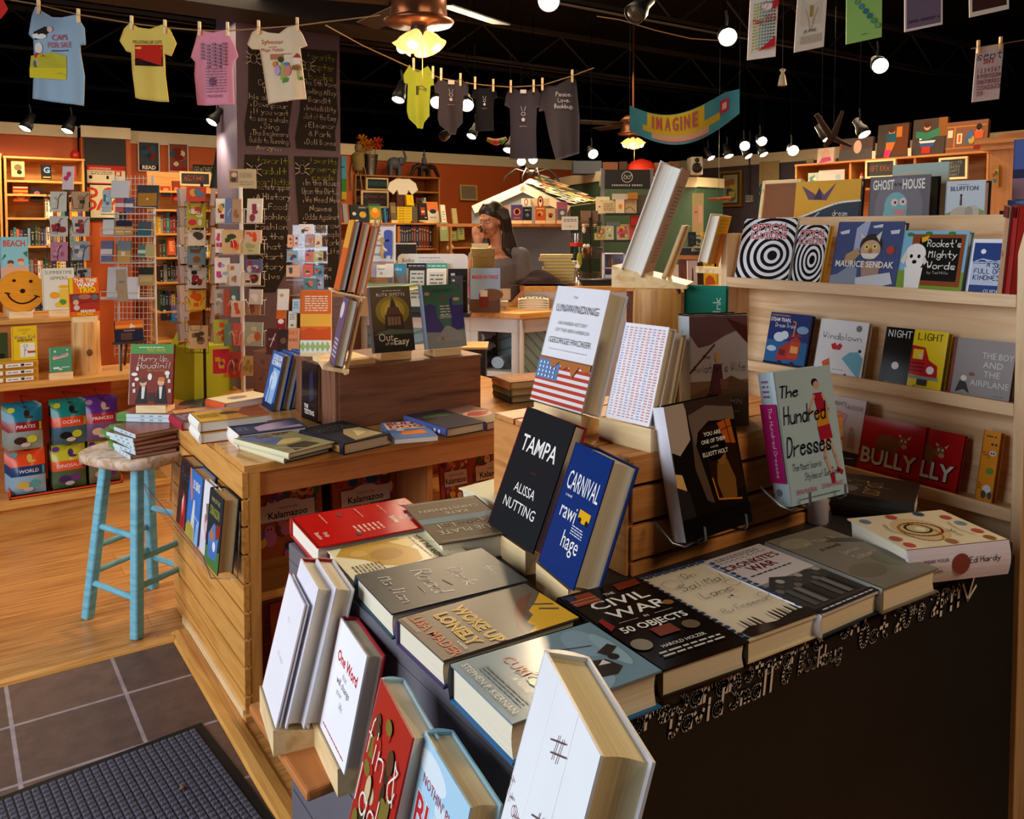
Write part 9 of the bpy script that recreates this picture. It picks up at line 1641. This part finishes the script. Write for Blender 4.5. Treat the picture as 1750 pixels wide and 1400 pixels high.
# ================================================================== overhead: lines of clothes, banner, calendars, lamps
TWN=mat('8a6a44',.9);PEG=wood('pine','z')
def P3(x,y,d): return PD(x,y,d)
def line(label,pts):solo('clothes_line',MB().tube(pts,.0035,TWN,5),label,'cord')
def peg(p,label):
    r=thing('clothes_peg',label,'clothes peg',FD(p));m=MB()
    m.box((-.006,-.008,-.035),(.006,-.001,.035),PEG).box((-.006,.001,-.035),(.006,.008,.035),PEG);part('jaws',m,r);part('spring',MB().tube([(-.007,-.009,0),(.007,-.009,0)],.002,STEEL,6),r)
SHIRT=[(-.20,0),(-.10,.004),(-.07,-.02),(0,-.045),(.07,-.02),(.10,.004),(.20,0)]
def garment(label,d,pts,col,art=(),th=.012,cat='T-shirt',name='hung_tshirt',sleeves=(),neck=None,wob=.012,seed=0):
    """Cloth cut to an outline (pixel points at depth d), hung with thickness and folds; a hem, neckline and sleeves as parts."""
    xs=[p[0] for p in pts];ys=[p[1] for p in pts];x0,x1,y0,y1=min(xs),max(xs),min(ys),max(ys);o=P3(x0,y1,d);k=d/FPX;W,H=(x1-x0)*k,(y1-y0)*k
    M=frame(o,RT,Z1,-FH)
    r=thing(name,label,cat,M);CM=mat(col,.95,spec=.1)
    rr=random.Random(seed);ph=rr.random()*6
    def z_(x,y): return wob*math.sin(x/W*9+ph)*(1-.75*y/H)+.5*wob*math.sin(x/W*17+y*3)*(1-y/H)
    def cloth(poly,m,nm,lift=0,lab=None):
        bm=bmesh.new();vs_=[bm.verts.new(((x-x0)*k,(y1-y)*k,0)) for x,y in poly];bm.faces.new(vs_);bmesh.ops.triangulate(bm,faces=bm.faces[:])
        for _ in range(4):
            es_=[e for e in bm.edges if e.calc_length()>W/12]
            if not es_: break
            bmesh.ops.subdivide_edges(bm,edges=es_,cuts=1);bmesh.ops.triangulate(bm,faces=bm.faces[:])
        bm.verts.ensure_lookup_table();bm.verts.index_update();v=[tuple(q.co) for q in bm.verts];f=[tuple(q.index for q in fc.verts) for fc in bm.faces];edge=[e for e in bm.edges if len(e.link_faces)==1]
        ev=[(e.verts[0].index,e.verts[1].index) for e in edge];bm.free();n=len(v)
        def side(s): return [(x,y,z_(x,y)+lift+s*th/2) for x,y,_ in v]
        mb=MB();mb.add(side(1)+side(-1),f+[tuple(reversed([i+n for i in t])) for t in f]+[(a,b,b+n,a+n) for a,b in ev],m, True)
        return mb
    body=cloth(pts,CM,'body')
    if art:Art(body,W,H, lambda x,y,l:(x,y,z_(x,y)+th/2+.0025+.0004*l),.9).draw(art)
    part('cloth_body',body,r)
    for s in sleeves:part('sleeve',cloth(s,CM,'sleeve',-.006),r)
    if neck:part('neckband',MB().tube([((x-x0)*k,(y1-y)*k,z_((x-x0)*k,(y1-y)*k)+th*.5) for x,y in neck],.006,mat(col,.95),6),r)
    return r
dA=4.3
pts=[(-40,-18),(20,0),(65,8),(135,25),(225,40),(282,47),(341,52),(389,53),(442,49),(508,44),(570,36),(650,26)]
line('twine clothes line carrying the four coloured T-shirts',[P3(x,y,dA+.0*i) for i,(x,y) in enumerate(pts)])
line('twine clothes line carrying the green and charcoal clothes',[P3(x,y,4.8) for x,y in ((556,43),(620,78),(707,118),(755,134),(786,140),(812,144),(844,147),(872,149),(912,147),(930,145),(978,130),(1015,116))])
G=garment
G('pale blue T-shirt of a sleeping cap seller, hung by two pegs',dA,[(66,15),(75,22),(92,32),(110,33),(134,29),(146,50),(147,78),(139,79),(139,90),(144,130),(142,181),(60,170),(63,110),(62,70),(54,62),(60,30)],'8fa8bc',[('p',[(.02,.36),(.68,.3),(.68,.5),(.4,.54),(.05,.5)],'b0a834'),('p',[(.02,.28),(.66,.26),(.68,.38),(.02,.38)],'c8b82c'),('l',[(.3,.46),(.45,.5),(.66,.44)],.03,'3a3424',2),('e',.18,.58,.06,.1,'d8d4cc'),('e',.16,.5,.05,.06,'b83c2c'),('e',.14,.42,.05,.07,'5a6070'),('p',[(.1,.74),(.3,.8),(.38,.76),(.26,.68),(.12,.66)],'2a2422'),('e',.38,.77,.05,.05,'d8b4a4'),('e',.2,.7,.12,.05,'d8d8d4'),('t','CAPS',.56,.66,.055,'b8342c',{'mw':.3}),('t','FOR SALE',.56,.585,.055,'b8342c',{'mw':.44}),('n',.4,.54,.72,.57,1,'4a5464'),('n',.38,.36,.62,.385,1,'5a5424'),('l',[(.15,.46),(.22,.36),(.3,.3)],.035,'c8a494'),('l',[(.25,.5),(.36,.46)],.05,'b8442c')],seed=1)
G('yellow T-shirt with a red band of black cats, hung by two pegs',dA,[(226,42),(240,50),(258,52),(279,45),(292,52),(303,76),(294,98),(283,94),(284,130),(290,175),(240,170),(233,168),(228,120),(227,92),(219,90),(207,72),(215,52)],'d8bc5c',[('r',.28,.46,.76,.72,'b8281c'),('p',[(.28,.46),(.76,.45),(.76,.56),(.5,.6),(.28,.55)],'1c1414'),('e',.5,.64,.04,.06,'3a2018'),('e',.35,.68,.07,.02,'d8b84c'),('e',.68,.68,.07,.03,'d8b84c'),('n',.3,.47,.74,.56,3,'4a1c1c'),('t','MILLIONS OF CATS',.5,.735,.042,'2a2014',{'mw':.5})],seed=2)
G('pink T-shirt printed with grey drawn figures, hung by two pegs',dA,[(341,53),(352,56),(366,58),(389,54),(400,75),(407,97),(400,107),(398,120),(400,179),(339,180),(335,130),(336,108),(329,100),(336,76)],'d88a9c',[('e',.25+.12*i,.8-.045*j-.02*(i%2),.045,.03,'8a6a7c') for i in range(5) for j in range(7) if not (j>4 and i in (0,))]+[('n',.3,.16,.74,.5,9,'9a7080'),('t','MILLIONS',.5,.1,.035,'5a4450',{'mw':.42}),('e',.45,.3,.06,.1,'6a5060')],seed=3)
G('cream T-shirt of a picture-book village, hung before the column',dA,[(442,52),(460,58),(478,60),(492,50),(508,46),(517,60),(525,79),(513,84),(515,100),(522,169),(457,177),(450,120),(445,86),(432,86),(425,78),(433,58)],'d8c4a4',[('t','Sylvester',.42,.76,.055,'c0563c',{'mw':.4}),('t','and the',.42,.71,.025,'c0563c'),('t','Magic Pebble',.42,.665,.04,'c0563c',{'mw':.38}),('n',.6,.62,.75,.64,1,'5a4a3a'),('r',.38,.56,.6,.63,'b06a4c'),('p',[(.55,.3),(.88,.3),(.86,.52),(.56,.52)],'9aa45c'),('e',.68,.42,.06,.1,'c87a6c'),('e',.56,.56,.05,.05,'3a4a2c'),('r',.78,.5,.9,.58,'d8d0c4'),('p',[(.77,.58),(.91,.58),(.84,.64)],'a83c3c'),('e',.66,.5,.05,.03,'4a7ab4'),('e',.5,.42,.05,.09,'b89ac0'),('p',[(.58,.26),(.92,.3),(.9,.34),(.6,.32)],'5a8a3a'),('e',.46,.5,.04,.05,'c8803c'),('r',.76,.42,.88,.48,'8a5a34')],seed=4)
for x,y,lb in ((66,12,'wooden peg on the blue shirt, window side'),(134,27,'wooden peg on the blue shirt, column side'),(225,39,'wooden peg on the yellow shirt, window side'),(282,46,'wooden peg on the yellow shirt, column side'),(341,49,'wooden peg on the pink shirt, window side'),(389,50,'wooden peg on the pink shirt, column side'),(442,47,'wooden peg on the cream shirt, window side'),(508,42,'wooden peg on the cream shirt, column side')):peg(P3(x,y,dA-.01),lb)
dB=4.8
def onesie(x0,y0,x1,y1):
    f= lambda u,v:(x0+(x1-x0)*u,y0+(y1-y0)*v)
    return [f(*q) for q in ((.2,.0),(.32,.08),(.5,.12),(.66,.06),(.8,.02),(.95,.14),(1,.32),(.88,.33),(.84,.62),(.84,.8),(.66,.9),(.62,1),(.46,1),(.4,.95),(.16,.84),(.1,.72),(.14,.3),(.02,.28),(0,.16))]
SH= lambda x0,y0,x1,y1:[(x0+(x1-x0)*u,y0+(y1-y0)*v) for u,v in ((.16,0),(.34,.05),(.5,.07),(.66,.05),(.84,0),(.96,.12),(1,.26),(.86,.3),(.84,.6),(.86,1),(.14,1),(.16,.6),(.14,.3),(0,.26),(.04,.12))]
bug= lambda cx,cy:[('o',cx,cy,.05,.045,.012,'b5b0b4'),('e',cx,cy-.08,.045,.05,'b5b0b4'),('l',[(cx-.03,cy+.04),(cx-.06,cy+.1)],.01,'b5b0b4'),('l',[(cx+.03,cy+.04),(cx+.06,cy+.1)],.01,'b5b0b4'),('n',cx-.1,cy-.18,cx+.1,cy-.16,1,'8a858a')]
G('lime green baby bodysuit with small black print on the line',dB,onesie(690,112,742,220),'8f9c30',[('l',[(.42,.62),(.6,.68),(.75,.6)],.02,'3a3a24',2),('r',.42,.52,.5,.66,'3a3a24'),('h','bug',.62,.6,.05,'3a3a24')],cat='baby bodysuit',name='hung_bodysuit',seed=5)
G('charcoal baby bodysuit with a pale beetle print on the line',dB,onesie(742,132,800,230),'3a3438',bug(.5,.68)+[('r',.42,.86,.6,.93,'c9c0b8')],cat='baby bodysuit',name='hung_bodysuit',seed=6)
G('black baby vest with a beetle print, dark against the ceiling',dB,SH(806,147,850,224),'1a191c',bug(.5,.66),cat='baby vest',name='hung_vest',seed=7)
G('charcoal long T-shirt with a beetle print, hung between two pegs',dB,SH(862,149,926,272),'37323a',bug(.5,.62)+[('r',.42,.9,.58,.95,'c9c0b8')],seed=8)
G('charcoal T-shirt with white words, hung aslant at the end of the line',dB,[(925,148),(950,148),(978,132),(984,140),(990,200),(990,262),(950,275),(938,230),(930,190),(920,192)],'3a353a',[('h','Peace.',.62,.76,.05,'c0bac0',{'mw':.4}),('h','Love.',.62,.69,.05,'c0bac0',{'mw':.3}),('h','Bookbug.',.62,.62,.05,'c0bac0',{'mw':.46})],seed=9)
for x,y,lb in ((707,110,'wooden peg at the lime bodysuit\'s shoulder, outer'),(740,124,'wooden peg at the lime bodysuit\'s shoulder, inner'),(754,127,'wooden peg on the charcoal bodysuit, outer'),(787,136,'wooden peg on the charcoal bodysuit, inner'),(812,142,'wooden peg on the black vest, outer'),(843,146,'wooden peg on the black vest, inner'),(873,148,'wooden peg on the long charcoal shirt, outer'),(912,147,'wooden peg on the long charcoal shirt, inner'),(927,144,'wooden peg on the aslant charcoal shirt, low'),(978,130,'wooden peg on the aslant charcoal shirt, high')):peg(P3(x,y,dB-.01),lb)
solo('red_cloth',MB().add([P3(-20,0,4.0),P3(4,-4,4.0),P3(14,16,4.0),P3(2,32,4.0),P3(-20,30,4.0),P3(-20,0,4.02),P3(4,-4,4.02),P3(14,16,4.02),P3(2,32,4.02),P3(-20,30,4.02)],[(0,1,2,3,4),(9,8,7,6,5),(0,5,6,1),(1,6,7,2),(2,7,8,3),(3,8,9,4),(4,9,5,0)],mat('b81c14',.9)),'corner of a bright red garment at the top edge of the picture','garment')
# banner
dN=6.2;bn=MB();
def bpt(u,v):
    top=180+25*math.sin(PI*min(1,u*1.15))*(1-u*.3)-28*u**1.6;bot=224+34*math.sin(PI*u)*.9-26*u**2-4*u
    x=1076+188*u; return P3(x,top+(bot-top)*v,dN+.05*math.sin(u*8))
BNM=noisemat('banner_paint',('3c94b4','4aa0b8'),(2,2,2),.9);bn.grid(bpt,30,8,BNM);bn.grid(lambda u,v:bpt(1-u,v)+FH*.004,30,8,mat('3c7a94',.9))
def bput(u0,v0,u1,v1,c,l):bn.grid(lambda u,v:bpt(u0+(u1-u0)*u,v0+(v1-v0)*v)-FH*.002*l,14,3,mat(c,.9))
bput(.16,.02,.68,.55,'c9b82c',1);bput(.12,.5,.82,.72,'c4b034',1);bput(.2,.72,.72,.9,'c8a490',1);bput(.25,.9,.7,.94,'b05a6a',2)
for i,ch in enumerate('IMAGINE'):
    v_,f_,w_=textmesh(ch,.03);u0=(.2,.235,.315,.385,.455,.49,.565)[i];bn.add([bpt(u0+.06*x/max(w_,.35)*(.35 if ch=='I' else .85),.54-y*.42)-FH*.012 for x,y in v_],f_,mat('b05a64',.9))
bput(.82,.2,.9,.6,'b8344a',2);bput(.84,.3,.88,.5,'d8c4c4',3)
for u in (0,1):bn.tube([bpt(u,.02),V(bpt(u,.02).x,bpt(u,.02).y,3.75)],.002,BKW,4)
solo('painted_banner',bn,'blue and yellow painted cloth banner reading IMAGINE, sagging from the ceiling','banner')
# calendars on a wire
def cal(label,d,pts,bg,art,th=.004):
    TL,TR,BR,BL=[P3(*p,d) for p in pts];e=(TR-TL+BR-BL)/2;W=e.length;e.normalize();u=(TL-BL);H=u.length;u.normalize();w=e.cross(u).normalized()
    mb=MB().box((0,0,-th),(W,H,0),mat(bg,.6));Art(mb,W,H, lambda x,y,l:(x,y,.0006*l)).draw(art);mb.v=[tuple(BL+e*x+u*y+w*z) for x,y,z in mb.v]; return solo('calendar_print',mb,label,'calendar',BL,world=True)
dC=3.6
cal('white calendar print of coloured dots reading May 2013',dC,((1284,-40),(1333,-46),(1325,96),(1277,103)),'e4dcd4',[('r',.12,.08+.0*i,.16+.0*i,.1,'b8bc2c') for i in (0,)]+[('e',.16+.095*i,.12+.038*j,.04,.03,('b0b42c','a8b434','7a9a5a','4a8a74','3a8a7c','3a7a7c','2f6a6c','2f5a5c')[i]) for i in range(8) for j in range(15)]+[('p',[(.3,.08),(.9,.12),(.9,.24)],'c02434'),('h','May 2013',.5,.42,.07,'c02434',{'mw':.8,'rot':8,'w':.16}),('e',.55,.6,.2,.12,'e8dcd4'),('p',[(.7,.56),(.96,.6),(.96,.74),(.8,.7)],'c02434'),('l',[(.3,.6),(.5,.56),(.6,.64),(.5,.68),(.42,.6)],.02,'c86a6c',2)])
cal('off-white calendar print of a drawn seated figure reading JUNE',dC,((1366,-50),(1417,-60),(1408,79),(1357,90)),'d4cdc0',[('r',.14,.3,.86,.96,'c8c0b0'),('e',.5,.62,.22,.18,'d4ccb8'),('l',[(.3,.5),(.42,.36),(.48,.24)],.03,'b5a88c'),('l',[(.7,.5),(.58,.36),(.52,.24)],.03,'b5a88c'),('r',.44,.4,.54,.54,'a88440'),('t','JUNE',.48,.215,.035,'4a3c2c',{'cx':1.4}),('r',.16,.08,.86,.18,'c0b8a8'),('n',.2,.09,.82,.17,4,'9a9080')])
cal('green calendar print with a curve of small moon phases',dC,((1447,-50),(1509,-62),(1506,62),(1446,76)),'8fc46a',[q for i in range(7) for q in (('e',.2+.11*i,.62-.075*i,.07,.07,('6fa870','6fa870','4a94a4','2f7aa0','2f7aa0','5a9c74','7ab070')[i]),('o',.2+.11*i,.62-.075*i,.07,.07,.012,'3f7a6a'))]+[('n',.45,.58,.92,.78,5,'3f6a7a'),('n',.4,.08,.55,.1,1,'3a5a3a')])
cal('grey-violet calendar print of a small robot, white border',dC,((1546,-50),(1614,-60),(1608,38),(1546,55)),'d4cccc',[('r',.05,.04,.95,1,'6a5c74'),('e',.58,.52,.15,.1,'c4b8c0'),('e',.58,.6,.08,.06,'3a3040'),('e',.58,.61,.05,.035,'d4c8d0'),('n',.1,.1,.9,.2,1,'4a3c50')])
cal('dark brown calendar print with a white border at the top edge',dC,((1656,-50),(1726,-60),(1722,10),(1657,30)),'d4ccc8',[('r',.07,.1,.94,1,'3a2220')])
sept=[('h','sept',.5,.76,.17,'2f4a7a',{'mw':.9,'w':.1,'sl':.15}),('t','2013',.48,.68,.07,'c04050',{'mw':.78,'b':.04})]
for j,row in enumerate(('1 2 3 4 5 6 7','8 9 10 11 12 13 14','15 16 17 18 19 20 21','22 23 24 25 26 27 28','29 30')):
    for i,n in enumerate(row.split()):sept.append(('t',n,.12+.127*i,.52-.105*j,.08,'8a3a5a',{'cx':.62,'b':.02,'mw':.11}))
cal('white calendar sheet reading sept 2013 with plum numerals',4.6,((1669,81),(1716,74),(1707,170),(1661,175)),'cfc8d0',sept)
for x,y,lb in ((1672,80,'wooden peg at the sept sheet, inner'),(1710,74,'wooden peg at the sept sheet, outer')):peg(P3(x,y,4.58),lb)
line('thin wire holding the sept calendar sheet',[P3(1660,83,4.61),P3(1716,74,4.61),P3(1790,62,4.61)])
line('wire holding the calendar prints above the picture edge',[P3(1240,-36,dC+.01),P3(1400,-56,dC+.01),P3(1560,-54,dC+.01),P3(1790,-62,dC+.01)])
# ---------------------------------------------------------------- ceiling fan with four glowing shades
COP=mat('7a4a30',.3,.7)
GLOW=mat('ffb866',.5,0,1.6)
def fan(label,x,y,d,s=1,n=4,hub=True):
    """Fan light kit: (x, y) is the pixel of the shade cluster at depth d."""
    p=P3(x,y,d);r=thing('ceiling_fan',label,'ceiling fan',p)
    if hub:
        part('motor',MB().lathe([(.03,.075),(.07,.085),(.17,.09),(.18,.105),(.145,.125),(.14,.24),(.15,.25),(.1,.30),(.02,.32)],COP,32),r,'copper motor housing')
        for k in range(5):
            a=k*2*PI/5+.35;c,s_=math.cos(a),math.sin(a);T=Matrix.Rotation(a,4,'Z');part('blade',MB().box((.14,-.065,.215),(.66,.065,.222),mat('2a1c14',.5),T@Matrix.Rotation(.18,4,'X')),r)
        part('downrod',MB().tube([(0,0,.31),(0,0,3.75-p.z)],.014,COP,10),r)
    hb_=part('light_hub',MB().lathe([(.02,.02),(.04,.03),(.045,.06),(.04,.085)],mat('3a2a20',.4),20),r)
    part('pull_chain',MB().tube([(.02,0,.05),(.02,0,-.22)],.0025,mat('8a6a44',.4,.6),5),r)
    for k in range(n):
        a=2*PI*k/n+.75;T=Matrix.Rotation(a,4,'Z')@Matrix.Translation((.035,0,.045))@Matrix.Rotation(math.radians(180-38),4,'Y')
        part('glass_shade',MB().lathe([(.02,0),(.03,.016),(.043,.05),(.046,.075),(.058,.1)],GLOW,20,T).ball((0,0,.088),.03,mat('fff0d0',.5,0,14.0),T,12,8),hb_,'glowing frosted shade')
    lamp('fan_bulb','POINT',p+V(0,0,-.12),9*s,(1,.62,.32),shadow_soft_size=.08); return r
fan('copper ceiling fan with a cluster of glowing glass shades, above the bodysuits',716,72,4.35)
fan('far ceiling fan with glowing shades, below the painted banner',1082,244,9.6,1.2)
# ---------------------------------------------------------------- track lamps
DKR=mat('050505',.9,spec=.05)
BULB=mat('fff2d0',.5,0,60.0)
def spot(label,x,y,d,aim,e=14,r=.055,on=True,ang=80):
    p=P3(x,y,d);d0_=(Vector(aim)-p).normalized();dr_=(d0_*.55-FH*.75-Z1*.35).normalized() if on else d0_;q=dr_.to_track_quat('Z','X').to_matrix().to_4x4();M=Matrix.Translation(p)@q
    t=thing('track_lamp',label,'spotlight',M);inv=M.inverted()
    cn_=part('can',MB().lathe([(.018,-.17),(.03,-.165),(.034,-.10),(r*.95,-.06),(r,-.002),(r*.92,-.002),(r*.9,-.012)],mat('121214',.45),22),t)
    part('bulb_face',MB().lathe([(r*.9,-.012),(r*.5,.002),(0,.006)],BULB if on else mat('2a2826',.3),22),cn_,'lit lamp face' if on else None)
    top=p-dr_*.1;up=V(top.x,top.y,min(3.7,top.z+.14));part('bracket',MB().tube([top,(top+up)/2+V(.01,0,.02),up],.008,mat('121214',.5),6),t,world=True)
    part('drop_rod',MB().tube([up,V(up.x,up.y,3.75)],.0035,DKR,5),t,world=True)
    if on:lamp('spot_beam','SPOT',p+dr_*.03,e*1.7,TUNG,aim=p+dr_*.6+d0_*.6-Z1*.2,spot_size=math.radians(150),spot_blend=.6,shadow_soft_size=.05)
    return t
W_= lambda x,y,d:P3(x,y,d)
spot('lit track lamp over the far oak bookcases',42,221,7.6,W_(60,330,8.2),30)
spot('black track lamp tilted away beside the lit one',114,225,7.8,W_(150,300,8.5),8)
spot('lit track lamp just above the dark cloth by the column',361,210,7.6,(2.0,9.6,1.3),30)
spot('bright lamp at the very top of the picture',938,3,4.6,(1.6,2.2,.8),60,.062)
spot('bright track lamp below the dotted calendar print',1244,64,5.2,(1.9,1.6,.9),60,.06)
spot('bright track lamp under the robot calendar print',1505,113,5.6,(2.2,1.5,1.0),50,.055)
spot('unlit black lamp near the ceiling beside the top bright one',1082,26,4.6,(1.2,3.4,1.0),0,.06, False)
spot('lit lamp behind the lime green bodysuit',680,172,6.2,W_(640,420,8),22,.05)
spot('round lit lamp touching the charcoal bodysuit',747,176,6.4,(2.4,4.6,.9),30,.055)
spot('round lit lamp between the bodysuit and the black vest',798,181,6.4,(2.9,4.2,.9),30,.055)
spot('lit lamp low under the black vest',805,234,8.2,W_(720,330,9.8),30,.05)
spot('black lamp hidden under the charcoal bodysuit',757,234,8.2,W_(640,330,9.8),0,.05, False)
spot('lit lamp seen side-on by the long charcoal shirt',869,258,8.6,W_(820,360,9.4),26,.06)
spot('small lit lamp over the spider, lower',891,277,9.2,W_(893,400,8),24,.05);spot('small lit lamp over the spider, upper',911,274,9.2,W_(930,400,8),24,.05)
spot('starry lit lamp over the partition clutter',1014,264,9.4,(6,5,.6),30,.06)
spot('lit lamp at the loudspeaker, tilted',1216,271,10.2,W_(1250,330,10.8),14,.05);spot('starry lit lamp over the gold-framed poster',1246,268,9.6,W_(1246,340,10.4),20,.055)
spot('higher starry lamp over the purple wall',1273,250,9.2,(5,4,.9),24,.058);spot('tall oval lamp beside the higher starry one',1303,242,9.0,(6,3.5,.9),24,.055)
spot('shaded lamp pointing at the tan poster',1280,268,9.4,W_(1312,320,10.6),14,.05);spot('black-shaded lamp pointing down by the tan poster',1306,265,9.2,W_(1330,360,10),14,.05)
spot('starry lamp over the tan poster end of the purple wall',1356,258,8.8,(5,3,.9),24,.06);spot('starry lamp above the photo blocks',1478,231,6.9,(7.0,4.2,1.2),26,.055);spot('dim small lamp above the baby photo block',1413,239,7.6,(8,5.4,1.6),8,.04)
solo('twig_star',MB().tube([P3(1395,195,6.8),P3(1420,235,6.8),P3(1455,250,6.8)],[.02,.03,.01],mat('3a281a',.9),6).tube([P3(1440,190,6.8),P3(1425,230,6.8),P3(1410,250,6.8)],[.015,.03,.02],mat('3a281a',.9),6).tube([P3(1425,230,6.8),V(P3(1425,230,6.8).x,P3(1425,230,6.8).y,3.75)],.0015,BKW,4),'dark brown cloth figure hanging above the photo blocks','hanging ornament')
solo('paper_tassel',MB().lathe([(.03,0),(.018,.06),(.008,.08),(.02,.1),(.0,.11)],mat('b5a890',.8),10).tube([(0,0,.1),(0,0,1.2)],.002,BKW,4),'small pale paper bell hanging from the black ceiling','ornament',P3(1337,146,5.4))
solo('paper_dragon',MB().tube([P3(832,238,8.4),P3(845,243,8.4),P3(858,241,8.4),P3(866,236,8.4)],[.02,.03,.03,.015],mat('8a6a1c',.7),8).ball(P3(848,243,8.38),.035,mat('a8342c',.7)).ball(P3(857,242,8.38),.03,mat('2f6a3a',.7)),'small red green and yellow paper dragon hanging below the clothes','ornament')
# hanging flag rows of small pennants on the ceiling wire
line('pale wire looped under the ceiling joists towards the bright lamp',[P3(x,y,5.0) for x,y in ((1020,28),(1060,34),(1120,52),(1180,66),(1240,70))])
